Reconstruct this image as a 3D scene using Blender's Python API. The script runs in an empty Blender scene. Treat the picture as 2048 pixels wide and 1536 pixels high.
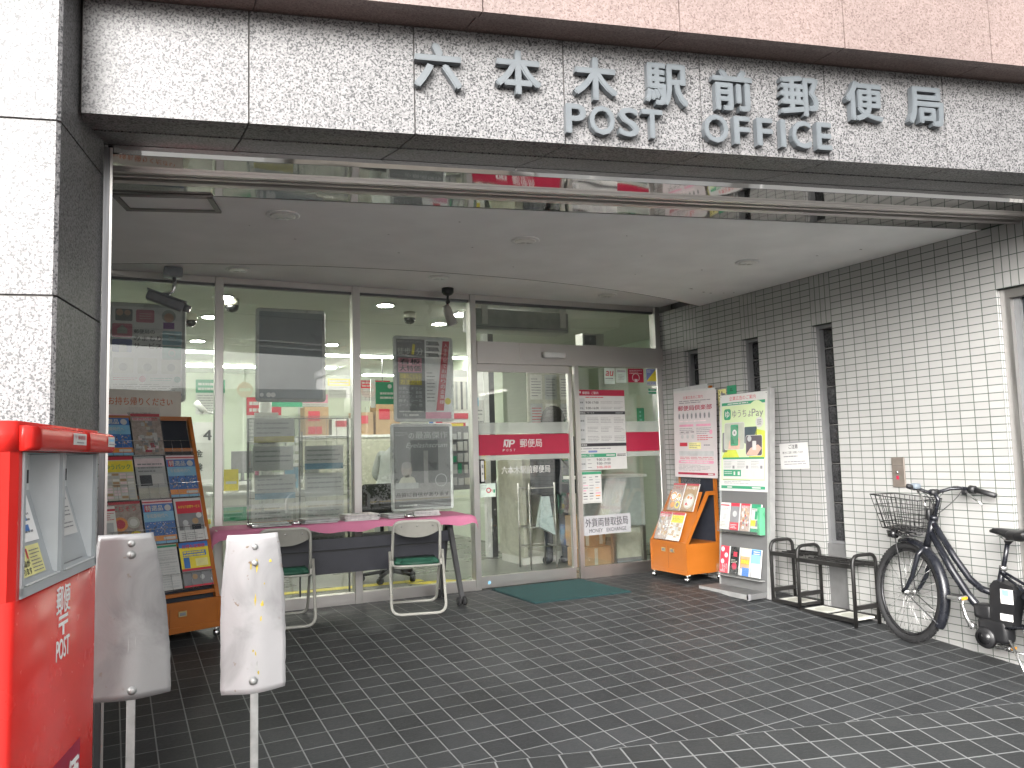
import bpy, bmesh, math, random
from mathutils import Matrix, Vector
sc = bpy.context.scene
col = sc.collection
R_ = math.radians
random.seed(7)

# ------------------------------------------------------------------ camera
cam_d = bpy.data.cameras.new('camera'); cam = bpy.data.objects.new('camera', cam_d); col.objects.link(cam)
cam_d.sensor_width = 36.0; cam_d.lens = 28.351; cam_d.clip_start = 0.05; cam_d.clip_end = 400
def cam_axes(yaw, pitch, roll):
    cy, sy, cp, sp = math.cos(yaw), math.sin(yaw), math.cos(pitch), math.sin(pitch)
    f = Vector((-sy*cp, cy*cp, sp)); r = Vector((cy, sy, 0)); u = r.cross(f)
    cr, sr = math.cos(roll), math.sin(roll)
    return cr*r + sr*u, -sr*r + cr*u, f
_r, _u, _f = cam_axes(-0.46485, 0.08708, -0.02735)
cam.matrix_world = Matrix(((_r.x, _u.x, -_f.x, -5.007), (_r.y, _u.y, -_f.y, -4.425), (_r.z, _u.z, -_f.z, 1.305), (0, 0, 0, 1)))
sc.camera = cam
# ------------------------------------------------------------------ world, sun, exposure
SUN_EL, SUN_AZ = R_(22), R_(226)          # azimuth of the sun, counter-clockwise from +x
w = bpy.data.worlds.new('World'); sc.world = w; w.use_nodes = True
nt = w.node_tree; nt.nodes.clear()
sky = nt.nodes.new('ShaderNodeTexSky'); sky.sky_type = 'NISHITA'; sky.sun_disc = False
sky.sun_elevation = SUN_EL; sky.sun_rotation = R_(90) - SUN_AZ; sky.dust_density = 7.0; sky.air_density = 1.8; sky.ozone_density = 1.0
hs = nt.nodes.new('ShaderNodeHueSaturation'); hs.inputs['Saturation'].default_value = 0.10; hs.inputs['Value'].default_value = 1.0
bg = nt.nodes.new('ShaderNodeBackground'); bg.inputs['Strength'].default_value = 0.15
wo = nt.nodes.new('ShaderNodeOutputWorld')
nt.links.new(sky.outputs[0], hs.inputs['Color']); nt.links.new(hs.outputs[0], bg.inputs[0]); nt.links.new(bg.outputs[0], wo.inputs[0])
sl = bpy.data.lights.new('sun', 'SUN'); sl.energy = .5; sl.angle = R_(60); sl.color = (1, .985, .97)
so = bpy.data.objects.new('sun', sl); col.objects.link(so)
sd = Vector((math.cos(SUN_AZ)*math.cos(SUN_EL), math.sin(SUN_AZ)*math.cos(SUN_EL), math.sin(SUN_EL)))
so.rotation_euler = sd.to_track_quat('Z', 'Y').to_euler(); so.location = (-9, -12, 12)
vs = sc.view_settings; vs.view_transform = 'Standard'; vs.look = 'None'; vs.gamma = 1; vs.use_curve_mapping = False
vs.exposure = 2.05
cy = sc.cycles
cy.max_bounces = 10; cy.diffuse_bounces = 5; cy.glossy_bounces = 5; cy.transmission_bounces = 6; cy.transparent_max_bounces = 24
cy.caustics_reflective = False; cy.caustics_refractive = False; cy.sample_clamp_indirect = 6.0; cy.use_denoising = True

# ------------------------------------------------------------------ materials
MATS = {}
def nmat(name):
    m = bpy.data.materials.new(name); m.use_nodes = True; MATS[name] = m
    return m, m.node_tree, m.node_tree.nodes['Principled BSDF']
def setp(b, col_=None, rough=None, metal=None, spec=None):
    if col_ is not None: b.inputs['Base Color'].default_value = (*col_, 1)
    if rough is not None: b.inputs['Roughness'].default_value = rough
    if metal is not None: b.inputs['Metallic'].default_value = metal
    if spec is not None: b.inputs['Specular IOR Level'].default_value = spec
def node(nt, t, **k):
    n = nt.nodes.new(t)
    for a, v in k.items():
        if a in n.inputs: n.inputs[a].default_value = v
        else: setattr(n, a, v)
    return n
def ramp(nt, src, pts, interp='LINEAR'):
    r = nt.nodes.new('ShaderNodeValToRGB'); cr = r.color_ramp; cr.interpolation = interp
    while len(cr.elements) < len(pts): cr.elements.new(.5)
    for e, (p, c) in zip(cr.elements, pts):
        e.position = p; e.color = (*c, 1) if isinstance(c, tuple) else (c, c, c, 1)
    nt.links.new(src, r.inputs[0]); return r.outputs[0]
def objco(nt): return nt.nodes.new('ShaderNodeTexCoord').outputs['Object']
def bump(nt, b, h, strength=.2, dist=.005):
    n = node(nt, 'ShaderNodeBump', Strength=strength, Distance=dist)
    nt.links.new(h, n.inputs['Height']); nt.links.new(n.outputs[0], b.inputs['Normal'])
def P(name, c, rough=.5, metal=0, var=.12, scale=14., bmp=0., bscale=120., spec=None, rvar=.1):
    """plain procedural surface: base colour with soft mottling, uneven gloss, optional fine bump"""
    if name in MATS: return MATS[name]
    m, nt, b = nmat(name); setp(b, c, rough, metal, spec)
    co = objco(nt)
    n = node(nt, 'ShaderNodeTexNoise', Scale=scale, Detail=5.0); nt.links.new(co, n.inputs['Vector'])
    lo = tuple(max(0, x*(1-var)) for x in c); hi = tuple(min(1, x*(1+var)) for x in c)
    nt.links.new(ramp(nt, n.outputs[0], [(.3, lo), (.7, hi)]), b.inputs['Base Color'])
    nt.links.new(ramp(nt, n.outputs[0], [(.3, max(0, rough-rvar)), (.7, min(1, rough+rvar))]), b.inputs['Roughness'])
    if bmp:
        n2 = node(nt, 'ShaderNodeTexNoise', Scale=bscale, Detail=3.0); nt.links.new(co, n2.inputs['Vector'])
        bump(nt, b, n2.outputs[0], bmp, .003)
    return m
def granite(name, light, mid, dark, scale, amount, rough=.42):
    m, nt, b = nmat(name); setp(b, light, rough)
    co = objco(nt)
    n1 = node(nt, 'ShaderNodeTexNoise', Scale=scale, Detail=2.5, Roughness=.55); nt.links.new(co, n1.inputs['Vector'])
    n2 = node(nt, 'ShaderNodeTexVoronoi', Scale=scale*1.1); nt.links.new(co, n2.inputs['Vector'])
    n3 = node(nt, 'ShaderNodeTexNoise', Scale=2.2, Detail=3.0); nt.links.new(co, n3.inputs['Vector'])
    sep = node(nt, 'ShaderNodeSeparateColor'); nt.links.new(n2.outputs['Color'], sep.inputs[0])
    base = ramp(nt, sep.outputs[0], [(0, mid), (.35, tuple(.5*(a+b_) for a, b_ in zip(light, mid))), (.6, light), (1, tuple(min(1, x*1.12) for x in light))])
    mask = ramp(nt, n1.outputs[0], [(amount-.035, 1.), (amount+.035, 0.)])
    mx = node(nt, 'ShaderNodeMix', data_type='RGBA'); nt.links.new(mask, mx.inputs[0]); nt.links.new(base, mx.inputs[6]); mx.inputs[7].default_value = (*dark, 1)
    st = ramp(nt, n3.outputs[0], [(.3, .86), (.65, 1.0)])
    mu = node(nt, 'ShaderNodeMix', data_type='RGBA', blend_type='MULTIPLY'); mu.inputs[0].default_value = 1
    nt.links.new(mx.outputs[2], mu.inputs[6]); nt.links.new(st, mu.inputs[7]); nt.links.new(mu.outputs[2], b.inputs['Base Color'])
    bump(nt, b, n1.outputs[0], .12, .002)
    return m
def tiles(name, axes, pitch, grout, tile, groutc, rough=.35, var=.06, origin=(0, 0), bmp=.5, off=0., stain=(.9, 1.0), streak=False):
    """grid of tiles laid out in object space: axes picks the two object axes the grid runs along"""
    m, nt, b = nmat(name); setp(b, tile, rough, None, .22 if streak else None)
    co = objco(nt); sp = node(nt, 'ShaderNodeSeparateXYZ'); nt.links.new(co, sp.inputs[0])
    cb = node(nt, 'ShaderNodeCombineXYZ')
    for i in (0, 1):
        a = node(nt, 'ShaderNodeMath', operation='SUBTRACT'); nt.links.new(sp.outputs[axes[i]], a.inputs[0]); a.inputs[1].default_value = origin[i]
        nt.links.new(a.outputs[0], cb.inputs[i])
    br = node(nt, 'ShaderNodeTexBrick', offset=off, squash=1.0)
    br.inputs['Scale'].default_value = 1; br.inputs['Mortar Size'].default_value = grout; br.inputs['Mortar Smooth'].default_value = .15
    br.inputs['Brick Width'].default_value = pitch[0]; br.inputs['Row Height'].default_value = pitch[1]; br.inputs['Bias'].default_value = 0
    br.inputs['Color1'].default_value = (*[x*(1-var) for x in tile], 1); br.inputs['Color2'].default_value = (*[min(1, x*(1+var)) for x in tile], 1)
    br.inputs['Mortar'].default_value = (*groutc, 1)
    nt.links.new(cb.outputs[0], br.inputs['Vector'])
    n = node(nt, 'ShaderNodeTexNoise', Scale=1.7, Detail=5.0); nt.links.new(co, n.inputs['Vector'])
    mu = node(nt, 'ShaderNodeMix', data_type='RGBA', blend_type='MULTIPLY'); mu.inputs[0].default_value = 1
    nt.links.new(br.outputs['Color'], mu.inputs[6]); nt.links.new(ramp(nt, n.outputs[0], [(.32, stain[0]), (.62, stain[1])]), mu.inputs[7])
    out = mu.outputs[2]
    h = br.outputs['Fac']
    if streak:
        mp = node(nt, 'ShaderNodeMapping'); mp.inputs['Scale'].default_value = (38, 150, 1); mp.inputs['Rotation'].default_value = (0, 0, .6); nt.links.new(co, mp.inputs[0])
        n4 = node(nt, 'ShaderNodeTexNoise', Scale=1., Detail=4., Distortion=1.6); nt.links.new(mp.outputs[0], n4.inputs['Vector'])
        n5 = node(nt, 'ShaderNodeTexNoise', Scale=2.6, Detail=2.); nt.links.new(co, n5.inputs['Vector'])
        mm = node(nt, 'ShaderNodeMath', operation='MULTIPLY'); nt.links.new(ramp(nt, n4.outputs[0], [(.60, 0.), (.78, 1.)]), mm.inputs[0]); nt.links.new(ramp(nt, n5.outputs[0], [(.45, 0.), (.65, .7)]), mm.inputs[1])
        m2 = node(nt, 'ShaderNodeMix', data_type='RGBA'); nt.links.new(mm.outputs[0], m2.inputs[0]); nt.links.new(out, m2.inputs[6]); m2.inputs[7].default_value = (.2, .2, .195, 1)
        out = m2.outputs[2]
        nt.links.new(ramp(nt, n4.outputs[0], [(.3, rough-.1), (.7, rough+.12)]), b.inputs['Roughness'])
    else:
        nt.links.new(ramp(nt, h, [(0, rough), (1, .85)]), b.inputs['Roughness'])
    nt.links.new(out, b.inputs['Base Color'])
    inv = node(nt, 'ShaderNodeMath', operation='SUBTRACT'); inv.inputs[0].default_value = 1; nt.links.new(h, inv.inputs[1])
    bump(nt, b, inv.outputs[0], bmp, .004)
    return m
def brushed(name, c, rough=.3, axis=2):
    m, nt, b = nmat(name); setp(b, c, rough, 1.0)
    co = objco(nt); mp = node(nt, 'ShaderNodeMapping'); s = [260., 260., 260.]; s[axis] = 3.; mp.inputs['Scale'].default_value = s
    nt.links.new(co, mp.inputs[0]); n = node(nt, 'ShaderNodeTexNoise', Scale=1., Detail=2.); nt.links.new(mp.outputs[0], n.inputs['Vector'])
    nt.links.new(ramp(nt, n.outputs[0], [(.3, rough-.06), (.7, rough+.1)]), b.inputs['Roughness'])
    n2 = node(nt, 'ShaderNodeTexNoise', Scale=1.6, Detail=3.); nt.links.new(co, n2.inputs['Vector'])
    nt.links.new(ramp(nt, n2.outputs[0], [(.3, tuple(x*.93 for x in c)), (.7, c)]), b.inputs['Base Color'])
    bump(nt, b, n.outputs[0], .015, .001)
    return m
def glassy(name, tint=(1, 1, 1), f0=.045, rough=0.0, milk=0.0, milkc=(.8, .82, .8)):
    """thin clear pane: lets light straight through and mirrors what stands before it at Fresnel strength"""
    m = bpy.data.materials.new(name); m.use_nodes = True; MATS[name] = m; nt = m.node_tree; nt.nodes.clear()
    g = nt.nodes.new('ShaderNodeNewGeometry'); d = node(nt, 'ShaderNodeVectorMath', operation='DOT_PRODUCT')
    nt.links.new(g.outputs['Normal'], d.inputs[0]); nt.links.new(g.outputs['Incoming'], d.inputs[1])
    ab = node(nt, 'ShaderNodeMath', operation='ABSOLUTE'); nt.links.new(d.outputs['Value'], ab.inputs[0])
    om = node(nt, 'ShaderNodeMath', operation='SUBTRACT'); om.inputs[0].default_value = 1; nt.links.new(ab.outputs[0], om.inputs[1])
    pw = node(nt, 'ShaderNodeMath', operation='POWER'); nt.links.new(om.outputs[0], pw.inputs[0]); pw.inputs[1].default_value = 5
    ma = node(nt, 'ShaderNodeMath', operation='MULTIPLY_ADD'); nt.links.new(pw.outputs[0], ma.inputs[0]); ma.inputs[1].default_value = 1-f0; ma.inputs[2].default_value = f0
    tr = nt.nodes.new('ShaderNodeBsdfTransparent'); tr.inputs[0].default_value = (*tint, 1)
    gl = nt.nodes.new('ShaderNodeBsdfGlossy'); gl.inputs['Roughness'].default_value = rough
    body = tr.outputs[0]
    if milk:
        di = nt.nodes.new('ShaderNodeBsdfDiffuse'); di.inputs[0].default_value = (*milkc, 1)
        m0 = nt.nodes.new('ShaderNodeMixShader'); m0.inputs[0].default_value = milk; nt.links.new(tr.outputs[0], m0.inputs[1]); nt.links.new(di.outputs[0], m0.inputs[2]); body = m0.outputs[0]
    mx = nt.nodes.new('ShaderNodeMixShader'); nt.links.new(ma.outputs[0], mx.inputs[0]); nt.links.new(body, mx.inputs[1]); nt.links.new(gl.outputs[0], mx.inputs[2])
    o = nt.nodes.new('ShaderNodeOutputMaterial'); nt.links.new(mx.outputs[0], o.inputs[0])
    return m
def lamp(name, c, s):
    m, nt, b = nmat(name); setp(b, (.9, .9, .9), .5); b.inputs['Emission Color'].default_value = (*c, 1); b.inputs['Emission Strength'].default_value = s
    return m

# ------------------------------------------------------------------ mesh builder
TXT = {}
def glyphs(s, off, ext=0.):
    k = (s, off, ext)
    if k not in TXT:
        cu = bpy.data.curves.new('lettering', 'FONT'); cu.body = s; cu.offset = off; cu.resolution_u = 3; cu.extrude = ext; cu.space_line = 1.0
        ob = bpy.data.objects.new('lettering', cu); me = ob.to_mesh()
        TXT[k] = ([tuple(v.co) for v in me.vertices], [tuple(p.vertices) for p in me.polygons])
        ob.to_mesh_clear(); bpy.data.objects.remove(ob); bpy.data.curves.remove(cu)
    return TXT[k]
class MB:
    def __init__(s, T=None): s.v = []; s.f = []; s.mi = []; s.sm = []; s.mats = []; s.T = T or Matrix()
    def mat(s, m):
        if isinstance(m, str): m = MATS[m]
        if m not in s.mats: s.mats.append(m)
        return s.mats.index(m)
    def add(s, vs, fs, m, smooth=False):
        b = len(s.v); k = s.mat(m)
        s.v += [tuple(s.T @ Vector(v)) for v in vs]
        for f in fs: s.f.append(tuple(b+i for i in f)); s.mi.append(k); s.sm.append(smooth)
        return s
    def box(s, x0, x1, y0, y1, z0, z1, m):
        vs = [(x, y, z) for z in (z0, z1) for y in (y0, y1) for x in (x0, x1)]
        return s.add(vs, [(0, 2, 3, 1), (4, 5, 7, 6), (0, 1, 5, 4), (2, 6, 7, 3), (0, 4, 6, 2), (1, 3, 7, 5)], m)
    def bbox(s, x0, x1, y0, y1, z0, z1, m, r=.01, seg=2, smooth=True):
        bm = bmesh.new(); bmesh.ops.create_cube(bm, size=1)
        for v in bm.verts: v.co = Vector(((x0+x1)/2+v.co.x*(x1-x0), (y0+y1)/2+v.co.y*(y1-y0), (z0+z1)/2+v.co.z*(z1-z0)))
        bmesh.ops.bevel(bm, geom=list(bm.edges), offset=r, segments=seg, profile=.5, affect='EDGES')
        return s.bm(bm, m, smooth)
    def bm(s, bm, m, smooth=True):
        bm.verts.index_update(); s.add([tuple(v.co) for v in bm.verts], [tuple(v.index for v in f.verts) for f in bm.faces], m, smooth); bm.free(); return s
    def quad(s, a, b, c, d, m): return s.add([a, b, c, d], [(0, 1, 2, 3)], m)
    def prism(s, poly, z0, z1, m, smooth=False):
        n = len(poly); vs = [(x, y, z0) for x, y in poly] + [(x, y, z1) for x, y in poly]
        fs = [tuple(range(n))[::-1], tuple(range(n, 2*n))] + [(i, (i+1) % n, n+(i+1) % n, n+i) for i in range(n)]
        return s.add(vs, fs, m, smooth)
    def loft(s, A, B, m, smooth=False, caps=True):
        n = len(A); fs = [(i, (i+1) % n, n+(i+1) % n, n+i) for i in range(n)]
        if caps: fs += [tuple(range(n))[::-1], tuple(range(n, 2*n))]
        return s.add(list(A)+list(B), fs, m, smooth)
    def tube(s, pts, r, m, n=8, closed=False):
        pts = [Vector(p) for p in pts]; N = len(pts); rs = r if isinstance(r, (list, tuple)) else [r]*N
        vs = []; fs = []; up = None
        for i, p in enumerate(pts):
            if closed: d = (pts[(i+1) % N]-pts[i-1])
            else: d = pts[min(i+1, N-1)]-pts[max(i-1, 0)]
            d.normalize()
            if up is None: up = d.orthogonal().normalized()
            else:
                up = up - d*up.dot(d)
                if up.length < 1e-6: up = d.orthogonal()
                up.normalize()
            q = d.cross(up)
            for k in range(n):
                a = 2*math.pi*k/n; vs.append(tuple(p + (up*math.cos(a)+q*math.sin(a))*rs[i]))
        for i in range(N if closed else N-1):
            j = (i+1) % N
            for k in range(n): fs.append((i*n+k, i*n+(k+1) % n, j*n+(k+1) % n, j*n+k))
        if not closed: fs += [tuple(range(n))[::-1], tuple(range((N-1)*n, N*n))]
        return s.add(vs, fs, m, True)
    def rod(s, a, b, r, m, n=8): return s.tube([a, b], r, m, n)
    def lathe(s, prof, c, m, axis=(0, 0, 1), n=20, smooth=True):
        """prof: list of (radius, height along axis) from point c"""
        ax = Vector(axis).normalized(); u = ax.orthogonal().normalized(); q = ax.cross(u); c = Vector(c); vs = []; fs = []
        for r, h in prof:
            for k in range(n):
                a = 2*math.pi*k/n; vs.append(tuple(c + ax*h + (u*math.cos(a)+q*math.sin(a))*r))
        for i in range(len(prof)-1):
            for k in range(n): fs.append((i*n+k, i*n+(k+1) % n, (i+1)*n+(k+1) % n, (i+1)*n+k))
        fs += [tuple(range(n))[::-1], tuple(range((len(prof)-1)*n, len(prof)*n))]
        return s.add(vs, fs, m, smooth)
    def rect(s, x0, y0, x1, y1, z, m): return s.add([(x0, y0, z), (x1, y0, z), (x1, y1, z), (x0, y1, z)], [(0, 1, 2, 3)], m)
    def rrect(s, x0, y0, x1, y1, z, m, r=.01, n=5):
        p = []
        for cx, cy_, a0 in ((x1-r, y1-r, 0), (x0+r, y1-r, 90), (x0+r, y0+r, 180), (x1-r, y0+r, 270)):
            for k in range(n+1):
                a = R_(a0+90*k/n); p.append((cx+r*math.cos(a), cy_+r*math.sin(a), z))
        return s.add(p, [tuple(range(len(p)))], m)
    def disc(s, x, y, z, r, m, n=20, ry=None):
        ry = ry or r
        return s.add([(x+r*math.cos(2*math.pi*k/n), y+ry*math.sin(2*math.pi*k/n), z) for k in range(n)], [tuple(range(n))], m)
    def ring(s, x, y, z, r0, r1, m, n=20):
        vs = [(x+r*math.cos(2*math.pi*k/n), y+r*math.sin(2*math.pi*k/n), z) for r in (r0, r1) for k in range(n)]
        return s.add(vs, [(k, (k+1) % n, n+(k+1) % n, n+k) for k in range(n)], m)
    def text(s, t, x0, y0, x1, y1, z, m, bold=.0, keep=False, slant=0., rot=0.):
        """flat lettering filling the box x0..x1, y0..y1 in the builder's own plane"""
        vs, fs = glyphs(t, 0.)
        if not vs: return s
        a0 = min(v[0] for v in vs); a1 = max(v[0] for v in vs); b0 = min(v[1] for v in vs); b1 = max(v[1] for v in vs)
        e = max(0, bold)*.8; a0 -= e; a1 += e; b0 -= e*.5; b1 += e*.5
        sx = (x1-x0)/max(a1-a0, 1e-6); sy = (y1-y0)/max(b1-b0, 1e-6)
        if keep: sx = sy = min(sx, sy)
        if len(t) == 1 and t in '1Iー一': sx = sy
        w = (a1-a0)*sx; h = (b1-b0)*sy; cx = (x0+x1)/2; cy_ = (y0+y1)/2
        ca, sa = math.cos(rot), math.sin(rot)
        for i, (ox, oy) in enumerate(((0, 0),) if not e else ((-e, e*.4), (e, -e*.4))):
            out = []
            for v in vs:
                px = (v[0]+ox-a0)*sx - w/2; py = (v[1]+oy-b0)*sy - h/2; px += py*slant
                out.append((cx+px*ca-py*sa, cy_+px*sa+py*ca, z+i*.00012))
            s.add(out, fs, m)
        return s
    def lines(s, x0, y0, x1, y1, n, z, m, h=.35, gap=.0, rnd=None):
        """n rows of small print as broken dashes"""
        rnd = rnd or random
        dy = (y1-y0)/n
        for i in range(n):
            y = y1-(i+.5)*dy; x = x0; e = x1 - (x1-x0)*rnd.choice([0, 0, .08, .3])
            while x < e:
                wdt = min((x1-x0)*rnd.uniform(.06, .22), e-x); s.rect(x, y-dy*h/2, x+wdt, y+dy*h/2, z, m); x += wdt+(x1-x0)*rnd.uniform(.012, .03)
        return s
    def build(s, name, parent=None, loc=None):
        me = bpy.data.meshes.new(name); me.from_pydata(s.v, [], s.f); me.update()
        for m in s.mats: me.materials.append(m)
        me.polygons.foreach_set('material_index', s.mi); me.polygons.foreach_set('use_smooth', s.sm)
        bm = bmesh.new(); bm.from_mesh(me); 
        bm.to_mesh(me); bm.free(); me.update()
        o = bpy.data.objects.new(name, me); col.objects.link(o)
        if parent: o.parent = parent
        if loc: o.location = loc
        return o
def merge(M, B):
    k0 = len(M.v); M.v += B.v
    for f_, mi_, s_ in zip(B.f, B.mi, B.sm): M.f.append(tuple(i+k0 for i in f_)); M.mi.append(M.mat(B.mats[mi_])); M.sm.append(s_)
    return M
def tag(o, label=None, cat=None, group=None, kind=None):
    if label and not kind: kind = 'thing'
    if label: o['label'] = label
    if cat: o['category'] = cat
    if group: o['group'] = group
    if kind: o['kind'] = kind
    return o
def thing(name, label, cat, loc=(0, 0, 0), rz=0., group=None):
    o = bpy.data.objects.new(name, None); col.objects.link(o); o.location = loc; o.rotation_euler = (0, 0, rz); o.empty_display_size = .1
    return tag(o, label, cat, group)
def copy_tree(o, parent=None):
    c = o.copy(); col.objects.link(c)
    if parent: c.parent = parent
    for ch in list(o.children): copy_tree(ch, c)
    return c
def frame(o, x, y):
    """matrix with origin o, first axis x, second axis y"""
    x = Vector(x).normalized(); y = Vector(y); y = (y - x*y.dot(x)).normalized(); n = x.cross(y); o = Vector(o)
    return Matrix(((x.x, y.x, n.x, o.x), (x.y, y.y, n.y, o.y), (x.z, y.z, n.z, o.z), (0, 0, 0, 1)))
def inv_local(root): return Matrix.Translation(-root.location)

# ------------------------------------------------------------------ layout facts (metres): tile wall is x = 0, shop front y = 2.17, facade runs along T
KF = -0.238
TX, TY = .97282, -.23153
NX, NY = .23153, .97282
def fp(x, c, z): return (x, c + KF*x, z)
def zf(x, y): return min(.125, .05 + .018*x + .09*y)
CEIL, CEIL2 = 2.66, 2.76
# ================================================================== materials of the setting
granite('white_granite', (.180, .176, .177), (.110, .107, .109), (.020, .020, .022), 120, .452)
granite('pink_granite', (.195, .148, .136), (.152, .111, .10), (.11, .072, .064), 115, .41)
P('joint_dark', (.11, .105, .10), .8)
P('ceiling_paint', (.88, .878, .87), .75, var=.05, scale=3, bmp=.06, bscale=300)
P('soffit_grime', (.06, .05, .045), .9)
tiles('wall_tile', (1, 2), (.1, .05), .0028, None or (.345, .342, .332), (.075, .095, .08), .3, .045, (0, .01), .6, stain=(.92, 1.0))
tiles('wall_tile_upright', (1, 2), (.05, .1), .0028, (.338, .335, .325), (.075, .095, .08), .3, .045, (0, .06), .6, stain=(.92, 1.0))
tiles('wall_tile_return', (0, 2), (.2, .05), .0028, (.38, .376, .368), (.075, .095, .08), .3, .03, (.02, .01), .6, stain=(.95, 1.0))
tiles('floor_tile', (0, 1), (.154, .156), .0034, (.040, .042, .044), (.19, .195, .195), .5, .17, (-4.317, .04), .5, stain=(.78, 1.05), streak=True)
tiles('pavement_tile', (0, 1), (.152, .158), .0046, (.042, .044, .045), (.21, .215, .215), .5, .17, (0, 0), .5, stain=(.8, 1.05), streak=True)
brushed('stainless', (.60, .58, .56), .36, 2)
brushed('stainless_flat', (.64, .61, .59), .36, 0)
brushed('steel_dark', (.16, .16, .165), .4, 2)
m, nt_, b_ = nmat('mirror_steel'); setp(b_, (.56, .55, .54), .035, 1.0)
_n = node(nt_, 'ShaderNodeTexNoise', Scale=2.2, Detail=1.); nt_.links.new(objco(nt_), _n.inputs['Vector']); bump(nt_, b_, _n.outputs[0], .06, .05)
glassy('clear_glass', (.95, .97, .955), .085)
glassy('frosted_film', (.9, .92, .9), .04, milk=.32, milkc=(.72, .74, .71))
P('asphalt', (.20, .195, .19), .85, var=.3, scale=60, bmp=.4, bscale=200)
P('road_white', (.72, .72, .70), .7, var=.1)
P('kerb_stone', (.38, .37, .36), .8)
P('tactile_yellow', (.62, .45, .06), .7)
P('white_paint', (.78, .78, .77), .45, var=.05)
P('off_white', (.70, .69, .65), .5, var=.05)
P('grey_metal', (.15, .153, .156), .45, var=.08)
P('dark_void', (.012, .012, .014), .6)
P('black_gloss', (.012, .012, .013), .25)
P('black_paint', (.016, .016, .017), .42, var=.3)
P('rubber', (.018, .018, .019), .75, var=.25, bmp=.3)
P('letter_grey', (.088, .099, .108), .42, var=.06, bmp=.05)

# ================================================================== ground
def sheet(name, x0, x1, y0, y1, step, zfun, m, kind='structure', keep=None):
    nx = int(round((x1-x0)/step)); ny = int(round((y1-y0)/step)); M = MB(); vs = []
    for j in range(ny+1):
        for i in range(nx+1):
            x = x0+(x1-x0)*i/nx; y = y0+(y1-y0)*j/ny; vs.append((x, y, zfun(x, y)))
    fs = [(j*(nx+1)+i, j*(nx+1)+i+1, (j+1)*(nx+1)+i+1, (j+1)*(nx+1)+i) for j in range(ny) for i in range(nx)]
    M.add(vs, fs, m, True); return tag(M.build(name), kind=kind)
# entrance floor: cut along the facade line so the pavement butts against it
def strip(name, c0, c1, x0, x1, step, zfun, m, xf=None):
    M = MB(); nx = int((x1-x0)/step); ny = max(2, int((c1-c0)/step)); vs = []
    for j in range(ny+1):
        for i in range(nx+1):
            x = x0+(x1-x0)*i/nx; y = (c0+(c1-c0)*j/ny)+KF*x; vs.append((x, y, zfun(x, y)))
    fs = [(j*(nx+1)+i, j*(nx+1)+i+1, (j+1)*(nx+1)+i+1, (j+1)*(nx+1)+i) for j in range(ny) for i in range(nx)]
    M.add(vs, fs, m, True); o = M.build(name); return tag(o, kind='structure')
SEAM = -1.75
M = MB(); xs = [-5.2+.13*i for i in range(42)]; vs = []; NY_ = 34
for j in range(NY_+1):
    for x in xs:
        y = (SEAM+KF*x)+(2.3-(SEAM+KF*x))*j/NY_; vs.append((x, y, zf(x, y)))
nx = len(xs)-1
M.add(vs, [(j*(nx+1)+i, j*(nx+1)+i+1, (j+1)*(nx+1)+i+1, (j+1)*(nx+1)+i) for j in range(NY_) for i in range(nx)], 'floor_tile', True)
tag(M.build('entrance_floor'), kind='structure')
# pavement: built in a frame turned to the facade so its grid follows the seam
TH = math.atan2(TY, TX)
def pave(name, d0, d1, m, drop=0.):
    M = MB(); vs = []; sx = [-9+.3*i for i in range(70)]; n = 12
    for j in range(n+1):
        d = d0+(d1-d0)*j/n
        for s in sx:
            x = s*TX - d*TY; y = SEAM + s*TY + d*TX
            z = .05+.018*x+.09*y if d > -1.2 else None
            if z is None:
                xx = s*TX+1.2*TY; yy = SEAM+s*TY-1.2*TX; z = .05+.018*xx+.09*yy + (d+1.2)*.012
            vs.append((s, d, z-drop))
    k = len(sx)
    M.add(vs, [(j*k+i, j*k+i+1, (j+1)*k+i+1, (j+1)*k+i) for j in range(n) for i in range(k-1)], m, True)
    o = M.build(name); o.location = (0, SEAM, 0); o.rotation_euler = (0, 0, TH); return tag(o, kind='structure')
pave('pavement', -3.6, 0.0, 'pavement_tile')
RZ = -.42
M = MB(); M.box(-40, 40, -3.75, -3.602, -.75, RZ+.10, 'kerb_stone'); o = M.build('kerb'); o.location = (0, SEAM, 0); o.rotation_euler = (0, 0, TH); tag(o, kind='structure')
M = MB(); M.quad((-60, -16, RZ), (60, -16, RZ), (60, -3.7, RZ), (-60, -3.7, RZ), 'asphalt')
for s in (-14, -8, -2, 4, 10, 16): M.box(s, s+3, -9.2, -9.05, RZ, RZ+.004, 'road_white')
for a_, b2_ in (((-2.85, -17.9), (-.04, -22.9)), ((-4.2, -15.5), (-1.6, -19.6)), ((4.4, -22.9), (5.0, -18.0)), ((-6.5, -13.2), (-3.2, -14.6)), ((-1.2, -10.4), (2.6, -11.6))):
    for kk in (0, .9):
        pa, pb = [(x*TX+(y+1.75)*TY+kk, -x*TY+(y+1.75)*TX) for x, y in (a_, b2_)]
        M.add([(pa[0], pa[1], RZ+.006), (pa[0]+.35, pa[1], RZ+.006), (pb[0]+.35, pb[1], RZ+.006), (pb[0], pb[1], RZ+.006)], [(0, 1, 2, 3)], 'road_white')
for d in (-4.6, -14.8): M.box(-60, 60, d, d+.15, RZ, RZ+.004, 'road_white')
for k in range(7): M.box(-4.5+k*.9, -4.05+k*.9, -13.6, -10.2, RZ, RZ+.004, 'road_white')
o = M.build('road'); o.location = (0, SEAM, 0); o.rotation_euler = (0, 0, TH); tag(o, kind='structure')
M = MB(); M.quad((-200, -200, -.8), (200, -200, -.8), (200, 120, -.8), (-200, 120, -.8), 'asphalt'); tag(M.build('ground'), kind='structure')
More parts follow.
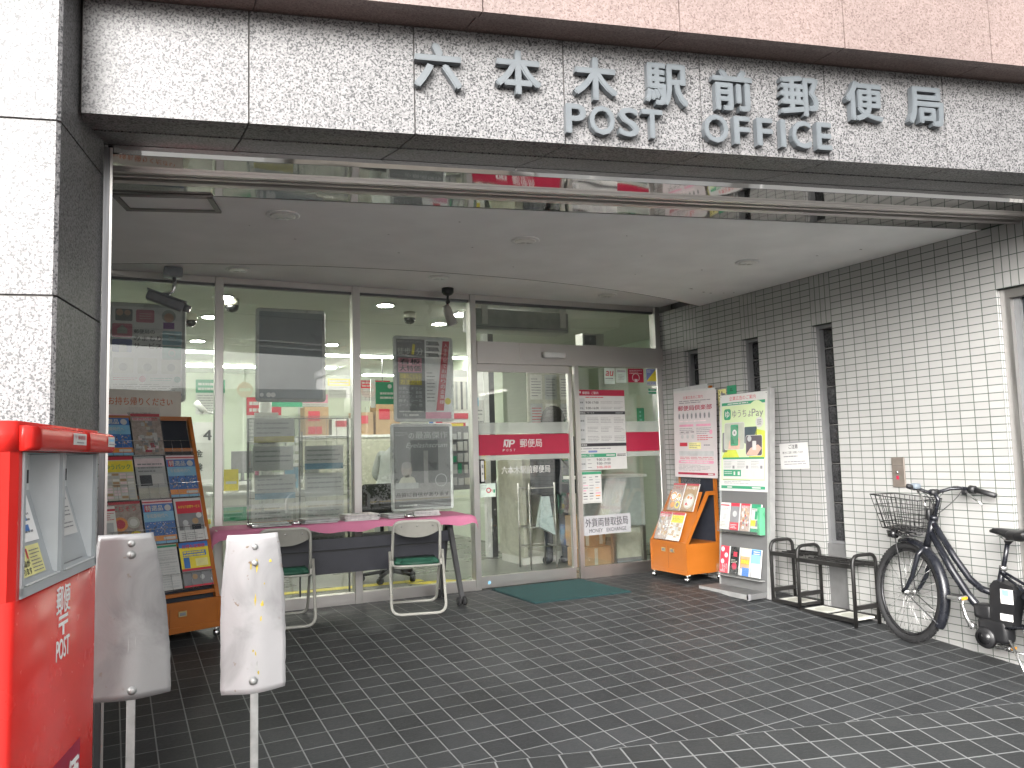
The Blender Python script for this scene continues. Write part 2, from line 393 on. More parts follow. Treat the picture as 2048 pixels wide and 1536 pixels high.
M = MB(); M.box(-60, 60, -20, -16, -.7, RZ+.12, 'kerb_stone'); M.box(-60, 60, -17.2, -16.9, RZ+.12, RZ+.125, 'tactile_yellow')
o = M.build('far_pavement'); o.location = (0, SEAM, 0); o.rotation_euler = (0, 0, TH); tag(o, kind='structure')

# ================================================================== granite pillar (courses of slabs with open joints)
def slab_prism(M, poly, z0, z1, m, g=.004):
    M.prism(poly, z0+g, z1-g, m)
def ipt(s, d):
    """point s metres along the facade from the pillar corner, d metres into the building"""
    return (-5.178+s*TX+d*NX, -1.238+s*TY+d*NY)
M = MB()
zz = [-1.0, .006, .637, 1.268, 1.90, 2.531, 3.162, 3.79, 4.5]
for z0, z1 in zip(zz[:-1], zz[1:]):
    slab_prism(M, [ipt(-.66, 0), ipt(-.012, 0), ipt(0, .012), ipt(0, .575), ipt(-.66, .575)], z0, z1, 'white_granite')
    slab_prism(M, [ipt(-1.35, 0), ipt(-.668, 0), ipt(-.668, .575), ipt(-1.35, .575)], z0, z1, 'white_granite')
M.prism([ipt(-1.34, .01), ipt(-.012, .01), ipt(-.012, .565), ipt(-1.34, .565)], -1, 4.49, 'joint_dark')
tag(M.build('granite_pillar'), 'pale speckled granite pillar behind the red mailbox', 'pillar')

# ================================================================== granite lintel over the entrance
M = MB(); X0, X1 = -5.12, 1.2
js = [X0, -4.526, -3.882, -3.245, -2.611, -1.985, -1.34, -.70, -.06, .58, X1]
for a, b in zip(js[:-1], js[1:]):
    a += .003; b -= .003
    M.prism([fp(a, -2.27, 0)[:2], fp(b, -2.27, 0)[:2], fp(b, -2.19, 0)[:2], fp(a, -2.19, 0)[:2]], 2.646, 3.113, 'white_granite')
    # two soffit slabs, stepped at the groove
    for c0, c1, z0, z1 in ((-2.185, -2.07, 2.650, 2.660), (-2.062, -1.802, 2.657, 2.700)):
        M.loft([fp(a, c0, z0), fp(b, c0, z0), fp(b, c0, z0+.05), fp(a, c0, z0+.05)], [fp(a, c1, z1), fp(b, c1, z1), fp(b, c1, z1+.05), fp(a, c1, z1+.05)], 'white_granite')
M.prism([fp(X0, -2.262, 0)[:2], fp(X1, -2.262, 0)[:2], fp(X1, -1.81, 0)[:2], fp(X0, -1.81, 0)[:2]], 2.74, 3.105, 'joint_dark')
M.prism([fp(X0, -2.262, 0)[:2], fp(X1, -2.262, 0)[:2], fp(X1, -2.2, 0)[:2], fp(X0, -2.2, 0)[:2]], 2.655, 2.74, 'joint_dark')
tag(M.build('granite_lintel'), 'pale speckled granite lintel spanning the entrance, carrying the grey letters', 'lintel')
# pink granite storey above, standing proud of the lintel
M = MB(); js = [-6.1, -5.36, -4.51, -3.665, -2.82, -2.03, -1.25, -.47, .31, 1.2]
for a, b in zip(js[:-1], js[1:]):
    a += .0025; b -= .0025
    M.prism([fp(a, -2.45, 0)[:2], fp(b, -2.45, 0)[:2], fp(b, -2.40, 0)[:2], fp(a, -2.40, 0)[:2]], 3.108, 4.5, 'pink_granite')
    M.prism([fp(a, -2.397, 0)[:2], fp(b, -2.397, 0)[:2], fp(b, -2.1, 0)[:2], fp(a, -2.1, 0)[:2]], 3.122, 3.17, 'pink_granite')
M.prism([fp(-5.1, -2.42, 0)[:2], fp(1.2, -2.42, 0)[:2], fp(1.2, -1.2, 0)[:2], fp(-5.1, -1.2, 0)[:2]], 3.13, 4.49, 'joint_dark')
tag(M.build('pink_granite_facade'), 'pink granite cladding jutting out above the grey lettering', 'facade')

# ================================================================== ceiling of the porch
root = thing('porch_ceiling', 'off white plaster ceiling of the entrance porch with a curved step', 'ceiling', (-2.5, .5, CEIL))
T0 = inv_local(root)
arc = []
# circle through the three measured points of the step
def circ(p, q, r):
    ax, ay, bx, by, cx_, cy_ = *p, *q, *r; d = 2*(ax*(by-cy_)+bx*(cy_-ay)+cx_*(ay-by))
    ux = ((ax*ax+ay*ay)*(by-cy_)+(bx*bx+by*by)*(cy_-ay)+(cx_*cx_+cy_*cy_)*(ay-by))/d
    uy = ((ax*ax+ay*ay)*(cx_-bx)+(bx*bx+by*by)*(ax-cx_)+(cx_*cx_+cy_*cy_)*(bx-ax))/d
    return ux, uy, math.hypot(ax-ux, ay-uy)
ux, uy, ur = circ((-5.04, 1.57), (-2.75, 1.045), (0.0, 1.545))
for i in range(41):
    x = -5.05+5.06*i/40; arc.append((x, uy-math.sqrt(ur*ur-(x-ux)**2)))
CE = -1.24
M = MB(T0)
top = [(x, y, CEIL) for x, y in arc]; fr = [fp(x, CE, CEIL) for x, _ in arc]
n = len(arc)
M.add(fr+top, [(i, n+i, n+i+1, i+1) for i in range(n-1)], 'ceiling_paint')
M.add(top+[(x, y, CEIL2+.01) for x, y in arc], [(i, i+1, n+i+1, n+i) for i in range(n-1)], 'ceiling_paint')
M.add([(x, y, CEIL2) for x, y in arc]+[(x, 2.3, CEIL2) for x, _ in arc], [(i, n+i, n+i+1, i+1) for i in range(n-1)], 'ceiling_paint')
MP = M
# roofing slab over everything keeps daylight out
M = MB(T0); M.box(-6.2, 1.4, -1.0, 2.3, 3.05, 3.12, 'joint_dark'); M.build('deck', root)
M = MB(T0)
rnd = random.Random(3)
for (x, y, sx_, sy_) in ((-.42, .98, .05, .012), (-.33, .99, .03, .01), (-.22, .95, .02, .008), (-.15, .9, .02, .008), (-.62, .9, .05, .01), (-2.9, .3, .02, .005), (-1.7, .1, .025, .006), (-3.3, .6, .02, .006), (-4.0, .5, .02, .006), (-1.0, .3, .03, .008), (-.35, -.6, .03, .01), (-.5, -.35, .025, .008), (-2.1, -.3, .02, .006), (-3.2, -.2, .015, .005), (-3.5, .2, .012, .005), (-1.4, .6, .02, .006), (-2.4, .7, .015, .006), (-4.3, .3, .015, .006)):
    k = 7; M.add([(x+sx_*.5*math.cos(2*math.pi*i/k)*rnd.uniform(.4, 1.2), y+sy_*math.sin(2*math.pi*i/k)*rnd.uniform(.4, 1.2), CEIL-.0015) for i in range(k)], [tuple(range(k))[::-1]], 'stain' if 'stain' in MATS else P('stain', (.16, .14, .12), .9))
merge(MP, M); MP.build('plaster', root)
M = MB(T0); M.tube([(x, y, CEIL+.001) for x, y in arc], .0035, 'joint_dark', 5); M.build('edge_bead', root)
# access hatch
M = MB(T0)
H = [(-5.0, -.03), (-4.93, .205), (-4.494, .076), (-4.565, -.16)]
for i in range(4):
    a, b = Vector(H[i]), Vector(H[(i+1) % 4]); d = (b-a).normalized(); q = Vector((-d.y, d.x))*.013
    M.prism([tuple(a-d*.013-q), tuple(b+d*.013-q), tuple(b+d*.013+q), tuple(a-d*.013+q)], CEIL-.012, CEIL-.001, 'hatch_metal' if 'hatch_metal' in MATS else brushed('hatch_metal', (.30, .29, .28), .45, 0))
M.build('access_hatch', root)
# shutter slot: mirror-polished soffit with rails
root = thing('shutter_housing', 'mirror polished steel shutter housing running along the front of the porch ceiling', 'shutter housing', (-2.5, -.9, CEIL))
T0 = inv_local(root); M = MB(T0)
A = lambda c, z, x0=-5.1, x1=1.2: (fp(x0, c, z), fp(x1, c, z))
def band(M, c0, z0, c1, z1, m):
    a, b = A(c0, z0); d, c = A(c1, z1); M.quad(a, b, c, d, m)
def bar(M, c0, c1, z0, z1, m, x0=-5.06, x1=1.1):
    M.prism([fp(x0, c0, 0)[:2], fp(x1, c0, 0)[:2], fp(x1, c1, 0)[:2], fp(x0, c1, 0)[:2]], z0, z1, m)
bar(M, CE-.002, -1.42, CEIL+.002, CEIL+.03, 'mirror_steel')
bar(M, -1.60, -1.783, CEIL+.002, CEIL+.004, 'mirror_steel')
q0, q1 = A(-1.783, CEIL+.0035); p0_, p1_ = A(-1.794, CEIL+.05); M.add([q0, q1, p1_, p0_], [(0, 1, 2, 3)], 'mirror_steel'); M.build('mirror_panel', root)
M = MB(T0)
for c0, c1, z in ((-1.422, -1.445, .012), (-1.462, -1.492, .02), (-1.53, -1.552, .016), (-1.572, -1.598, .012)):
    bar(M, c0, c1, CEIL-z, CEIL+.03, 'stainless_flat')
bar(M, -1.43, -1.59, CEIL+.04, CEIL+.05, 'dark_void'); M.build('shutter_rail', root)

# ================================================================== tile walls
def yz(M, y0, y1, z0, z1, m, x=0.): M.quad((x, y1, z0), (x, y0, z0), (x, y0, z1), (x, y1, z1), m)   # faces -x
root = None
M = MB(); ZT = 2.26; ZC = 2.70
openings = [(1.6, 1.8, .55), (.8, 1.0, .55), (0., .2, .55)]
ys = [2.3, 1.8, 1.6, 1.0, .8, .2, 0., -1.3, -2.4]
for a, b in zip(ys[:-1], ys[1:]):
    op = (a-b) < .21
    if a == -1.3:
        yz(M, b, a, ZT, ZC, 'wall_tile_upright')
    elif op:
        yz(M, b, a, ZT, ZC, 'wall_tile_upright')
        # reveals
        for yy, s in ((a, 1), (b, -1)):
            q = [(0, yy, -.1), (.048, yy, -.1), (.048, yy, ZT), (0, yy, ZT)]
            M.add(q, [(0, 1, 2, 3)], 'wall_tile_return')
        M.add([(0, b, ZT), (0, a, ZT), (.048, a, ZT), (.048, b, ZT)], [(0, 1, 2, 3)], 'wall_tile_return')
    else:
        yz(M, b, a, -.5, ZC, 'wall_tile')
M.add([(0, -1.3, -.5), (.04, -1.3, -.5), (.04, -1.3, ZT), (0, -1.3, ZT)], [(0, 1, 2, 3)], 'wall_tile_return')
M.add([(0, -2.4, ZT), (0, -1.3, ZT), (.06, -1.3, ZT), (.06, -2.4, ZT)], [(0, 1, 2, 3)], 'wall_tile_return')
M.box(.22, .3, -2.6, 2.4, -.6, 3.1, 'joint_dark')
tag(M.build('tile_wall'), 'white tiled side wall with three slit windows beside the racks and bicycle', 'wall')
M = MB(); M.quad((-5.045, -.63, -.5), (-5.045, 2.3, -.5), (-5.045, 2.3, 2.7), (-5.045, -.63, 2.7), 'wall_tile'); M.box(-5.2, -5.06, -.6, 2.3, -.6, 2.75, 'joint_dark')
M.quad((-5.06, -.63, -.5), (-5.045, -.63, -.5), (-5.045, -.63, 2.7), (-5.06, -.63, 2.7), 'wall_tile')
tag(M.build('tile_wall'), 'thin sliver of white tiled wall beside the granite pillar', 'wall')
M = MB(); p0 = ipt(.002, .578); p1 = ipt(.0, .64)
M.prism([p0, (p0[0]+.022, p0[1]), (p1[0]+.012, p1[1]), p1], -.5, 2.66, 'steel_dark'); M.prism([(p0[0]+.024, p0[1]), (p0[0]+.034, p0[1]), (p0[0]+.030, p0[1]+.02), (p0[0]+.020, p0[1]+.02)], -.5, 2.66, 'stainless')
tag(M.build('shutter_guide'), 'upright dark steel shutter guide between granite pillar and tiles', 'guide rail')
# slit windows of glass block
P('block_glass', (.030, .030, .032), .18, var=.5, scale=60, bmp=.3, bscale=60)
P('block_joint', (.17, .165, .16), .7)
for (b, a, zb), lab in zip(openings, ('shortest looking slit window of dark glass blocks, next to the shop front', 'slit window of dark glass blocks behind the green poster stand', 'slit window of dark glass blocks above the umbrella stand')):
    root = thing('slit_window', lab, 'window', (.06, a, zb), group='slit windows in the tiled wall'); T0 = inv_local(root)
    M = MB(T0); M.box(.048, .10, a-.03, a+.0, zb, ZT, 'grey_metal'); M.box(.048, .10, b, b+.012, zb, ZT, 'grey_metal'); M.box(.048, .10, b+.012, a-.03, ZT-.03, ZT, 'grey_metal'); M.box(.05, .12, b+.012, a-.03, zb, zb+.02, 'grey_metal'); M.build('frame', root)
    M = MB(T0); M.box(.11, .14, b+.012, a-.03, zb, ZT-.03, 'block_joint')
    z = ZT-.035
    while z-.145 > zb:
        M.bbox(.088, .12, b+.014, a-.032, z-.143, z, 'block_glass', .012, 2); z -= .152
    M.build('glass_block', root)
    if a == .2:
        M = MB(T0); M.box(.03, .045, b+.002, a-.002, .05, zb, 'plate_grey' if 'plate_grey' in MATS else P('plate_grey', (.12, .12, .12), .5)); M.build('base_plate', root)
    else:
        M = MB(T0); M.box(.03, .045, b+.002, a-.002, .05, zb, 'plate_grey' if 'plate_grey' in MATS else P('plate_grey', (.12, .12, .12), .5)); M.build('base_plate', root)
# doorway at the outer end of the wall
root = thing('glass_doorway', 'dark glass side door in a steel frame behind the bicycle', 'door', (.06, -1.34, -.06)); T0 = inv_local(root)
M = MB(T0); M.box(.04, .12, -1.36, -1.302, -.3, ZT-.002, 'stainless'); M.box(.04, .12, -2.35, -1.36, ZT-.06, ZT-.002, 'stainless'); M.box(.075, .12, -1.40, -1.36, -.3, ZT-.06, 'grey_metal'); M.build('frame', root)
M = MB(T0); M.box(.10, .11, -2.35, -1.40, -.3, ZT-.06, P('door_glass', (.02, .025, .03), .06)); M.build('glass', root)

# ================================================================== shop front of steel and glass
YS = 2.17
root = thing('shop_front', 'stainless steel and glass shop front across the back of the porch', 'shop front', (-2.5, YS, .125)); T0 = inv_local(root)
mull = [(-4.277, -4.214), (-3.185, -3.12), (-2.106, -2.05), (-.062, .0)]
for a, b in mull:
    M = MB(T0); M.bbox(a, b, YS-.005, YS+.09, .12, CEIL2, 'stainless', .003, 1, False); M.build('mullion', root)
M = MB(T0); M.box(-5.05, -.06, YS+.01, YS+.085, 2.712, CEIL2, 'stainless_flat'); M.box(-5.05, -.06, YS+.03, YS+.07, 2.69, 2.712, 'steel_dark'); M.build('head_rail', root)
for a, b in ((-5.05, -4.277), (-4.214, -3.185), (-3.12, -2.106)):
    M = MB(T0); M.box(a, b, YS+.002, YS+.08, .10, .212, 'stainless_flat'); M.build('sill', root)
    M = MB(T0); M.box(a, b, YS+.046, YS+.054, .212, 2.70, 'clear_glass'); M.build('glass_pane', root)
M = MB(T0); M.box(-2.05, -.062, YS+.046, YS+.054, 2.33, 2.70, 'clear_glass'); M.build('transom_pane', root)
M = MB(T0); M.box(-2.05, .0, YS-.03, YS+.10, 2.132, 2.33, 'stainless_flat'); M.box(-1.63, -1.41, YS-.045, YS-.03, 2.165, 2.325, 'stainless_flat'); M.build('door_header', root)
M = MB(T0); M.bbox(-1.395, -1.165, YS-.085, YS-.03, 2.195, 2.247, 'white_paint', .008, 2); M.build('motion_sensor', root)
# sliding leaf and fixed leaf
M = MB(T0); M.box(-2.05, -1.07, YS+.03, YS+.06, 2.062, 2.13, 'stainless_flat'); M.box(-2.05, -1.07, YS+.015, YS+.06, .135, .235, 'stainless_flat'); M.box(-1.09, -1.055, YS+.02, YS+.06, .235, 2.062, 'stainless'); M.build('sliding_leaf_frame', root)
M = MB(T0); M.box(-2.05, -1.09, YS+.041, YS+.049, .235, 2.062, 'clear_glass'); M.build('sliding_leaf_glass', root)
M = MB(T0); M.box(-1.035, -.99, YS-.01, YS+.03, .13, 2.132, 'stainless'); M.box(-.99, -.062, YS-.005, YS+.03, .125, .235, 'stainless_flat'); M.build('fixed_leaf_frame', root)
M = MB(T0); M.box(-.99, -.062, YS+.006, YS+.014, .235, 2.132, 'clear_glass'); M.build('fixed_leaf_glass', root)
# ================================================================== inside the post office, seen through the glass
P('int_floor', (.20, .20, .185), .3, var=.08, scale=2)
P('int_wall', (.60, .66, .55), .7, var=.04, scale=2)
P('int_mint', (.52, .72, .62), .7, var=.04, scale=2)
P('int_ceiling', (.62, .63, .58), .8, var=.04, scale=2)
lamp('strip_light', (1, .98, .90), 13.0); lamp('down_light', (1, .97, .86), 36.0)
P('paper', (.56, .56, .545), .6, var=.03); P('paper_grey', (.46, .47, .47), .6); P('ink', (.03, .03, .035), .6); P('ink_grey', (.22, .22, .23), .6)
P('red_ink', (.52, .035, .06), .5, var=.05); P('green_ink', (.035, .27, .14), .5, var=.05); P('yellow_ink', (.75, .62, .05), .5); P('blue_ink', (.05, .17, .48), .5); P('pink_ink', (.70, .30, .42), .5); P('pale_pink', (.74, .60, .62), .5)
P('orange_ink', (.75, .28, .06), .5); P('sky_ink', (.22, .48, .68), .5); P('cardboard', (.42, .28, .16), .8, var=.1); P('beige_panel', (.52, .51, .43), .5); P('navy_cloth', (.03, .034, .045), .9, var=.3, bmp=.3)
P('skin', (.52, .33, .24), .55, var=.06); P('hair', (.016, .014, .013), .5, var=.3); P('white_cloth', (.62, .64, .64), .9, var=.08); P('black_cloth', (.015, .015, .017), .9, var=.3); P('blue_cap', (.03, .06, .22), .8)
IZ = .128
M = MB(); M.box(-8, 1.25, YS+.085, 16, -.1, IZ, 'int_floor'); tag(M.build('interior_floor'), kind='structure')
M = MB(); M.box(-8, 1.25, YS+.085, 16, 2.74, 2.9, 'int_ceiling'); tag(M.build('interior_ceiling'), kind='structure')
M = MB(); M.quad((-7.5, 15.5, IZ), (1.2, 15.5, IZ), (1.2, 15.5, 2.74), (-7.5, 15.5, 2.74), 'int_mint'); M.quad((-7.5, 2.26, IZ), (-7.5, 15.5, IZ), (-7.5, 15.5, 2.74), (-7.5, 2.26, 2.74), 'int_mint')
M.box(-9, -5.06, 2.26, 2.30, -.2, 2.74, 'int_wall')
tag(M.build('interior_wall'), 'mint green back wall of the post office hall beyond the counters', 'wall')
M = MB(); M.quad((1.2, 15.5, IZ), (1.2, 2.26, IZ), (1.2, 2.26, 2.74), (1.2, 15.5, 2.74), 'int_wall'); M.box(.0, 1.3, 2.27, 2.31, -.2, 2.74, 'int_wall'); M.box(-.32, 1.2, 5.2, 5.3, IZ, 2.74, 'int_wall'); M.box(-.32, -.22, 5.3, 8.5, IZ, 2.74, 'int_wall')
tag(M.build('interior_wall'), 'pale cream inner wall behind the person at the machine', 'wall')
M = MB(); M.add([(-2.5, 2.9, IZ+.003), (-2.1, 2.9, IZ+.003), (-1.55, 2.35, IZ+.003), (-2.05, 2.35, IZ+.003)], [(0, 1, 2, 3)], 'yellow_ink'); M.box(-4.3, -2.3, 2.95, 3.08, IZ, IZ+.003, 'yellow_ink')
tag(M.build('floor_tape'), 'yellow tape stuck to the floor just inside the glass', 'floor tape')
strips = [(-1.9, -1.0, 2.98), (-4.9, -3.75, 6.5), (-2.6, -1.35, 6.45), (-.9, -.35, 6.3), (-4.6, -3.0, 8.1), (-2.5, -1.86, 8.0), (-1.15, -.45, 8.9), (-4.6, -3.3, 9.7), (-.75, .0, 10.85), (-4.4, -2.9, 11.0), (-4.2, -2.7, 13.1), (-3.8, -2.5, 14.9), (-7.2, -5.6, 6.5), (-7.2, -5.6, 9.5), (-1.6, .4, 13.1)]  # first strip is an added lamp, out of sight, brightening the door area
side = ['long', 'short']
for i, (a, b, y) in enumerate(strips):
    root = thing('strip_light', 'fluorescent strip added unseen behind the air curtain unit to brighten the door area' if i == 0 else ('lit fluorescent strip on the post office ceiling, row %s from the glass' % ('one', 'one', 'one', 'one', 'two', 'two', 'three', 'four', 'five', 'five', 'six', 'seven', 'one', 'four', 'six')[i]) + (', at the left' if b < -2.8 else ', in the middle' if b < -1.2 else ', at the right'), 'ceiling light', ((a+b)/2, y, 2.73), group='strip lights inside'); T0 = inv_local(root)
    M = MB(T0); M.box(a-.02, b+.02, y-.1, y+.1, 2.725, 2.74, 'white_paint'); M.build('housing', root)
    M = MB(T0); M.box(a, b, y-.075, y+.075, 2.712, 2.724, 'strip_light'); M.build('diffuser', root)
for i, (x, y) in enumerate([(-4.13, 2.85), (-4.13, 3.9), (-4.09, 5.6), (-2.53, 5.5), (-2.70, 2.78), (-1.83, 3.63)]):
    root = thing('downlight', 'lit round downlight inside, ' + ('above the left glass pane', 'second from the glass above the counter', 'third from the glass above the counter', 'beyond the grey framed poster', 'close behind the middle pane', 'near the hanging air unit')[i], 'ceiling light', (x, y, 2.735), group='round downlights inside'); T0 = inv_local(root)
    M = MB(T0); M.lathe([(.095, 0), (.10, -.012), (.075, -.012)], (x, y, 2.739), 'white_paint', n=20); M.build('trim_ring', root)
    M = MB(T0); M.disc(x, y, 2.7255, .075, 'down_light', 18); M.build('lamp', root)
# --- counters
root = thing('service_counter', 'long white service counter at the back of the hall', 'counter', (-4.2, 7.3, IZ)); T0 = inv_local(root)
M = MB(T0); M.box(-7.2, -2.6, 7.0, 7.5, IZ, 1.0, 'off_white'); M.box(-7.2, -2.6, 6.985, 7.0, .5, .56, 'yellow_ink'); M.build('front_panel', root)
M = MB(T0); M.box(-7.2, -2.55, 6.85, 7.55, 1.0, 1.04, 'white_paint'); M.build('worktop', root)
for k, (x, t1, t2) in enumerate([(-4.0, '5  4', '貯金')]):
    root2 = thing('counter_sign', 'white board numbered 5 and 4 standing on the counter', 'sign', (-4.0, 6.95, 1.04)); T0 = inv_local(root2)
    M = MB(T0); M.box(-4.55, -3.62, 6.96, 6.99, 1.04, 1.84, 'paper'); 
    B = MB(T0 @ frame((-4.55, 6.957, 1.04), (1, 0, 0), (0, 0, 1))); B.text('5', .35, .56, .45, .70, .0, 'ink', .03); B.text('4', .66, .56, .77, .70, 0, 'ink', .03); B.text('貯金', .46, .34, .66, .44, 0, 'ink', .02); B.text('保険', .46, .16, .66, .26, 0, 'ink', .02); B.rect(.02, .56, .22, .72, 0, 'red_ink')
    M.build('board', root2); B.build('numerals', root2)
root = thing('monitor', 'small dark monitor on the service counter', 'monitor', (-3.35, 7.2, 1.04)); T0 = inv_local(root)
M = MB(T0); M.box(-3.5, -3.2, 7.2, 7.23, 1.15, 1.45, 'ink_grey'); M.build('screen', root); M = MB(T0); M.box(-3.37, -3.33, 7.21, 7.25, 1.04, 1.2, 'ink_grey'); M.box(-3.45, -3.25, 7.15, 7.3, 1.04, 1.055, 'ink_grey'); M.build('stand', root)
root = thing('leaflet_tower', 'slim wire tower of white leaflets on the hall counter', 'leaflet rack', (-2.9, 6.9, 1.04)); T0 = inv_local(root)
M = MB(T0)
for k in range(5): M.box(-3.02, -2.62, 6.9, 6.93, 1.07+k*.12, 1.15+k*.12, 'paper')
M.build('leaflet', root); M = MB(T0)
for x in (-3.04, -2.82, -2.6): M.box(x-.008, x+.008, 6.93, 6.96, 1.04, 1.7, 'grey_metal')
M.build('frame', root)
# --- shelf with parcels
root = thing('parcel_shelf', 'cream cupboard at the back of the hall carrying cardboard parcels', 'cupboard', (-1.9, 7.6, IZ)); T0 = inv_local(root)
M = MB(T0); M.box(-2.5, -.9, 7.4, 7.9, IZ, 1.62, 'beige_panel'); M.build('body', root); M = MB(T0); M.box(-2.52, -.88, 7.38, 7.92, 1.62, 1.66, 'white_paint'); M.build('top', root)
for i, (x0, x1, h, lab, mm, lm) in enumerate([(-2.45, -2.1, .42, 'tall cardboard parcel with two red labels on the cupboard', 'cardboard', 'red_ink'), (-2.05, -1.75, .25, 'low white carton with a red label between the parcels', 'off_white', 'red_ink'), (-1.72, -1.42, .34, 'cardboard parcel with a single red sticker on the cupboard', 'cardboard', 'red_ink'), (-1.38, -1.0, .46, 'large brown carton at the right end of the cupboard', 'cardboard', 'red_ink')]):
    M = MB(); M.box(x0, x1, 7.45, 7.75, 1.66, 1.66+h, mm); M.box(x0+.05, x0+.22, 7.446, 7.45, 1.66+h*.5, 1.66+h*.85, lm)
    if i == 0: M.box(x0+.05, x0+.25, 7.446, 7.45, 1.68, 1.79, lm)
    tag(M.build('parcel'), lab, 'parcel', 'parcels on the cupboard')
# hanging green signs
for i, (x, y) in enumerate([(-3.0, 7.0), (-1.7, 6.4)]):
    root = thing('hanging_sign', ('green service sign hanging beside the first mullion', 'green service sign hanging above the cardboard parcels')[i], 'sign', (x, y, 2.2), group='green hanging signs'); T0 = inv_local(root)
    M = MB(T0); M.box(x, x+.42, y-.01, y+.01, 2.05, 2.36, 'green_ink'); M.box(x-.07, x-.005, y-.01, y+.01, 2.0, 2.40, 'white_paint'); M.build('panel', root)
    B = MB(T0 @ frame((x, y-.013, 2.05), (1, 0, 0), (0, 0, 1))); B.disc(.2, .25, 0, .03, 'paper'); B.lines(.06, .06, .36, .18, 2, 0, 'paper', .5); B.build('print', root)
    M = MB(T0); M.rod((x+.1, y, 2.36), (x+.1, y, 2.74), .006, 'grey_metal', 6); M.rod((x+.32, y, 2.36), (x+.32, y, 2.74), .006, 'grey_metal', 6); M.build('hanger', root)
# notice boards, posters on the inner walls
root = thing('stationery_board', 'dark pegboard of small goods hanging inside beside the door jamb', 'display board', (-1.62, 3.5, .9)); T0 = inv_local(root)
M = MB(T0); M.box(-1.86, -1.42, 3.5, 3.53, .95, 1.62, 'ink_grey'); M.build('board', root); M = MB(T0); rnd = random.Random(5)
for i in range(6):
    for j in range(5):
        M.box(-1.84+i*.07, -1.84+i*.07+rnd.uniform(.03, .06), 3.485, 3.5, 1.0+j*.12, 1.0+j*.12+rnd.uniform(.06, .11), rnd.choice(['paper', 'paper_grey', 'beige_panel', 'paper', 'green_ink']))
M.build('goods', root)
M = MB(); M.box(-1.84, -1.45, 3.55, 3.57, 1.66, 2.15, 'off_white')
B = MB(frame((-1.84, 3.545, 1.66), (1, 0, 0), (0, 0, 1)))
for i in range(6): B.rect(.03+i*.06, .14, .055+i*.06, .44, 0, 'ink_grey' if i % 2 else 'paper_grey')
B.rect(.03, .04, .36, .1, 0, 'red_ink'); M.v += B.v; k0 = len(M.v)-len(B.v)
for f_, mi_, s_ in zip(B.f, B.mi, B.sm): M.f.append(tuple(i+k0 for i in f_)); M.mi.append(M.mat(B.mats[mi_])); M.sm.append(s_)
tag(M.build('wall_chart'), 'cream chart with dark columns and red foot above the pegboard', 'chart')
def sheet_thing(name, label, cat, o, xd, yd, w_, h_, base, draw, th=.003, group=None, rim=None):
    """a printed sheet or board: base plate with its print a hair above, one mesh"""
    T = frame(o, xd, yd); M = MB(T); M.box(0, w_, 0, h_, -th, 0, base)
    M.z = .0006
    draw(M); ob = M.build(name); return tag(ob, label, cat, group)
Z1, Z2, Z3, Z4 = .0008, .0014, .002, .0026
# big posters on an inner screen left of the person
root = thing('display_screen', 'inner screen covered with colourful posters behind the sliding door', 'screen', (-1.45, 4.2, IZ)); T0 = inv_local(root)
M = MB(T0); M.box(-1.75, -1.02, 4.2, 4.23, 1.0, 2.3, 'white_paint'); M.box(-1.0, -.93, 4.18, 4.26, IZ, 2.74, 'steel_dark'); M.box(-1.06, -1.0, 4.18, 4.25, IZ, 2.74, 'white_paint'); M.build('panel', root)
B = MB(T0 @ frame((-1.75, 4.195, 1.0), (1, 0, 0), (0, 0, 1)))
B.rect(.05, .80, .45, 1.22, 0, 'sky_ink'); B.lines(.07, .85, .3, 1.2, 8, .001, 'paper', .5); B.rect(.08, .55, .45, .78, 0, 'red_ink'); B.rect(.1, .58, .42, .68, .001, 'yellow_ink'); B.rect(.08, .1, .45, .53, 0, 'orange_ink'); B.rect(.12, .15, .41, .3, .001, 'paper'); B.rect(.12, .33, .41, .45, .001, 'paper')
B.rect(.48, .45, .70, .95, 0, 'paper'); B.lines(.5, .5, .68, .85, 8, .001, 'ink_grey', .4); B.rect(.48, .88, .62, .98, .001, 'sky_ink'); B.rect(.48, .02, .72, .42, 0, 'yellow_ink'); B.rect(.0, .3, .05, .7, 0, 'blue_ink'); B.build('poster', root)
# notices on the glass screen right of the person
root = thing('notice_screen', 'pale column of notices between the person and the opening hours board', 'screen', (-.5, 4.3, IZ)); T0 = inv_local(root)
M = MB(T0); M.box(-.42, .25, 4.3, 4.33, IZ, 2.5, 'beige_panel'); M.build('panel', root)
B = MB(T0 @ frame((-.42, 4.295, 1.2), (1, 0, 0), (0, 0, 1))); rnd = random.Random(9)
for i in range(3):
    for j in range(3):
        B.rect(.03+i*.21, .05+j*.36, .2+i*.21, .36+j*.36, 0, 'paper_grey' if (i+j) % 2 else 'off_white'); B.lines(.05+i*.21, .08+j*.36, .18+i*.21, .32+j*.36, 7, .001, rnd.choice(['ink_grey', 'ink_grey', 'red_ink']), .3)
B.rect(.02, -.02, .2, .14, .002, 'green_ink'); B.build('notice', root)
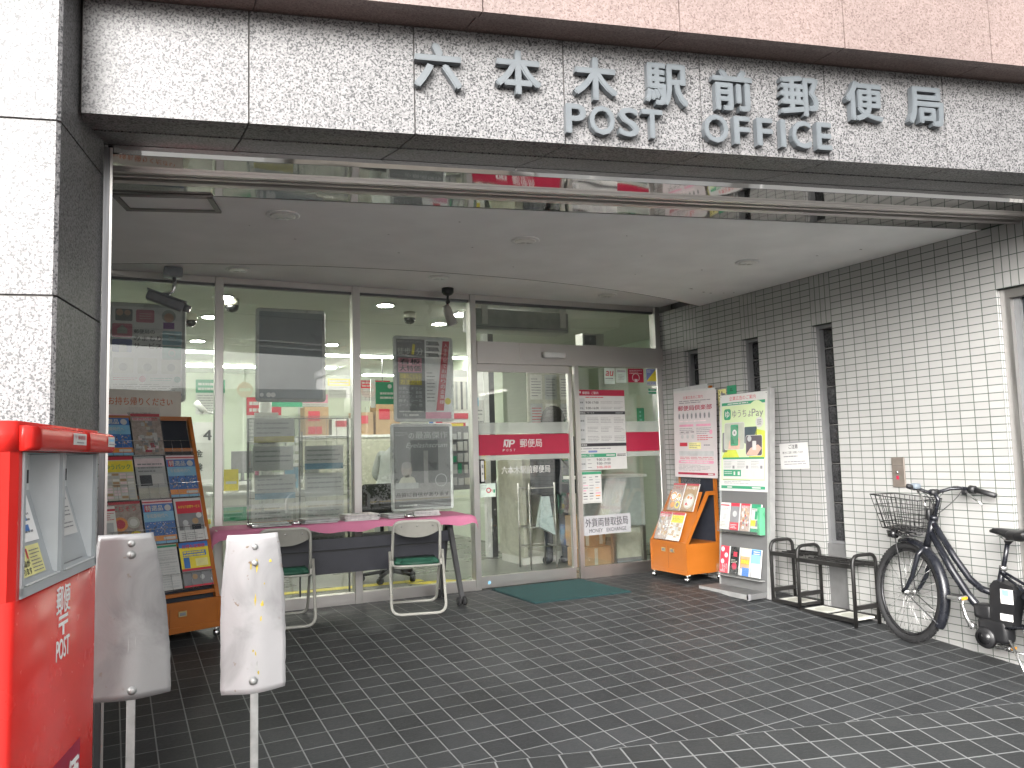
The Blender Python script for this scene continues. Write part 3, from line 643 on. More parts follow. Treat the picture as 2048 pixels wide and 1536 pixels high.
# writing booths
for i, (x, y) in enumerate([(-1.02, 3.55), (-.62, 3.75)]):
    root = thing('writing_booth', ('beige writing booth with a rounded screen, nearer the sliding door edge', 'beige writing booth half hidden by the person')[i], 'booth', (x, y, IZ), group='writing booths'); T0 = inv_local(root)
    M = MB(T0)
    prof = [(y-.25, IZ+.08), (y+.35, IZ+.08), (y+.35, 1.56), (y-.12, 1.56), (y-.20, 1.53), (y-.25, 1.45)]
    M.loft([(x-.02, a, b) for a, b in prof], [(x+.02, a, b) for a, b in prof], 'beige_panel'); M.box(x+.02, x+.42, y+.3, y+.35, IZ+.3, 1.56, 'beige_panel'); M.build('screen', root)
    M = MB(T0); M.box(x+.02, x+.42, y-.15, y+.3, .86, .9, 'off_white'); M.build('desk', root)
    M = MB(T0); M.box(x-.02, x+.42, y-.2, y+.3, IZ, IZ+.08, 'off_white'); M.build('plinth', root)
# wire trolley with a plastic bag
root = thing('wire_trolley', 'small wire trolley holding clear plastic bags by the person', 'trolley', (-.95, 3.1, IZ)); T0 = inv_local(root)
M = MB(T0)
for x, y in ((-1.12, 3.0), (-.82, 3.0), (-1.12, 3.25), (-.82, 3.25)): M.rod((x, y, IZ), (x, y, 1.0), .009, 'stainless', 6)
for z in (.35, .55, .95):
    M.tube([(-1.12, 3.0, z), (-.82, 3.0, z), (-.82, 3.25, z), (-1.12, 3.25, z)], .006, 'stainless', 6, True)
M.build('frame', root)
M = MB(T0); M.loft([(-.98, 2.98, .86), (-.90, 2.97, .86), (-.88, 3.02, .86), (-.98, 3.02, .86)], [(-1.04, 2.94, .56), (-.86, 2.93, .46), (-.84, 3.04, .46), (-1.03, 3.04, .55)], P('plastic_bag', (.45, .53, .53), .3)); M.build('bag', root)
# grey desk and boxes behind the fixed leaf
root = thing('side_desk', 'grey fronted desk just inside the fixed glass leaf', 'desk', (-.3, 2.75, IZ)); T0 = inv_local(root)
M = MB(T0); M.box(-.66, .12, 2.72, 2.74, .52, 1.03, P('desk_grey', (.36, .38, .37), .4)); M.build('modesty_panel', root)
M = MB(T0); M.box(-.68, .16, 2.72, 3.2, 1.03, 1.06, 'off_white'); M.build('worktop', root)
for x in (-.28, .1): M = MB(T0); M.box(x-.02, x+.02, 2.72, 2.76, IZ, .52, 'stainless'); M.build('leg', root)
for i, (x0, x1, y, z0, z1, lab) in enumerate([(-.62, -.38, 2.9, .32, .64, 'cardboard box stacked upright under the grey desk'), (-.66, -.26, 2.8, IZ, .32, 'flat cardboard box lying on the floor under the grey desk'), (-.36, -.24, 2.95, .32, .56, 'narrow cardboard box beside the upright one')]):
    M = MB(); M.bbox(x0, x1, y, y+.25, z0, z1, 'cardboard', .004, 1, False); M.box((x0+x1)/2-.02, (x0+x1)/2+.02, y-.002, y, z0+.01, z1-.01, 'beige_panel'); tag(M.build('cardboard_box'), lab, 'box', 'cardboard boxes under the desk')
M = MB(); M.box(-.22, .1, 2.78, 2.84, IZ+.06, .52, 'beige_panel'); M.box(-.22, .1, 2.775, 2.85, IZ, IZ+.06, 'ink_grey'); tag(M.build('cabinet'), 'cream low cabinet standing under the grey desk', 'cabinet')
# air unit above the door
root = thing('air_curtain', 'grey boxy air curtain unit hanging inside above the door', 'air curtain', (-1.3, 2.6, 2.5)); T0 = inv_local(root)
M = MB(T0); M.bbox(-1.93, -.89, 2.48, 2.75, 2.50, 2.70, 'grey_light' if 'grey_light' in MATS else P('grey_light', (.40, .41, .39), .45), .01, 2); M.box(-1.91, -.90, 2.476, 2.482, 2.525, 2.533, 'ink_grey'); M.build('casing', root)
M = MB(T0); M.box(-.99, -.93, 2.465, 2.485, 2.55, 2.735, 'off_white'); M.box(-1.85, -1.79, 2.465, 2.485, 2.55, 2.735, 'off_white'); M.build('bracket', root)
root = thing('wall_speaker', 'small dark grilled box high on the inner wall over the doorway', 'speaker', (-.5, 2.75, 2.42)); T0 = inv_local(root)
M = MB(T0); M.box(-.62, -.36, 2.66, 2.8, 2.40, 2.54, 'off_white'); M.build('case', root); M = MB(T0); M.box(-.60, -.46, 2.655, 2.66, 2.42, 2.52, 'ink_grey'); M.build('grille', root)
# cameras inside
def dome(x, y, z, lab):
    root = thing('dome_camera', lab, 'camera', (x, y, z), group='dome cameras inside'); T0 = inv_local(root)
    M = MB(T0); M.lathe([(.06, .06), (.065, .0)], (x, y, z), 'beige_panel', n=16); M.build('base', root)
    M = MB(T0); M.lathe([(.058, 0), (.055, -.03), (.04, -.05), (.015, -.06)], (x, y, z), 'black_gloss', n=16); M.build('dome', root)
dome(-4.05, 2.95, 2.68, 'dark dome camera above the left pane, nearer the mullion'); dome(-4.35, 3.5, 2.62, 'dark dome camera lower beside the pale poster frame'); dome(-2.35, 3.1, 2.68, 'dark dome camera left of the hanging spotlight')
root = thing('bullet_camera', 'white bullet camera on the mint back wall', 'camera', (-3.95, 6.2, 1.98)); T0 = inv_local(root)
M = MB(T0); M.tube([(-4.05, 6.2, 2.05), (-3.95, 6.15, 1.93)], .04, 'white_paint', 10); M.build('body', root); M = MB(T0); M.tube([(-3.98, 6.2, 1.95), (-3.85, 6.25, 1.92), (-3.8, 6.3, 1.98)], .012, 'white_paint', 6); M.build('arm', root)
# wire newspaper stand right behind the glass
root = thing('newspaper_stand', 'clear stand of printed sheets right behind the glass above the pink table', 'display stand', (-3.5, 2.5, IZ)); T0 = inv_local(root)
M = MB(T0); rnd = random.Random(11); glassy('acrylic', (.95, .955, .95), .06, milk=.10, milkc=(.8, .8, .8))
for x in (-3.97, -3.55, -3.13): M.rod((x, 2.55, IZ), (x, 2.55, 1.66), .008, 'grey_metal', 6)
for z in (.5, .75, 1.0, 1.25, 1.5, 1.66): M.rod((-3.97, 2.55, z), (-3.13, 2.55, z), .004, 'grey_metal', 5)
for k in range(10): M.rod((-3.95+k*.09, 2.548, .5), (-3.95+k*.09, 2.548, 1.66), .002, 'grey_metal', 4)
M.build('wire_frame', root)
M = MB(T0); M.box(-3.99, -3.11, 2.50, 2.505, .5, 1.68, 'acrylic'); M.build('front_sheet', root)
for i in range(2):
    for j in range(5):
        if (i, j) in ((1, 4),): continue
        M = MB(T0); x0 = -3.94+i*.42+rnd.uniform(-.01, .02); z0 = .52+j*.235; hh = .2; M.box(x0, x0+.33, 2.53, 2.538, z0, z0+hh, 'bright_paper' if 'bright_paper' in MATS else P('bright_paper', (.86, .86, .84), .6, var=.03))
        B = MB(T0 @ frame((x0, 2.528, z0), (1, 0, 0), (0, 0, 1)))
        if rnd.random() < .5: B.rect(0, 0, .33, .05, 0, rnd.choice(['orange_ink', 'sky_ink', 'yellow_ink', 'blue_ink']))
        B.lines(.02, .06, .31, hh-.02, 3, .001, 'paper_grey', .3, rnd=rnd); merge(M, B); M.build('leaflet', root)

# back wall posters, a column, a queue barrier and a second counter fill the hall
rnd = random.Random(77)
for i, (x, y, z, w_, h_, m_, lab) in enumerate([(-3.2, 7.9, 1.55, .5, .7, 'red_ink', 'red headed poster on the hall screen above the counter'), (-2.45, 7.9, 1.95, .45, .35, 'pink_ink', 'pink poster on the hall screen above the parcels'), (-1.5, 7.9, 2.2, .5, .33, 'red_ink', 'small red poster high on the hall screen'), (-.85, 7.9, 1.6, .45, .62, 'sky_ink', 'sky blue poster on the hall screen near the pegboard'), (-2.0, 7.9, 2.25, .36, .3, 'yellow_ink', 'yellow card high on the hall screen'), (-3.9, 7.9, 2.0, .4, .5, 'green_ink', 'green poster on the hall screen at the counter end')]):
    def pp(M, w=w_, h=h_, m=m_):
        M.rect(0, h*.62, w, h, .0008, m); M.lines(w*.08, h*.66, w*.9, h*.94, 2, .0016, 'paper', .5, rnd=rnd); M.lines(w*.06, h*.06, w*.94, h*.58, 7, .0008, 'ink_grey', .3, rnd=rnd)
    sheet_thing('hall_poster', lab, 'poster', (x, y, z), (1, 0, 0), (0, 0, 1), w_, h_, 'paper', pp, .003, 'posters on the hall screen')
M = MB(); M.box(-4.2, -.3, 7.91, 7.98, IZ, 2.6, 'int_wall'); tag(M.build('hall_screen'), 'pale freestanding screen wall carrying posters behind the parcels', 'screen')
M = MB(); M.lathe([(.07, 0), (.07, 2.6)], (-3.42, 5.0, IZ), 'white_paint', n=16); M.box(-3.55, -3.29, 4.92, 4.94, 1.45, 1.85, 'paper'); M.box(-3.51, -3.33, 4.915, 4.92, 1.5, 1.6, 'ink_grey'); tag(M.build('column'), 'slim white column with a notice inside the second glass pane', 'column')
root = thing('entry_counter', 'low white writing counter with leaflets in the middle of the hall', 'counter', (-3.2, 5.6, IZ)); T0 = inv_local(root)
M = MB(T0); M.box(-3.9, -2.7, 5.55, 5.9, IZ, .92, 'off_white'); M.box(-3.9, -2.7, 5.545, 5.55, .6, .8, 'paper'); M.box(-3.8, -3.5, 5.54, 5.546, .62, .78, 'green_ink'); M.build('body', root)
M = MB(T0); M.box(-3.95, -2.65, 5.5, 5.95, .92, .95, 'white_paint'); M.build('top', root)
for i, (x, m_, lab) in enumerate([(-3.8, 'yellow_ink', 'yellow leaflet box on the hall counter'), (-3.45, 'pink_ink', 'pink leaflet box on the hall counter'), (-3.1, 'sky_ink', 'light blue leaflet box on the hall counter'), (-2.85, 'paper_grey', 'grey leaflet box at the end of the hall counter')]):
    M = MB(); M.box(x, x+.18, 5.6, 5.72, .95, 1.15, 'off_white'); M.box(x+.01, x+.17, 5.595, 5.6, .97, 1.22, m_); M.box(x+.03, x+.15, 5.592, 5.595, 1.05, 1.08, 'paper'); tag(M.build('leaflet_box'), lab, 'leaflet box', 'leaflet boxes on the hall counter')
root = thing('office_chair', 'dark office chair on castors behind the right chair', 'chair', (-2.55, 3.2, IZ)); T0 = inv_local(root)
M = MB(T0); M.bbox(-2.78, -2.34, 3.0, 3.42, .50, .58, 'black_cloth', .03, 3); M.build('seat', root); M = MB(T0); M.bbox(-2.76, -2.36, 3.40, 3.46, .66, 1.05, 'black_cloth', .03, 3); M.rod((-2.56, 3.42, .55), (-2.56, 3.44, .7), .02, 'black_paint'); M.build('backrest', root)
M = MB(T0); M.rod((-2.56, 3.2, .2), (-2.56, 3.2, .5), .025, 'black_paint')
for k in range(5): a = 1.2566*k+.3; M.tube([(-2.56, 3.2, .22), (-2.56+.27*math.cos(a), 3.2+.27*math.sin(a), .19)], .018, 'black_paint', 6); M.lathe([(.03, -.02), (.03, .02)], (-2.56+.27*math.cos(a), 3.2+.27*math.sin(a), .16), 'black_paint', (math.sin(a), math.cos(a), 0), 10)
M.build('swivel_base', root)

# ------------------------------------------------------------------ people
def figure(name, label, loc, rz, J, E, mats_of, hair=None, extra=None):
    root = thing(name, label, 'person', loc, rz)
    me = bpy.data.meshes.new('skeleton'); keys = list(J)
    me.from_pydata([J[k][0] for k in keys], [(keys.index(a), keys.index(b)) for a, b in E], [])
    ob = bpy.data.objects.new('skeleton', me); col.objects.link(ob)
    md = ob.modifiers.new('skin', 'SKIN'); md.branch_smoothing = .3
    for i, k in enumerate(keys):
        sv = me.skin_vertices[0].data[i]; r = J[k][1]; sv.radius = r if isinstance(r, tuple) else (r, r); sv.use_root = (i == 0)
    s2 = ob.modifiers.new('sub', 'SUBSURF'); s2.levels = 2; s2.render_levels = 2
    dg = bpy.context.evaluated_depsgraph_get(); m2 = bpy.data.meshes.new_from_object(ob.evaluated_get(dg)); bpy.data.objects.remove(ob)
    m2.name = 'body'
    names = []
    for p in m2.polygons:
        c = p.center; best = None
        for a, b in E:
            A_, B_ = Vector(J[a][0]), Vector(J[b][0]); t = max(0, min(1, (c-A_).dot(B_-A_)/max((B_-A_).length_squared, 1e-9))); d = (c-(A_+(B_-A_)*t)).length
            if best is None or d < best[0]: best = (d, (a, b))
        mm = mats_of(best[1], c)
        if mm not in names: names.append(mm)
        p.material_index = names.index(mm); p.use_smooth = True
    m2.materials.clear()
    idx = [p.material_index for p in m2.polygons]
    for n_ in names: m2.materials.append(MATS[n_])
    for p, i in zip(m2.polygons, idx): p.material_index = i
    o = bpy.data.objects.new('body', m2); col.objects.link(o); o.parent = root
    if hair: hair(root)
    return root
def stand_joints(h=1.62, arm=(.0, .0), lean=0.):
    J = {'pelvis': ((0, 0, .53*h), (.125, .09)), 'waist': ((0, .01, .61*h), (.115, .085)), 'chest': ((0, .0, .73*h), (.145, .10)), 'neckb': ((0, -.01, .815*h), (.075, .07)), 'neck': ((0, .0, .855*h), .048), 'head': ((0, .025, .93*h), (.072, .088)), 'crown': ((0, .02, .975*h), (.055, .065))}
    for s, n in ((-1, 'l'), (1, 'r')):
        J['sh'+n] = ((s*.165, -.01, .80*h), .058); J['el'+n] = ((s*.215, .04, .64*h), .042); J['wr'+n] = ((s*.15, .24, .62*h), .030); J['ha'+n] = ((s*.12, .32, .63*h), (.034, .016))
        for k in range(4): J['f%d%s' % (k, n)] = ((s*(.145-.018*k), .395-.006*abs(k-1.4), .628*h-.012*k*.3), .0085)
        J['th'+n] = ((s*.085, .335, .645*h), .010)
        J['hip'+n] = ((s*.085, 0, .50*h), .088); J['kn'+n] = ((s*.09, .015, .275*h), .056); J['an'+n] = ((s*.09, -.02, .055*h), .038); J['heel'+n] = ((s*.09, -.03, .025*h), .036); J['toe'+n] = ((s*.105, .14, .02*h), (.038, .022))
    E = [('pelvis', 'waist'), ('waist', 'chest'), ('chest', 'neckb'), ('neckb', 'neck'), ('neck', 'head'), ('head', 'crown')]
    for n in 'lr':
        E += [('chest', 'sh'+n), ('sh'+n, 'el'+n), ('el'+n, 'wr'+n), ('wr'+n, 'ha'+n), ('pelvis', 'hip'+n), ('hip'+n, 'kn'+n), ('kn'+n, 'an'+n), ('an'+n, 'heel'+n), ('heel'+n, 'toe'+n), ('ha'+n, 'th'+n)] + [('ha'+n, 'f%d%s' % (k, n)) for k in range(4)]
    return J, E
def mats_std(top, legs, shoes='black_cloth', sleeve=True):
    def f(e, c):
        a, b = e
        if b[:-1] in ('heel', 'toe') : return shoes
        if b[:-1] in ('hip', 'kn', 'an') : return legs
        if b in ('neck', 'head', 'crown') or b[:-1] in ('ha', 'th', 'f0', 'f1', 'f2', 'f3'): return 'skin'
        if b[:-1] == 'wr' and not sleeve: return 'skin'
        return top
    return f
J, E = stand_joints(1.66)
def hair1(root):
    M = MB(); M.lathe([(.165, -.30), (.158, -.24), (.148, -.12), (.132, 0), (.11, .07), (.07, .115), (.02, .13)], (0, -.01, 1.56), 'hair', n=22)
    for i, v in enumerate(M.v):
        x, y, z = v; k = 1.0
        if y > .05 and z < 1.6: y = .05 + (y-.05)*.25
        M.v[i] = (x, y*.9, z)
    M.build('hair', root)
    B = MB(); B.loft([(-.26, -.13, 1.36), (.26, -.13, 1.36), (.24, .14, 1.36), (-.24, .14, 1.36)], [(-.27, -.15, .74), (.27, -.15, .74), (.25, .14, .74), (-.25, .14, .74)], 'navy_cloth', True)
    B2 = MB(); bm = bmesh.new()
    vs_ = [bm.verts.new(v) for v in B.v]; [bm.faces.new([vs_[i] for i in f]) for f in B.f]
    bmesh.ops.bevel(bm, geom=list(bm.edges), offset=.07, segments=3, profile=.6, affect='EDGES'); B2.bm(bm, 'navy_cloth'); B2.build('coat', root)
    B = MB(); B.tube([(-.17, -.10, 1.37), (-.05, -.165, 1.2), (.12, -.175, 1.0), (.25, -.13, .86)], .012, 'black_cloth', 6); B.build('bag_strap', root)
person1 = figure('person', 'person with long dark hair in a dark coat standing with back turned at the machine', (-.70, 3.2, IZ), R_(-8), J, E, mats_std('navy_cloth', 'black_cloth'), hair1)
J, E = stand_joints(1.60)
# leaning forward over the counter: tip everything above the hips
for k in list(J):
    (x, y, z), r = J[k]
    if z > .85 and not k.startswith('hip'):
        a = R_(-28); dy, dz = y, z-.85; J[k] = ((x, dy*math.cos(a)-dz*math.sin(a)*1.0, .85+dy*math.sin(a)+dz*math.cos(a)), r)
def cap2(root):
    c = Vector(J['crown'][0]); M = MB(); ax = (0, .35, .94)
    M.lathe([(.098, -.05), (.10, .0), (.092, .045), (.06, .085), (.02, .10)], c-Vector((0, .012, .03)), 'blue_cap', ax, 18)
    M.loft([(c.x-.075, c.y+.07, c.z-.035), (c.x+.075, c.y+.07, c.z-.035), (c.x+.075, c.y+.07, c.z-.025), (c.x-.075, c.y+.07, c.z-.025)], [(c.x-.05, c.y+.165, c.z-.085), (c.x+.05, c.y+.165, c.z-.085), (c.x+.05, c.y+.165, c.z-.078), (c.x-.05, c.y+.165, c.z-.078)], 'blue_cap'); M.build('cap', root)
person2 = figure('person', 'person in a blue cap and white shirt bending forward inside the hall', (-2.25, 4.3, IZ), R_(-50), J, E, mats_std('white_cloth', 'black_cloth', sleeve=False), cap2)
# ================================================================== the street behind the camera (seen only as reflections)
P('brick_tan', (.60, .54, .47), .8, var=.12, scale=1.5); P('concrete_grey', (.66, .66, .65), .8, var=.12, scale=1.2); P('window_dark', (.04, .05, .06), .1); P('render_white', (.82, .81, .79), .8, var=.05)
for i, (x0, x1, y, h, m, lab) in enumerate([(-30, -13, -29, 5.5, 'render_white', 'white rendered office block across the street'), (-12.5, -3.5, -31, 3.8, 'brick_tan', 'tan low building across the street'), (-2.5, 5, -29, 4.6, 'concrete_grey', 'grey concrete building across the street'), (6, 22, -31, 6.5, 'render_white', 'tall white building at the far side of the crossing')]):
    root = thing('street_building', lab, 'building', ((x0+x1)/2, y, RZ)); T0 = inv_local(root)
    M = MB(T0); M.box(x0, x1, y-8, y, RZ-.3, RZ+h, m); M.box(x0-.1, x1+.1, y-8.1, y+.1, RZ+h, RZ+h+.4, 'concrete_grey'); M.build('wall', root)
    nxw = int((x1-x0)/2.4)
    M = MB(T0)
    for k in range(nxw):
        for f_ in range(int(h/3.2)):
            a = x0+.6+k*2.4; M.box(a, a+1.5, y, y+.06, RZ+1.0+f_*3.1, RZ+2.6+f_*3.1, 'window_dark')
    M.build('window', root)
for i, (x, y, z) in enumerate([(1.31, -12.49, 3.16), (-1.7, -13.99, 3.26)]):  # second sign is added only to repeat the reflection of the first
    root = thing('no_entry_sign', ('round red no entry sign on a white pole, mirrored in the third glass pane', 'added copy of the no entry sign, placed to repeat its reflection in the second glass pane')[i], 'road sign', (x, y, RZ), group='no entry signs across the street'); T0 = inv_local(root)
    M = MB(T0); M.rod((x, y-.06, RZ), (x, y-.06, z+.6), .04, 'white_paint', 10); M.build('pole', root)
    M = MB(T0); M.lathe([(.215, 0), (.215, .012)], (x, y, z), 'sign_red' if 'sign_red' in MATS else P('sign_red', (.75, .04, .04), .4), (0, 1, 0), 28); M.box(x-.15, x+.15, y+.013, y+.018, z-.04, z+.04, 'white_paint'); M.box(x-.17, x+.17, y-.01, y+.01, z-.46, z-.30, 'white_paint'); M.build('disc', root)
for i, (x, y) in enumerate([(-3.2, -7.3), (-.9, -7.9)]):
    root = thing('guard_rail', ('white tubular guard rail by the kerb, the one before the shrub', 'white tubular guard rail by the kerb, the one further along')[i], 'guard rail', (x, y, RZ+.1), group='guard rails along the kerb'); T0 = inv_local(root)
    M = MB(T0); M.tube([(x-.9, y+.2, -.6), (x-.9, y+.2, .54), (x-.8, y+.18, .62), (x+.8, y-.2, .62), (x+.9, y-.22, .54), (x+.9, y-.22, -.6)], .035, 'white_paint', 8); M.rod((x-.9, y+.2, .25), (x+.9, y-.22, .25), .03, 'white_paint', 8); M.build('tube_frame', root)
P('leaf_green', (.075, .11, .035), .6, var=.4, scale=9); P('leaf_dark', (.035, .055, .02), .6, var=.4, scale=9); P('bark', (.09, .065, .045), .9)
root = thing('street_shrub', 'bushy green shrub beside the road', 'shrub', (.05, -8.4, RZ)); T0 = inv_local(root); rnd = random.Random(21); M = MB(T0)
for k in range(1500):
    a = rnd.uniform(0, 6.28); u_ = rnd.uniform(-1, 1); rr = rnd.uniform(.55, 1.) * (1+.25*math.sin(3*a)); c = Vector((.05+.55*rr*math.cos(a)*math.sqrt(1-u_*u_), -8.4+.55*rr*math.sin(a)*math.sqrt(1-u_*u_), 1.0+.75*rr*u_))
    d = Vector((rnd.gauss(0, 1), rnd.gauss(0, 1), rnd.gauss(0, 1))).normalized(); e = d.orthogonal().normalized(); s_ = rnd.uniform(.03, .06)
    M.add([tuple(c-d*s_), tuple(c+e*s_*.5), tuple(c+d*s_), tuple(c-e*s_*.5)], [(0, 1, 2, 3)], rnd.choice(['leaf_green', 'leaf_green', 'leaf_dark']))
M.build('foliage', root); M = MB(T0); M.rod((.05, -8.4, RZ), (.05, -8.4, .6), .05, 'bark', 8); M.build('trunk', root)
# ================================================================== lettering on the lintel
def sign_letters(name, label, items, z0, z1, c=-2.272, depth=.032, bold=.012):
    root = thing(name, label, 'sign', fp(items[0][1], c, z0)); T0 = inv_local(root)
    for ch, xa, xb, *zz in items:
        a, b = zz if zz else (z0, z1)
        vs, fs = glyphs(ch, 0., .05)
        a0 = min(v[0] for v in vs)-bold; a1 = max(v[0] for v in vs)+bold; b0 = min(v[1] for v in vs)-bold; b1 = max(v[1] for v in vs)+bold
        M = MB(T0 @ frame(fp(xa, c, a), (TX, TY, 0), (0, 0, 1))); wd = (xb-xa)/TX
        e0 = min(v[2] for v in vs); e1 = max(v[2] for v in vs)
        for k, (ox, oy) in enumerate(((-1, -.6), (1, .6), (-.6, 1), (.6, -1), (0, 0))):
            M.add([((v[0]+ox*bold-a0)/(a1-a0)*wd, (v[1]+oy*bold-b0)/(b1-b0)*(b-a), .004+k*.0003+(v[2]-e0)/(e1-e0)*(depth+k*.0003)) for v in vs], fs, 'letter_grey')
        M.build('letter', root)
    return root
ks = []
for ch, xc in zip('六本木駅前郵便局', (-3.790, -3.453, -3.115, -2.79, -2.474, -2.141, -1.805, -1.472)):
    hw = .098 if ch not in '駅' else .1
    ks.append((ch, xc-hw, xc+hw))
sign_letters('name_lettering', 'raised grey Japanese characters spelling the post office name on the granite lintel', ks, 2.835, 3.03, bold=.026)
es = [('P', -3.253, -3.162), ('O', -3.148, -3.035), ('S', -3.018, -2.925), ('T', -2.912, -2.815), ('O', -2.622, -2.505), ('F', -2.478, -2.398), ('F', -2.366, -2.286), ('I', -2.248, -2.222), ('C', -2.192, -2.094), ('E', -2.066, -1.988)]
sign_letters('english_lettering', 'raised grey capital letters reading POST OFFICE under the Japanese name', es, 2.680, 2.812, bold=.02)

# ================================================================== post box
P('post_red', (.52, .020, .016), .24, var=.05, bmp=.02, bscale=500, rvar=.05, spec=.22); P('box_grey', (.36, .385, .40), .45, var=.06); P('box_light', (.60, .62, .63), .5, var=.05); P('deep_red', (.36, .015, .05), .35)
GB = -.28
bo = (-5.159, -2.526, 0)
root = thing('post_box', 'tall red post box with two grey posting bays in front of the granite pillar', 'post box', (-5.159, -2.526, GB)); 
TB = inv_local(root) @ frame(bo, (NX, NY, 0), (-TX, -TY, 0))          # x along its front, y into the box, z up
def rpoly(x0, x1, y0, y1, r, n=5, corners='abcd'):
    p = []
    for cx, cy_, a0, k in ((x1-r, y1-r, 0, 'c'), (x0+r, y1-r, 90, 'd'), (x0+r, y0+r, 180, 'a'), (x1-r, y0+r, 270, 'b')):
        for i in range(n+1):
            a = R_(a0+90*i/n); p.append((cx+r*math.cos(a), cy_+r*math.sin(a)))
    return p
M = MB(TB)
M.prism(rpoly(-.055, .572, 0, .46, .03), GB+.08, 1.046, 'post_red', True)
M.prism(rpoly(-.055, .572, 0, .46, .03), 1.338, 1.398, 'post_red', True)
M.prism([(-.025, 0), (-.008, 0), (-.008, .17), (.535, .17), (.535, 0), (.545, 0), (.565, .01), (.572, .03), (.572, .43), (.54, .46), (-.025, .46), (-.055, .43), (-.055, .03), (-.046, .01)], 1.046, 1.338, 'post_red')
M.prism(rpoly(-.03, .55, .03, .44, .02), GB, GB+.08, 'box_grey', True)
M.build('casing', root)
M = MB(TB)
for a, b in ((-.03, .315), (.318, .585)):
    pr = [(0, 1.389), (-.028, 1.388), (-.035, 1.382), (-.037, 1.347), (-.030, 1.339), (0, 1.338)]
    ins = .018
    M.loft([(a, y*.3, z) for y, z in pr], [(a+ins, y, z) for y, z in pr], 'post_red', True, True); M.loft([(a+ins, y, z) for y, z in pr], [(b-ins, y, z) for y, z in pr], 'post_red', True, False); M.loft([(b-ins, y, z) for y, z in pr], [(b, y*.3, z) for y, z in pr], 'post_red', True, True)
M.build('hood', root)
M = MB(TB)
# grey bay frame: rim, divider, side cheeks, sloping trays and slots
for a, b in ((-.008, .006), (.238, .258), (.515, .535)): M.box(a, b, -.004, .16, 1.05, 1.337, 'box_grey')
M.box(-.008, .535, -.004, .01, 1.046, 1.066, 'box_grey')
for a, b in ((.006, .238), (.258, .515)):
    M.add([(a, .004, 1.066), (b, .004, 1.066), (b, .012, 1.074), (a, .012, 1.074), (b, .064, 1.255), (a, .064, 1.255)], [(0, 1, 2, 3), (3, 2, 4, 5)], 'box_grey')
    M.add([(a, .064, 1.255), (b, .064, 1.255), (b, .064, 1.335), (a, .064, 1.335)], [(0, 1, 2, 3)], 'box_light')
    M.box(a+.02, b-.02, .060, .0635, 1.27, 1.30, 'dark_void')
    M.add([(a, .0, 1.336), (b, .0, 1.336), (b, .16, 1.336), (a, .16, 1.336)], [(0, 1, 2, 3)], 'box_grey')
    M.add([(b, 0, 1.07), (b, .15, 1.26), (b, .15, 1.336), (b, 0, 1.336)], [(0, 1, 2, 3)], 'box_light') if 0 else M.box(b-.004, b-.001, .003, .15, 1.07, 1.334, 'box_light')
    M.box(a+.01, b-.01, -.006, -.003, 1.068, 1.071, 'box_light')
M.build('posting_bay', root)
sl = Vector((0, .052, .181)).normalized()
def tray(x0, o=.02):  # frame on the sloping tray
    return TB @ frame((x0, .0112, 1.074), (1, 0, 0), (0, sl.y, sl.z))
P('letter_white', (.88, .88, .87), .5, var=.03)
B = MB(tray(.008)); B.rect(0, .075, .195, .182, .001, 'letter_white'); B.text('書面', .03, .155, .10, .175, .002, 'ink_grey', .01); B.lines(.02, .09, .17, .155, 5, .002, 'ink_grey', .35); B.rect(.10, .12, .15, .135, .0025, 'blue_ink'); B.rect(.10, .098, .15, .112, .0025, 'blue_ink'); B.rect(.03, .12, .07, .133, .0025, 'red_ink')
B.rect(0, .005, .18, .068, .001, P('pale_yellow', (.74, .70, .30), .5)); B.text('10/1', .02, .04, .10, .063, .002, 'red_ink', .03); B.text('郵便局が', .015, .024, .10, .039, .002, 'ink', .03); B.text('変わります', .015, .008, .10, .023, .002, 'ink', .03); B.lines(.11, .008, .17, .06, 7, .002, 'ink_grey', .3)
B.build('posting_label', root)
B = MB(tray(.265)); B.rect(0, .065, .22, .20, .001, 'paper'); B.lines(.02, .15, .20, .19, 3, .002, 'ink_grey', .4); B.lines(.02, .08, .2, .14, 6, .002, 'ink_grey', .3); B.rect(.05, .002, .2, .004, .001, 'ink_grey'); B.build('posting_label', root)
FB = TB @ frame((0, -.0008, 0), (1, 0, 0), (0, 0, 1))                 # front face, x along, y up
def slanted(B, t, x0, x1, y0, y1, m, bold=.03): B.text(t, x0, y0, x1, y1, 0, m, bold)
P('letter_white', (.88, .88, .87), .5, var=.03)
B = MB(FB)
slanted(B, '郵便', .224, .327, .968, 1.034, 'letter_white', .03)
B.rect(.243, .957, .312, .965, 0, 'letter_white'); B.rect(.243, .942, .312, .950, 0, 'letter_white'); B.rect(.270, .920, .285, .942, 0, 'letter_white')
slanted(B, 'POST', .228, .327, .866, .914, 'letter_white', .05); B.build('lettering', root)
B = MB(FB); B.rect(-.03, .22, .43, .643, -.0002, 'deep_red'); slanted(B, '日本郵便', .06, .425, .50, .615, 'letter_white', .05); B.build('base_sticker', root)
B = MB(TB @ frame((0, -.0372, 0), (1, 0, 0), (0, 0, 1))); B.rect(.195, 1.354, .298, 1.380, 0, 'paper'); B.text('〒 郵便局', .205, 1.366, .285, 1.376, .0006, 'red_ink', .01); B.rect(.22, 1.358, .275, 1.361, .0006, 'ink_grey')
B.rect(.498, 1.354, .566, 1.380, 0, 'paper'); B.rect(.505, 1.368, .56, 1.374, .0006, 'sky_ink'); B.rect(.505, 1.359, .56, 1.362, .0006, 'ink_grey'); B.build('hood_label', root)

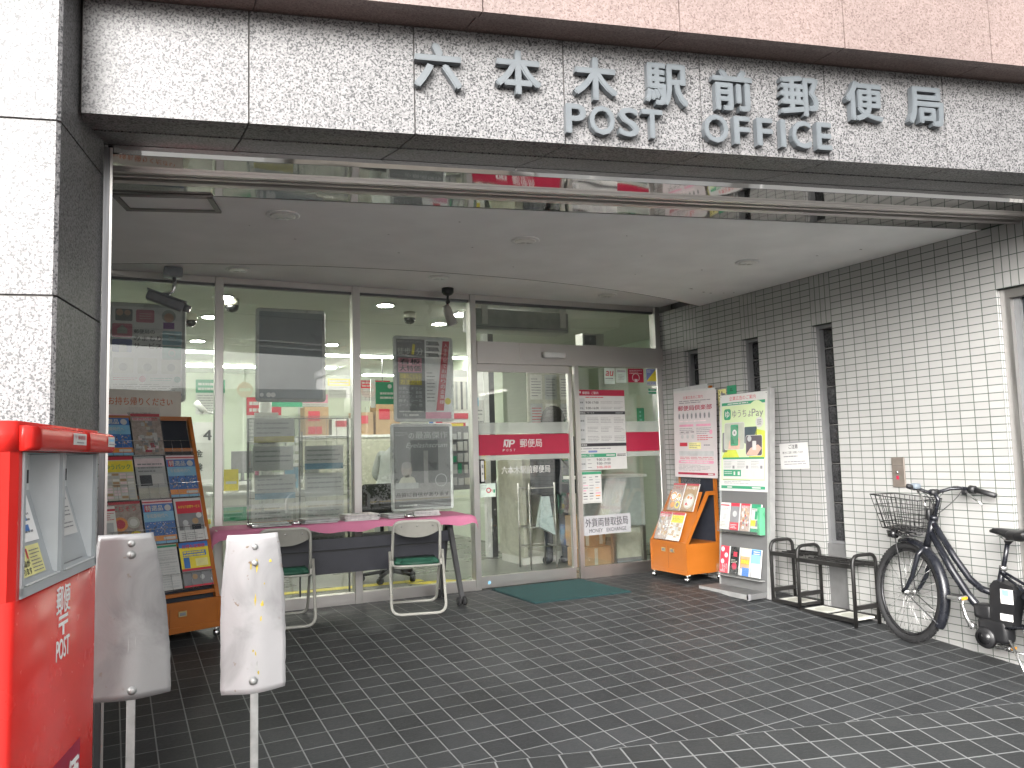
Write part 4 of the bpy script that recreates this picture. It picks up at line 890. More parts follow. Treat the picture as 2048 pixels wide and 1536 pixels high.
# ================================================================== two sheet-metal sign backs on posts
def plate_mat(name, c, rough, metal, spots):
    m, nt, b = nmat(name); setp(b, c, rough, metal); co = objco(nt)
    n1 = node(nt, 'ShaderNodeTexNoise', Scale=4.5, Detail=6., Distortion=.8); nt.links.new(co, n1.inputs['Vector'])
    n2 = node(nt, 'ShaderNodeTexNoise', Scale=34., Detail=4.); nt.links.new(co, n2.inputs['Vector'])
    n3 = node(nt, 'ShaderNodeTexNoise', Scale=7., Detail=2.); nt.links.new(co, n3.inputs['Vector'])
    base = ramp(nt, n1.outputs[0], [(.3, tuple(x*.68 for x in c)), (.5, c), (.7, tuple(min(1, x*1.08) for x in c))])
    mm = node(nt, 'ShaderNodeMath', operation='MULTIPLY'); nt.links.new(ramp(nt, n2.outputs[0], [(.66, 0.), (.70, 1.)]), mm.inputs[0]); nt.links.new(ramp(nt, n3.outputs[0], [(.5, 0.), (.58, spots)]), mm.inputs[1])
    mx = node(nt, 'ShaderNodeMix', data_type='RGBA'); nt.links.new(mm.outputs[0], mx.inputs[0]); nt.links.new(base, mx.inputs[6]); mx.inputs[7].default_value = (.20, .11, .03, 1)
    nt.links.new(mx.outputs[2], b.inputs['Base Color']); nt.links.new(ramp(nt, n1.outputs[0], [(.3, rough+.15), (.7, rough-.1)]), b.inputs['Roughness']); bump(nt, b, n1.outputs[0], .25, .02)
plate_mat('dull_aluminium', (.40, .395, .395), .45, .55, .35); plate_mat('chipped_white', (.46, .45, .455), .42, .12, .8); P('bare_steel', (.48, .48, .47), .42, .7, var=.15, scale=30); P('rust_yellow', (.55, .42, .06), .8, var=.4, scale=60)
def sign_back(label, cx, cyy, xs, yaw, fold, m, zs, bolts, seed):
    root = thing('sign_plate', label, 'sign back', (cx, cyy, zf(cx, cyy)-.01), group='bare backs of two street signs'); T0 = inv_local(root)
    TT = T0 @ Matrix.Translation((cx, cyy, 0)) @ Matrix.Rotation(yaw, 4, 'Z'); rnd = random.Random(seed)
    # outline: list of (z, left, right); plate bends back either side of the post
    rows = []; N = 26; z1, z0 = zs
    prof = xs
    def lerp(z):
        t = (z1-z)/(z1-z0)
        for (ta, la, ra), (tb, lb, rb) in zip(prof[:-1], prof[1:]):
            if ta <= t <= tb: k = (t-ta)/(tb-ta); return la+(lb-la)*k, ra+(rb-ra)*k
        return prof[-1][1:]
    vs = []; K = 14
    for i in range(N+1):
        z = z1+(z0-z1)*i/N; l, r = lerp(z); l += rnd.uniform(-.0015, .0015); r += rnd.uniform(-.0015, .0015)
        for k in range(K+1):
            x = l+(r-l)*k/K; ax = max(0, abs(x)-.012); d = fold*(math.sqrt(ax*ax+.0006)-.0245)*(1.1 if x > 0 else 1.) + .004*math.sin(9*z+5*x+seed)
            tl = .012*(1 if x > 0 else 0)*max(0, (z0+.12-z)/.12)
            vs.append((x, d-tl*.0, z + (.02*abs(x) if i == N else 0)))
    n = len(vs); back = [(x, d+.003, z) for x, d, z in vs]; fs = []
    for i in range(N):
        for k in range(K):
            a = i*(K+1)+k; fs.append((a, a+K+1, a+K+2, a+1)); fs.append((n+a, n+a+1, n+a+K+2, n+a+K+1))
    rim = [k for k in range(K+1)] + [i*(K+1)+K for i in range(1, N+1)] + [N*(K+1)+k for k in range(K-1, -1, -1)] + [i*(K+1) for i in range(N-1, 0, -1)]
    for a, b in zip(rim, rim[1:]+rim[:1]): fs.append((a, b, n+b, n+a))
    M = MB(TT); M.add(vs+back, fs, m, True)
    MPl = M
    M = MB(TT); M.bbox(-.0125, .0125, .004, .012, zf(cx, cyy)-.02, z1-.02, 'bare_steel', .002, 1, False); M.build('post', root)
    for x, z in bolts:
        M = MB(TT); M.lathe([(.0135, 0), (.0135, .003), (.009, .004), (.009, .011), (.004, .0125)], (x, .0, z), 'bare_steel', (0, -1, 0), 14); M.build('bolt', root)
    if seed == 2:
        M = MB(TT)
        for (x, z, w_, h_) in ((-.012, .965, .006, .022), (.006, .97, .008, .05), (.002, .86, .006, .04), (.024, .845, .012, .022), (.02, .80, .006, .02), (-.004, .70, .006, .012), (.004, .69, .005, .016), (.012, .63, .006, .02), (.05, .98, .01, .012), (.03, .91, .005, .008)):
            k = 8; dd = fold*(math.sqrt(max(0, abs(x)-.012)**2+.0006)-.0245) + .004*math.sin(9*z+5*x+seed) - .0012
            M.add([(x+w_*.5*math.cos(6.283*i/k)*rnd.uniform(.5, 1.2), dd, z+h_*.5*math.sin(6.283*i/k)*rnd.uniform(.5, 1.2)) for i in range(k)], [tuple(range(k))], 'rust_yellow')
        merge(MPl, M)
    MPl.build('plate', root)
sign_back('dull metal sign back on a thin post, beside the red post box', -4.935, -1.668, [(0, -.095, .056), (.12, -.104, .070), (.45, -.118, .097), (.7, -.122, .108), (.99, -.125, .113), (1, -.122, .110)], R_(0), .30, 'dull_aluminium', (1.095, .600), [(-.004, 1.066), (-.004, 1.032), (.002, .628)], 1)
sign_back('whiter sign back with rusty chips down its fold, in front of the pink table', -4.578, -1.675, [(0, -.083, .074), (.06, -.086, .082), (.3, -.098, .096), (.55, -.101, .102), (.99, -.101, .102), (1, -.098, .099)], R_(-2), .42, 'chipped_white', (1.070, .566), [(.0, 1.030), (.0, .978), (-.004, .607)], 2)

# ================================================================== leaflet racks with orange frames
P('rack_orange', (.38, .115, .014), .38, var=.07, scale=6); P('rack_dark', (.016, .02, .03), .7); P('brass', (.62, .50, .26), .35, .9); P('chrome', (.7, .7, .7), .15, 1.0); glassy('plastic_sleeve', (.96, .96, .96), .05, .12, milk=.05)
def cover(B, w_, h_, kind, rnd):
    """printed front of a booklet in plane coordinates; kind picks a layout seen in the photo"""
    z1, z2, z3 = .0008, .0016, .0024
    if kind == 'blue':
        B.rect(0, 0, w_, h_, 0, 'blue_ink'); B.rect(0, h_*.9, w_, h_, z1, 'pale_pink'); B.rect(0, h_*.93, w_, h_*.96, z2, 'red_ink'); B.rect(0, h_*.5, w_, h_*.72, z1, 'sky_ink')
        B.text('特選品', w_*.08, h_*.74, w_*.66, h_*.87, z2, 'paper', .04); B.rect(w_*.05, h_*.73, w_*.25, h_*.88, z1, 'red_ink'); B.disc(w_*.82, h_*.8, z2, w_*.11, 'paper', 14)
        B.text('令和新時代へ', w_*.08, h_*.58, w_*.8, h_*.68, z2, 'paper', .02)
        for i in range(70): x, y = rnd.uniform(.02, .95)*w_, rnd.uniform(.2, .48)*h_; s = rnd.uniform(.015, .05)*w_; B.rect(x, y, x+s, y+s, z2, rnd.choice(['paper_grey', 'ink_grey', 'ink', 'cardboard', 'pale_pink']))
        B.rect(0, h_*.06, w_, h_*.18, z1, 'orange_ink'); B.rect(w_*.55, h_*.08, w_*.95, h_*.14, z2, 'paper'); B.rect(0, 0, w_, h_*.05, z2, 'sky_ink')
    elif kind == 'catalog':
        B.rect(0, 0, w_, h_, 0, 'dull_print' if 'dull_print' in MATS else P('dull_print', (.36, .29, .25), .5, var=.3, scale=40)); B.rect(0, h_*.93, w_, h_, z1, 'red_ink')
        for i in range(34):
            x, y = rnd.uniform(.03, .75)*w_, rnd.uniform(.05, .8)*h_; a, b = rnd.uniform(.08, .24)*w_, rnd.uniform(.05, .14)*h_
            B.rect(x, y, min(x+a, w_*.97), y+b, z1+i*.00005, rnd.choice(['cardboard', 'pale_pink', 'paper', 'deep_red', 'paper_grey', 'cardboard', 'beige_panel', 'ink_grey', 'ink_grey']))
        B.rect(w_*.05, h_*.83, w_*.7, h_*.9, z2, 'pale_pink'); B.lines(w_*.06, h_*.83, w_*.9, h_*.9, 2, z3, 'red_ink', .5, rnd=rnd)
    elif kind == 'food':
        B.rect(0, 0, w_, h_, 0, 'dull_print'); B.rect(0, h_*.94, w_, h_, z1, 'red_ink'); B.text('ごちそう', w_*.1, h_*.78, w_*.85, h_*.9, z2, 'red_ink', .02)
        for i, (cx, cy_, r, m_) in enumerate(((.3, .5, .24, 'orange_ink'), (.72, .52, .2, 'beige_panel'), (.35, .2, .22, 'cardboard'), (.75, .2, .2, 'yellow_ink'))): B.disc(w_*cx, h_*cy_, z1+i*.0001, w_*r, m_, 16); B.disc(w_*cx, h_*cy_, z2, w_*r*.65, rnd.choice(['off_white', 'orange_ink', 'red_ink', 'ink_grey']), 12)
    elif kind == 'magenta':
        B.rect(0, 0, w_, h_, 0, 'paper'); B.rect(w_*.06, h_*.64, w_*.94, h_*.93, z1, 'red_ink'); B.text('みまもり訪問サービス', w_*.12, h_*.76, w_*.88, h_*.83, z2, 'yellow_ink', .02); B.rect(w_*.06, h_*.25, w_*.94, h_*.64, z1, 'ink_grey')
        B.disc(w_*.3, h_*.42, z2, w_*.1, 'paper_grey', 12); B.disc(w_*.65, h_*.45, z2, w_*.11, 'cardboard', 12); B.rect(w_*.2, h_*.25, w_*.42, h_*.36, z2, 'paper_grey'); B.rect(w_*.5, h_*.25, w_*.82, h_*.37, z2, 'navy_cloth'); B.disc(w_*.8, h_*.58, z3, w_*.1, 'paper', 12); B.lines(w_*.1, h_*.03, w_*.9, h_*.2, 4, z1, 'ink_grey', .3, rnd=rnd)
    elif kind == 'form':
        B.rect(0, 0, w_, h_, 0, 'paper'); B.rect(0, h_*.94, w_, h_*.985, z1, 'green_ink')
        for k in range(5): B.rect(w_*.05, h_*(.86-k*.09), w_*.95, h_*(.865-k*.09), z1, 'ink_grey')
        B.lines(w_*.06, h_*.05, w_*.94, h_*.9, 16, z2, 'paper_grey', .4, rnd=rnd); B.rect(w_*.6, h_*.04, w_*.9, h_*.09, z3, 'paper_grey')
    elif kind == 'yellow':
        B.rect(0, 0, w_, h_, 0, 'yellow_ink'); B.rect(0, h_*.88, w_, h_, z1, 'blue_ink'); B.text('お得な定期便', w_*.1, h_*.86, w_*.9, h_*.95, z2, 'red_ink', .03); B.rect(w_*.1, h_*.68, w_*.9, h_*.8, z1, 'blue_ink'); B.lines(w_*.12, h_*.68, w_*.85, h_*.8, 2, z2, 'yellow_ink', .6, rnd=rnd); B.rect(w_*.1, h_*.42, w_*.3, h_*.66, z1, 'blue_ink'); B.rect(w_*.5, h_*.45, w_*.92, h_*.62, z1, 'pale_yellow')
        B.rect(0, h_*.36, w_, h_*.41, z1, 'red_ink'); B.rect(0, h_*.04, w_, h_*.36, z1, 'ink_grey'); B.disc(w_*.4, h_*.22, z2, w_*.09, 'cardboard', 12); B.disc(w_*.65, h_*.2, z2, w_*.08, 'paper_grey', 12); B.rect(0, 0, w_, h_*.04, z2, 'red_ink')
    elif kind == 'market':
        B.rect(0, 0, w_, h_, 0, 'beige_panel'); B.rect(0, h_*.92, w_, h_, z1, 'red_ink'); B.rect(w_*.02, h_*.64, w_*.98, h_*.9, z1, 'yellow_ink'); B.text('ゆうパック', w_*.1, h_*.7, w_*.9, h_*.82, z2, 'green_ink', .02)
        for i in range(9):
            for j in range(4): B.rect(w_*(.05+j*.235), h_*(.04+i*.065), w_*(.25+j*.235), h_*(.09+i*.065), z1, rnd.choice(['paper', 'pale_pink', 'paper_grey', 'cardboard', 'off_white']))
    elif kind == 'grey':
        B.rect(0, 0, w_, h_, 0, 'paper_grey'); B.rect(0, h_*.75, w_, h_*.95, z1, 'pale_pink'); B.lines(w_*.08, h_*.6, w_*.9, h_*.85, 3, z2, 'ink_grey', .4, rnd=rnd); B.rect(w_*.1, h_*.3, w_*.5, h_*.55, z1, 'navy_cloth'); B.rect(w_*.5, h_*.3, w_*.9, h_*.58, z1, 'paper'); B.rect(0, 0, w_, h_*.25, z1, 'beige_panel')
    elif kind == 'gourmet':
        B.rect(0, 0, w_, h_, 0, 'cardboard'); B.rect(0, h_*.93, w_, h_, z1, 'red_ink'); B.text('グルメ便り', w_*.08, h_*.78, w_*.9, h_*.9, z2, 'off_white', .03); B.disc(w_*.5, h_*.36, z1, w_*.42, 'beige_panel', 18); B.disc(w_*.5, h_*.36, z2, w_*.33, 'off_white', 18)
        for i in range(14): a = rnd.uniform(0, 6.28); B.disc(w_*(.5+.22*math.cos(a)), h_*.36+w_*.22*math.sin(a), z2+.0003+i*.00004, w_*rnd.uniform(.04, .09), rnd.choice(['red_ink', 'orange_ink', 'pale_pink', 'cardboard', 'paper']), 9)
    elif kind == 'pinkleaf':
        B.rect(0, 0, w_, h_, 0, 'red_ink'); [B.disc(w_*cx, h_*cy_, z1, w_*.2, 'pale_pink', 14) for cx, cy_ in ((.25, .87), (.68, .66), (.3, .42))]; B.text('きらり', w_*.3, h_*.14, w_*.9, h_*.34, z2, 'pale_pink', .01, rot=.2); B.lines(w_*.1, h_*.03, w_*.9, h_*.12, 2, z2, 'pale_pink', .4, rnd=rnd)
    elif kind == 'black':
        B.rect(0, 0, w_, h_, 0, 'black_gloss'); B.rect(w_*.35, h_*.65, w_*.75, h_*.82, z1, 'red_ink'); B.disc(w_*.5, h_*.3, z1, w_*.28, 'deep_red', 12); B.lines(w_*.1, h_*.4, w_*.8, h_*.55, 3, z2, 'beige_panel', .3, rnd=rnd)
    elif kind == 'brown':
        B.rect(0, 0, w_, h_, 0, 'cardboard'); B.rect(0, h_*.7, w_, h_, z1, 'beige_panel'); B.rect(0, h_*.42, w_, h_*.6, z1, 'orange_ink'); B.text('お中元', w_*.1, h_*.45, w_*.9, h_*.58, z2, 'yellow_ink', .04); B.rect(w_*.2, 0, w_, h_*.3, z1, 'blue_ink'); B.rect(0, 0, w_*.25, h_*.25, z2, 'paper')
    elif kind == 'skyleaf':
        B.rect(0, 0, w_, h_, 0, 'sky_ink'); B.rect(0, h_*.8, w_, h_*.97, z1, 'blue_ink'); B.lines(w_*.2, h_*.8, w_*.9, h_*.95, 2, z2, 'paper', .5, rnd=rnd); B.rect(0, 0, w_, h_*.2, z1, 'paper_grey'); B.rect(0, h_*.2, w_, h_*.5, z1, P('pale_sky', (.45, .62, .72), .5))
    elif kind == 'greenleaf':
        B.rect(0, 0, w_, h_, 0, 'paper'); B.rect(0, h_*.84, w_, h_, z1, 'green_ink'); B.rect(w_*.4, h_*.45, w_*.65, h_*.75, z2, 'green_ink'); B.rect(0, h_*.2, w_*.5, h_*.42, z1, 'yellow_ink'); B.rect(w_*.5, h_*.2, w_*.95, h_*.42, z1, 'ink_grey'); B.rect(0, 0, w_, h_*.12, z1, 'green_ink'); B.lines(w_*.05, h_*.76, w_*.9, h_*.83, 1, z2, 'ink_grey', .5, rnd=rnd)
    elif kind == 'darkphoto':
        B.rect(0, 0, w_, h_, 0, 'ink_grey'); B.rect(0, h_*.88, w_, h_, z1, 'red_ink'); B.disc(w_*.5, h_*.6, z1, w_*.25, 'paper_grey', 12); B.rect(0, 0, w_, h_*.28, z1, 'red_ink'); B.lines(w_*.1, h_*.05, w_*.8, h_*.22, 3, z2, 'pale_pink', .4, rnd=rnd)
    elif kind == 'pager':
        B.rect(0, 0, w_, h_, 0, 'off_white'); B.rect(0, h_*.88, w_, h_*.93, z1, 'red_ink'); B.rect(w_*.3, h_*.35, w_*.8, h_*.6, z1, 'paper_grey'); B.lines(w_*.1, h_*.65, w_*.9, h_*.85, 4, z1, 'red_ink', .3, rnd=rnd); B.lines(w_*.1, h_*.08, w_*.9, h_*.3, 4, z1, 'ink_grey', .3, rnd=rnd)
def booklet(name, label, cat, o, xd, yd, w_, h_, kind, seed, group, sleeve=False, th=.006):
    rnd = random.Random(seed); T = frame(o, xd, yd); L = Vector(o)
    M = MB(Matrix.Translation(-L) @ T); M.box(0, w_, 0, h_, -th, -.0006, 'paper'); M2 = MB(Matrix.Translation(-L) @ T); cover(M2, w_, h_, kind, rnd); merge(M, M2)
    if sleeve: M.rect(-.006, -.004, w_+.006, h_+.05, .004, 'plastic_sleeve')
    return tag(M.build(name, None, L), label, cat, group)
def orange_rack(label, FR, Xd, Yd, W, D, zb0, zb1, slope, length, header, feet, ups):
    """leaflet rack: FR = front right corner on plan, Xd points left to right along its front, Yd to its back"""
    root = thing('leaflet_rack', label, 'leaflet rack', (FR[0], FR[1], zb0-.08)); T0 = inv_local(root)
    X = Vector((*Xd, 0)); Y = Vector((*Yd, 0)); O = Vector((*FR, 0)) - X*W
    T = T0 @ Matrix(((X.x, Y.x, 0, O.x), (X.y, Y.y, 0, O.y), (0, 0, 1, 0), (0, 0, 0, 1)))
    M = MB(T); M.box(0, W, .004, D, zb0, zb1, 'rack_orange'); M.box(-.004, W+.004, 0, .02, zb0-.004, zb0+.035, 'rack_orange'); M.box(-.004, W+.004, 0, .02, zb1-.03, zb1+.012, 'rack_orange'); M.box(-.005, .02, 0, .02, zb0+.035, zb1-.03, 'rack_orange'); M.box(W-.02, W+.005, 0, .02, zb0+.035, zb1-.03, 'rack_orange'); M.box(W*.498, W*.502, .0035, .006, zb0+.035, zb1-.03, 'rack_dark'); M.build('base_cabinet', root)
    for hx_ in (W*.38, W*.62):
        M = MB(T); M.box(hx_-.028, hx_+.028, -.004, .004, zb1-.085, zb1-.05, 'brass'); M.box(hx_-.02, hx_+.02, -.0045, -.0035, zb1-.079, zb1-.058, 'ink_grey'); M.build('handle', root)
    for fx, fy in ((.02, .02), (W-.02, .02), (.02, D-.03), (W-.02, D-.03)):
        M = MB(T); M.box(fx-.016, fx+.016, fy-.01, fy+.022, zb0-.012, zb0+.03, 'off_white'); M.lathe([(.006, -.02), (.022, -.015), (.022, .015), (.006, .02)], (fx, fy, zb0-.045), 'chrome', (1, 0, 0), 14); M.rod((fx, fy, zb0-.045), (fx, fy, zb0), .006, 'chrome', 6); M.build('caster', root)
    ca, sa = math.cos(slope), math.sin(slope)
    M = MB(T)
    if ups:                                                           # side arms and back uprights
        for x in (.0, W-.022):
            M.box(x, x+.022, D-.05, D-.02, zb1, ups, 'rack_orange')
            p = [(.0, zb1), (.035, zb1), (D*.70, zb1+.42), (D-.05, zb1+.42), (D-.05, zb1+.455), (D*.66, zb1+.455)]
            M.loft([(x, a, b) for a, b in p], [(x+.02, a, b) for a, b in p], 'rack_orange')
        M.box(.022, W-.022, D-.045, D-.03, zb1+.58, zb1+.60, 'rack_orange')
    else:
        for x in (-.004, W-.024):
            p = [(.01, zb1-.01), (.045, zb1-.01), (.045+length*ca, zb1+length*sa), (.01+length*ca, zb1+length*sa)]
            M.loft([(x, a, b) for a, b in p], [(x+.028, a, b) for a, b in p], 'rack_orange')
        M.box(.02, W-.02, .01+length*ca, .03+length*ca, zb1+length*sa-.03, zb1+length*sa, 'rack_orange')
        for k in (0.05, .36, .68, .99):
            l = k*(length-.25); M.box(.02, W-.02, .02+l*ca, .045+l*ca, zb1+l*sa-.012, zb1+l*sa+.012, 'rack_orange')
    M.build('side_frame', root)
    M = MB(T)
    if ups: M.box(.022, W-.022, D-.04, D-.032, zb1+.0, ups-.02, 'rack_dark')
    else: M.add([(.02, .055, zb1), (W-.02, .055, zb1), (W-.02, .055+length*ca, zb1+length*sa), (.02, .055+length*ca, zb1+length*sa)], [(0, 1, 2, 3)], 'rack_dark')
    M.build('back_panel', root)
    return root, O, X, Y
# the rack against the shop front at the left
FR = (-4.298, 1.578); Xd = (.94, .341); Yd = (-.341, .94); WL = .70; SL = R_(70)
root, O, X, Y = orange_rack('orange leaflet rack full of brochures behind the sign backs', FR, Xd, Yd, WL, .46, .185, .372, SL, 1.36, None, None, None)
up = Y*math.cos(SL)+Vector((0, 0, math.sin(SL))); P0 = O+Y*.045+Vector((0, 0, .39))
T0 = inv_local(root)
M = MB(T0 @ frame(O+Y*.55+Vector((0, 0, .37)), X, (0, 0, 1))); M.box(.14, .165, 0, 1.2, -.03, -.01, 'off_white'); M.box(WL-.16, WL-.135, 0, 1.2, -.03, -.01, 'off_white'); M.build('header_post', root)
T = frame(O+Y*.56+Vector((0, 0, 1.42)), X, (0, 0, 1)); M = MB(T0 @ T); M.bbox(.115, .666, 0, .424, -.02, 0, P('header_cream', (.66, .62, .56), .5, var=.05), .006, 2)
P('orange_dark', (.55, .14, .05), .5); B = MB(T0 @ T); B.text('お持ち帰りください', .14, .312, .598, .37, .001, 'orange_dark', .012); B.text('商品のご案内', .27, .235, .44, .262, .001, 'ink_grey', .01); merge(M, B)
M.build('header_board', root)
kinds = [['yellow', 'form', 'catalog'], ['magenta', 'blue', 'food'], ['blue', 'grey', 'market'], ['blank', 'catalog', 'blue']]
words = {'yellow': 'yellow and blue leaflet', 'form': 'white order form leaflet with a green band', 'catalog': 'busy product catalogue', 'magenta': 'magenta topped leaflet', 'blue': 'blue mail order brochure', 'food': 'pinkish food brochure with round dishes', 'grey': 'greyish sleeved brochure', 'market': 'beige catalogue with a yellow top'}
rown = ['bottom', 'second lowest', 'third lowest', 'top']
for r in range(4):
    for c in range(3):
        k = kinds[r][c]
        if k == 'blank': continue
        w_ = .205; h_ = .312
        o = P0 + X*(WL-.232-c*.218+(.012 if r % 2 else 0)) + up*(.080+r*.322) - Y*.028 - Vector((0, 0, 0))
        booklet('brochure', '%s in the %s row of the left rack' % (words[k], rown[r]), 'brochure', o+Vector((0, 0, 0)), X, up+Y*(.02*((r+c) % 2)), w_, h_, k, 100+r*3+c, 'brochures in the left orange rack', sleeve=(r, c) in ((1, 2), (2, 0), (2, 1), (3, 1), (1, 1)))
for r in range(4):
    M = MB(T0); q = P0 + up*(.075+r*.322) - Y*.045
    for l in (0., .11): M.rod(q+up*l+X*.02, q+up*l+X*(WL-.02), .0018, 'chrome', 4)
    for k in range(10): a = .04+k*.0685; M.rod(q+X*a, q+X*a+up*.11, .0016, 'chrome', 4)
    M.build('wire_pocket', root)
# partly seen column at the far left of the rack
o = P0 + X*(-.02) + up*(.080+1*.322) - Y*.03
booklet('brochure', 'white brochure with small sketches at the hidden edge of the left rack', 'brochure', o, X, up, .10, .285, 'pager', 140, 'brochures in the left orange rack')
# the rack by the tiled wall
FR2 = (-.44, 1.354); WR = .52
root, O, X, Y = orange_rack('orange leaflet rack with a pink notice board, against the tiled wall', FR2, (0, -1), (1, 0), WR, .41, .205, .470, R_(65), .5, None, None, 1.885)
s2 = R_(68); up = Y*math.cos(s2)+Vector((0, 0, math.sin(s2)))
T0 = inv_local(root); M = MB(T0)
for y in (1.36, 1.87): pass
M.add([tuple(O+X*.03+Y*.05+Vector((0, 0, .47))), tuple(O+X*(WR-.03)+Y*.05+Vector((0, 0, .47))), tuple(O+X*(WR-.03)+Y*.24+Vector((0, 0, .92))), tuple(O+X*.03+Y*.24+Vector((0, 0, .92)))], [(0, 1, 2, 3)], 'rack_orange'); M.build('sloping_shelf', root)
for i, (a, dz, k, lab) in enumerate([(.03, .015, 'catalog', 'catalogue of dishes in the lower row of the right orange rack, nearer the shop front'), (.215, .015, 'market', 'catalogue with a yellow patch in the lower row of the right orange rack'), (.09, .275, 'food', 'food catalogue in the upper row of the right orange rack, nearer the shop front'), (.285, .275, 'gourmet', 'catalogue with a large plate in the upper row of the right orange rack')]):
    o = O + X*a + Y*(.03+.12*(dz > .1)) + Vector((0, 0, .475+dz)) - Y*.01
    booklet('catalogue', lab, 'catalogue', o, X, up, .175, .26, k, 160+i, 'catalogues in the right orange rack', sleeve=True, th=.012)
def club(M):
    M.rect(0, 0, .60, .80, .0005, 'pale_sheet' if 'pale_sheet' in MATS else P('pale_sheet', (.58, .535, .535), .45, var=.03))
    M.text('企業広告のご案内', .14, .735, .42, .765, Z1, 'red_ink', .0); M.lines(.08, .69, .52, .725, 2, Z1, 'ink_grey', .4)
    M.text('郵便局倶楽部', .06, .625, .54, .675, Z1, 'deep_red', .03)
    for i in range(8): x = .08+i*.06; M.disc(x, .575, Z1, .014, 'ink_grey', 8, .03); M.disc(x+.003, .603, Z2, .008, 'paper_grey', 8)
    M.lines(.08, .515, .5, .535, 1, Z1, 'pale_pink', .5)
    for x in (.08, .32): M.rect(x, .475, x+.2, .495, Z1, 'pink_ink'); M.lines(x, .4, x+.2, .465, 4, Z1, 'ink_grey', .3)
    for i in range(3): M.disc(.12+i*.075, .38, Z1, .02, 'paper_grey', 10); M.rect(.1+i*.075, .42, .14+i*.075, .427, Z2, 'ink')
    M.lines(.33, .34, .54, .395, 3, Z1, 'red_ink', .35); M.disc(.52, .42, Z2, .022, 'pink_ink', 12)
    M.rect(.08, .29, .19, .325, Z1, 'red_ink'); M.rect(.21, .265, .38, .325, Z1, 'pale_yellow'); M.lines(.22, .27, .37, .32, 3, Z2, 'ink_grey', .3); M.lines(.42, .29, .54, .31, 1, Z1, 'ink_grey', .5)
    M.rect(.07, .2, .55, .245, Z1, 'paper_grey'); M.lines(.08, .165, .55, .195, 2, Z1, 'red_ink', .3)
    M.rrect(.06, .13, .55, .158, Z1, 'pink_ink', .012); M.lines(.09, .135, .52, .153, 1, Z2, 'paper', .6); M.lines(.06, .06, .5, .12, 5, Z1, 'ink_grey', .25); M.rect(.05, .025, .56, .045, Z1, 'deep_red'); M.rect(.47, .03, .54, .04, Z2, 'paper')
sheet_thing('club_poster', 'pinkish white notice board headed with red characters on the right orange rack', 'poster', (-.125, 1.865, 1.05), (.012, -.585, -.01), (.015, 0, .81), .58, .82, 'paper', club, .008)
sheet_thing('club_poster', 'white board edge standing behind the pinkish notice on the right rack', 'poster', (-.10, 1.86, 1.45), (0, -1, .02), (0, 0, 1), .5, .445, 'paper_grey', lambda M: None, .006)

# ================================================================== grey poster stand
root = thing('poster_stand', 'grey leaflet stand with a green payment poster, beside the umbrella stand', 'display stand', (-.30, .82, .10)); T0 = inv_local(root)
P('stand_grey', (.125, .126, .126), .5, var=.05); P('alu', (.36, .36, .355), .4, .4)
tilt = Vector((.12, 0, 1.69)).normalized(); o = Vector((-.285, 1.115, .10))
TP = frame(o, (0, -1, 0), tilt)
M = MB(T0 @ TP); M.box(.012, .568, .0, 1.68, -.02, -.004, 'stand_grey'); M.build('panel', root)
M = MB(T0 @ TP); M.box(0, .014, 0, 1.70, -.03, .004, 'alu'); M.box(.566, .60, 0, 1.70, -.05, .004, 'alu'); M.build('upright', root)
M = MB(T0); M.bbox(-.475, -.24, .56, 1.15, .105, .15, 'stand_grey', .006, 2, False); M.box(-.478, -.470, .558, 1.152, .11, .148, 'alu'); M.box(-.478, -.45, .556, .575, .105, .152, 'ink_grey'); M.build('base', root)
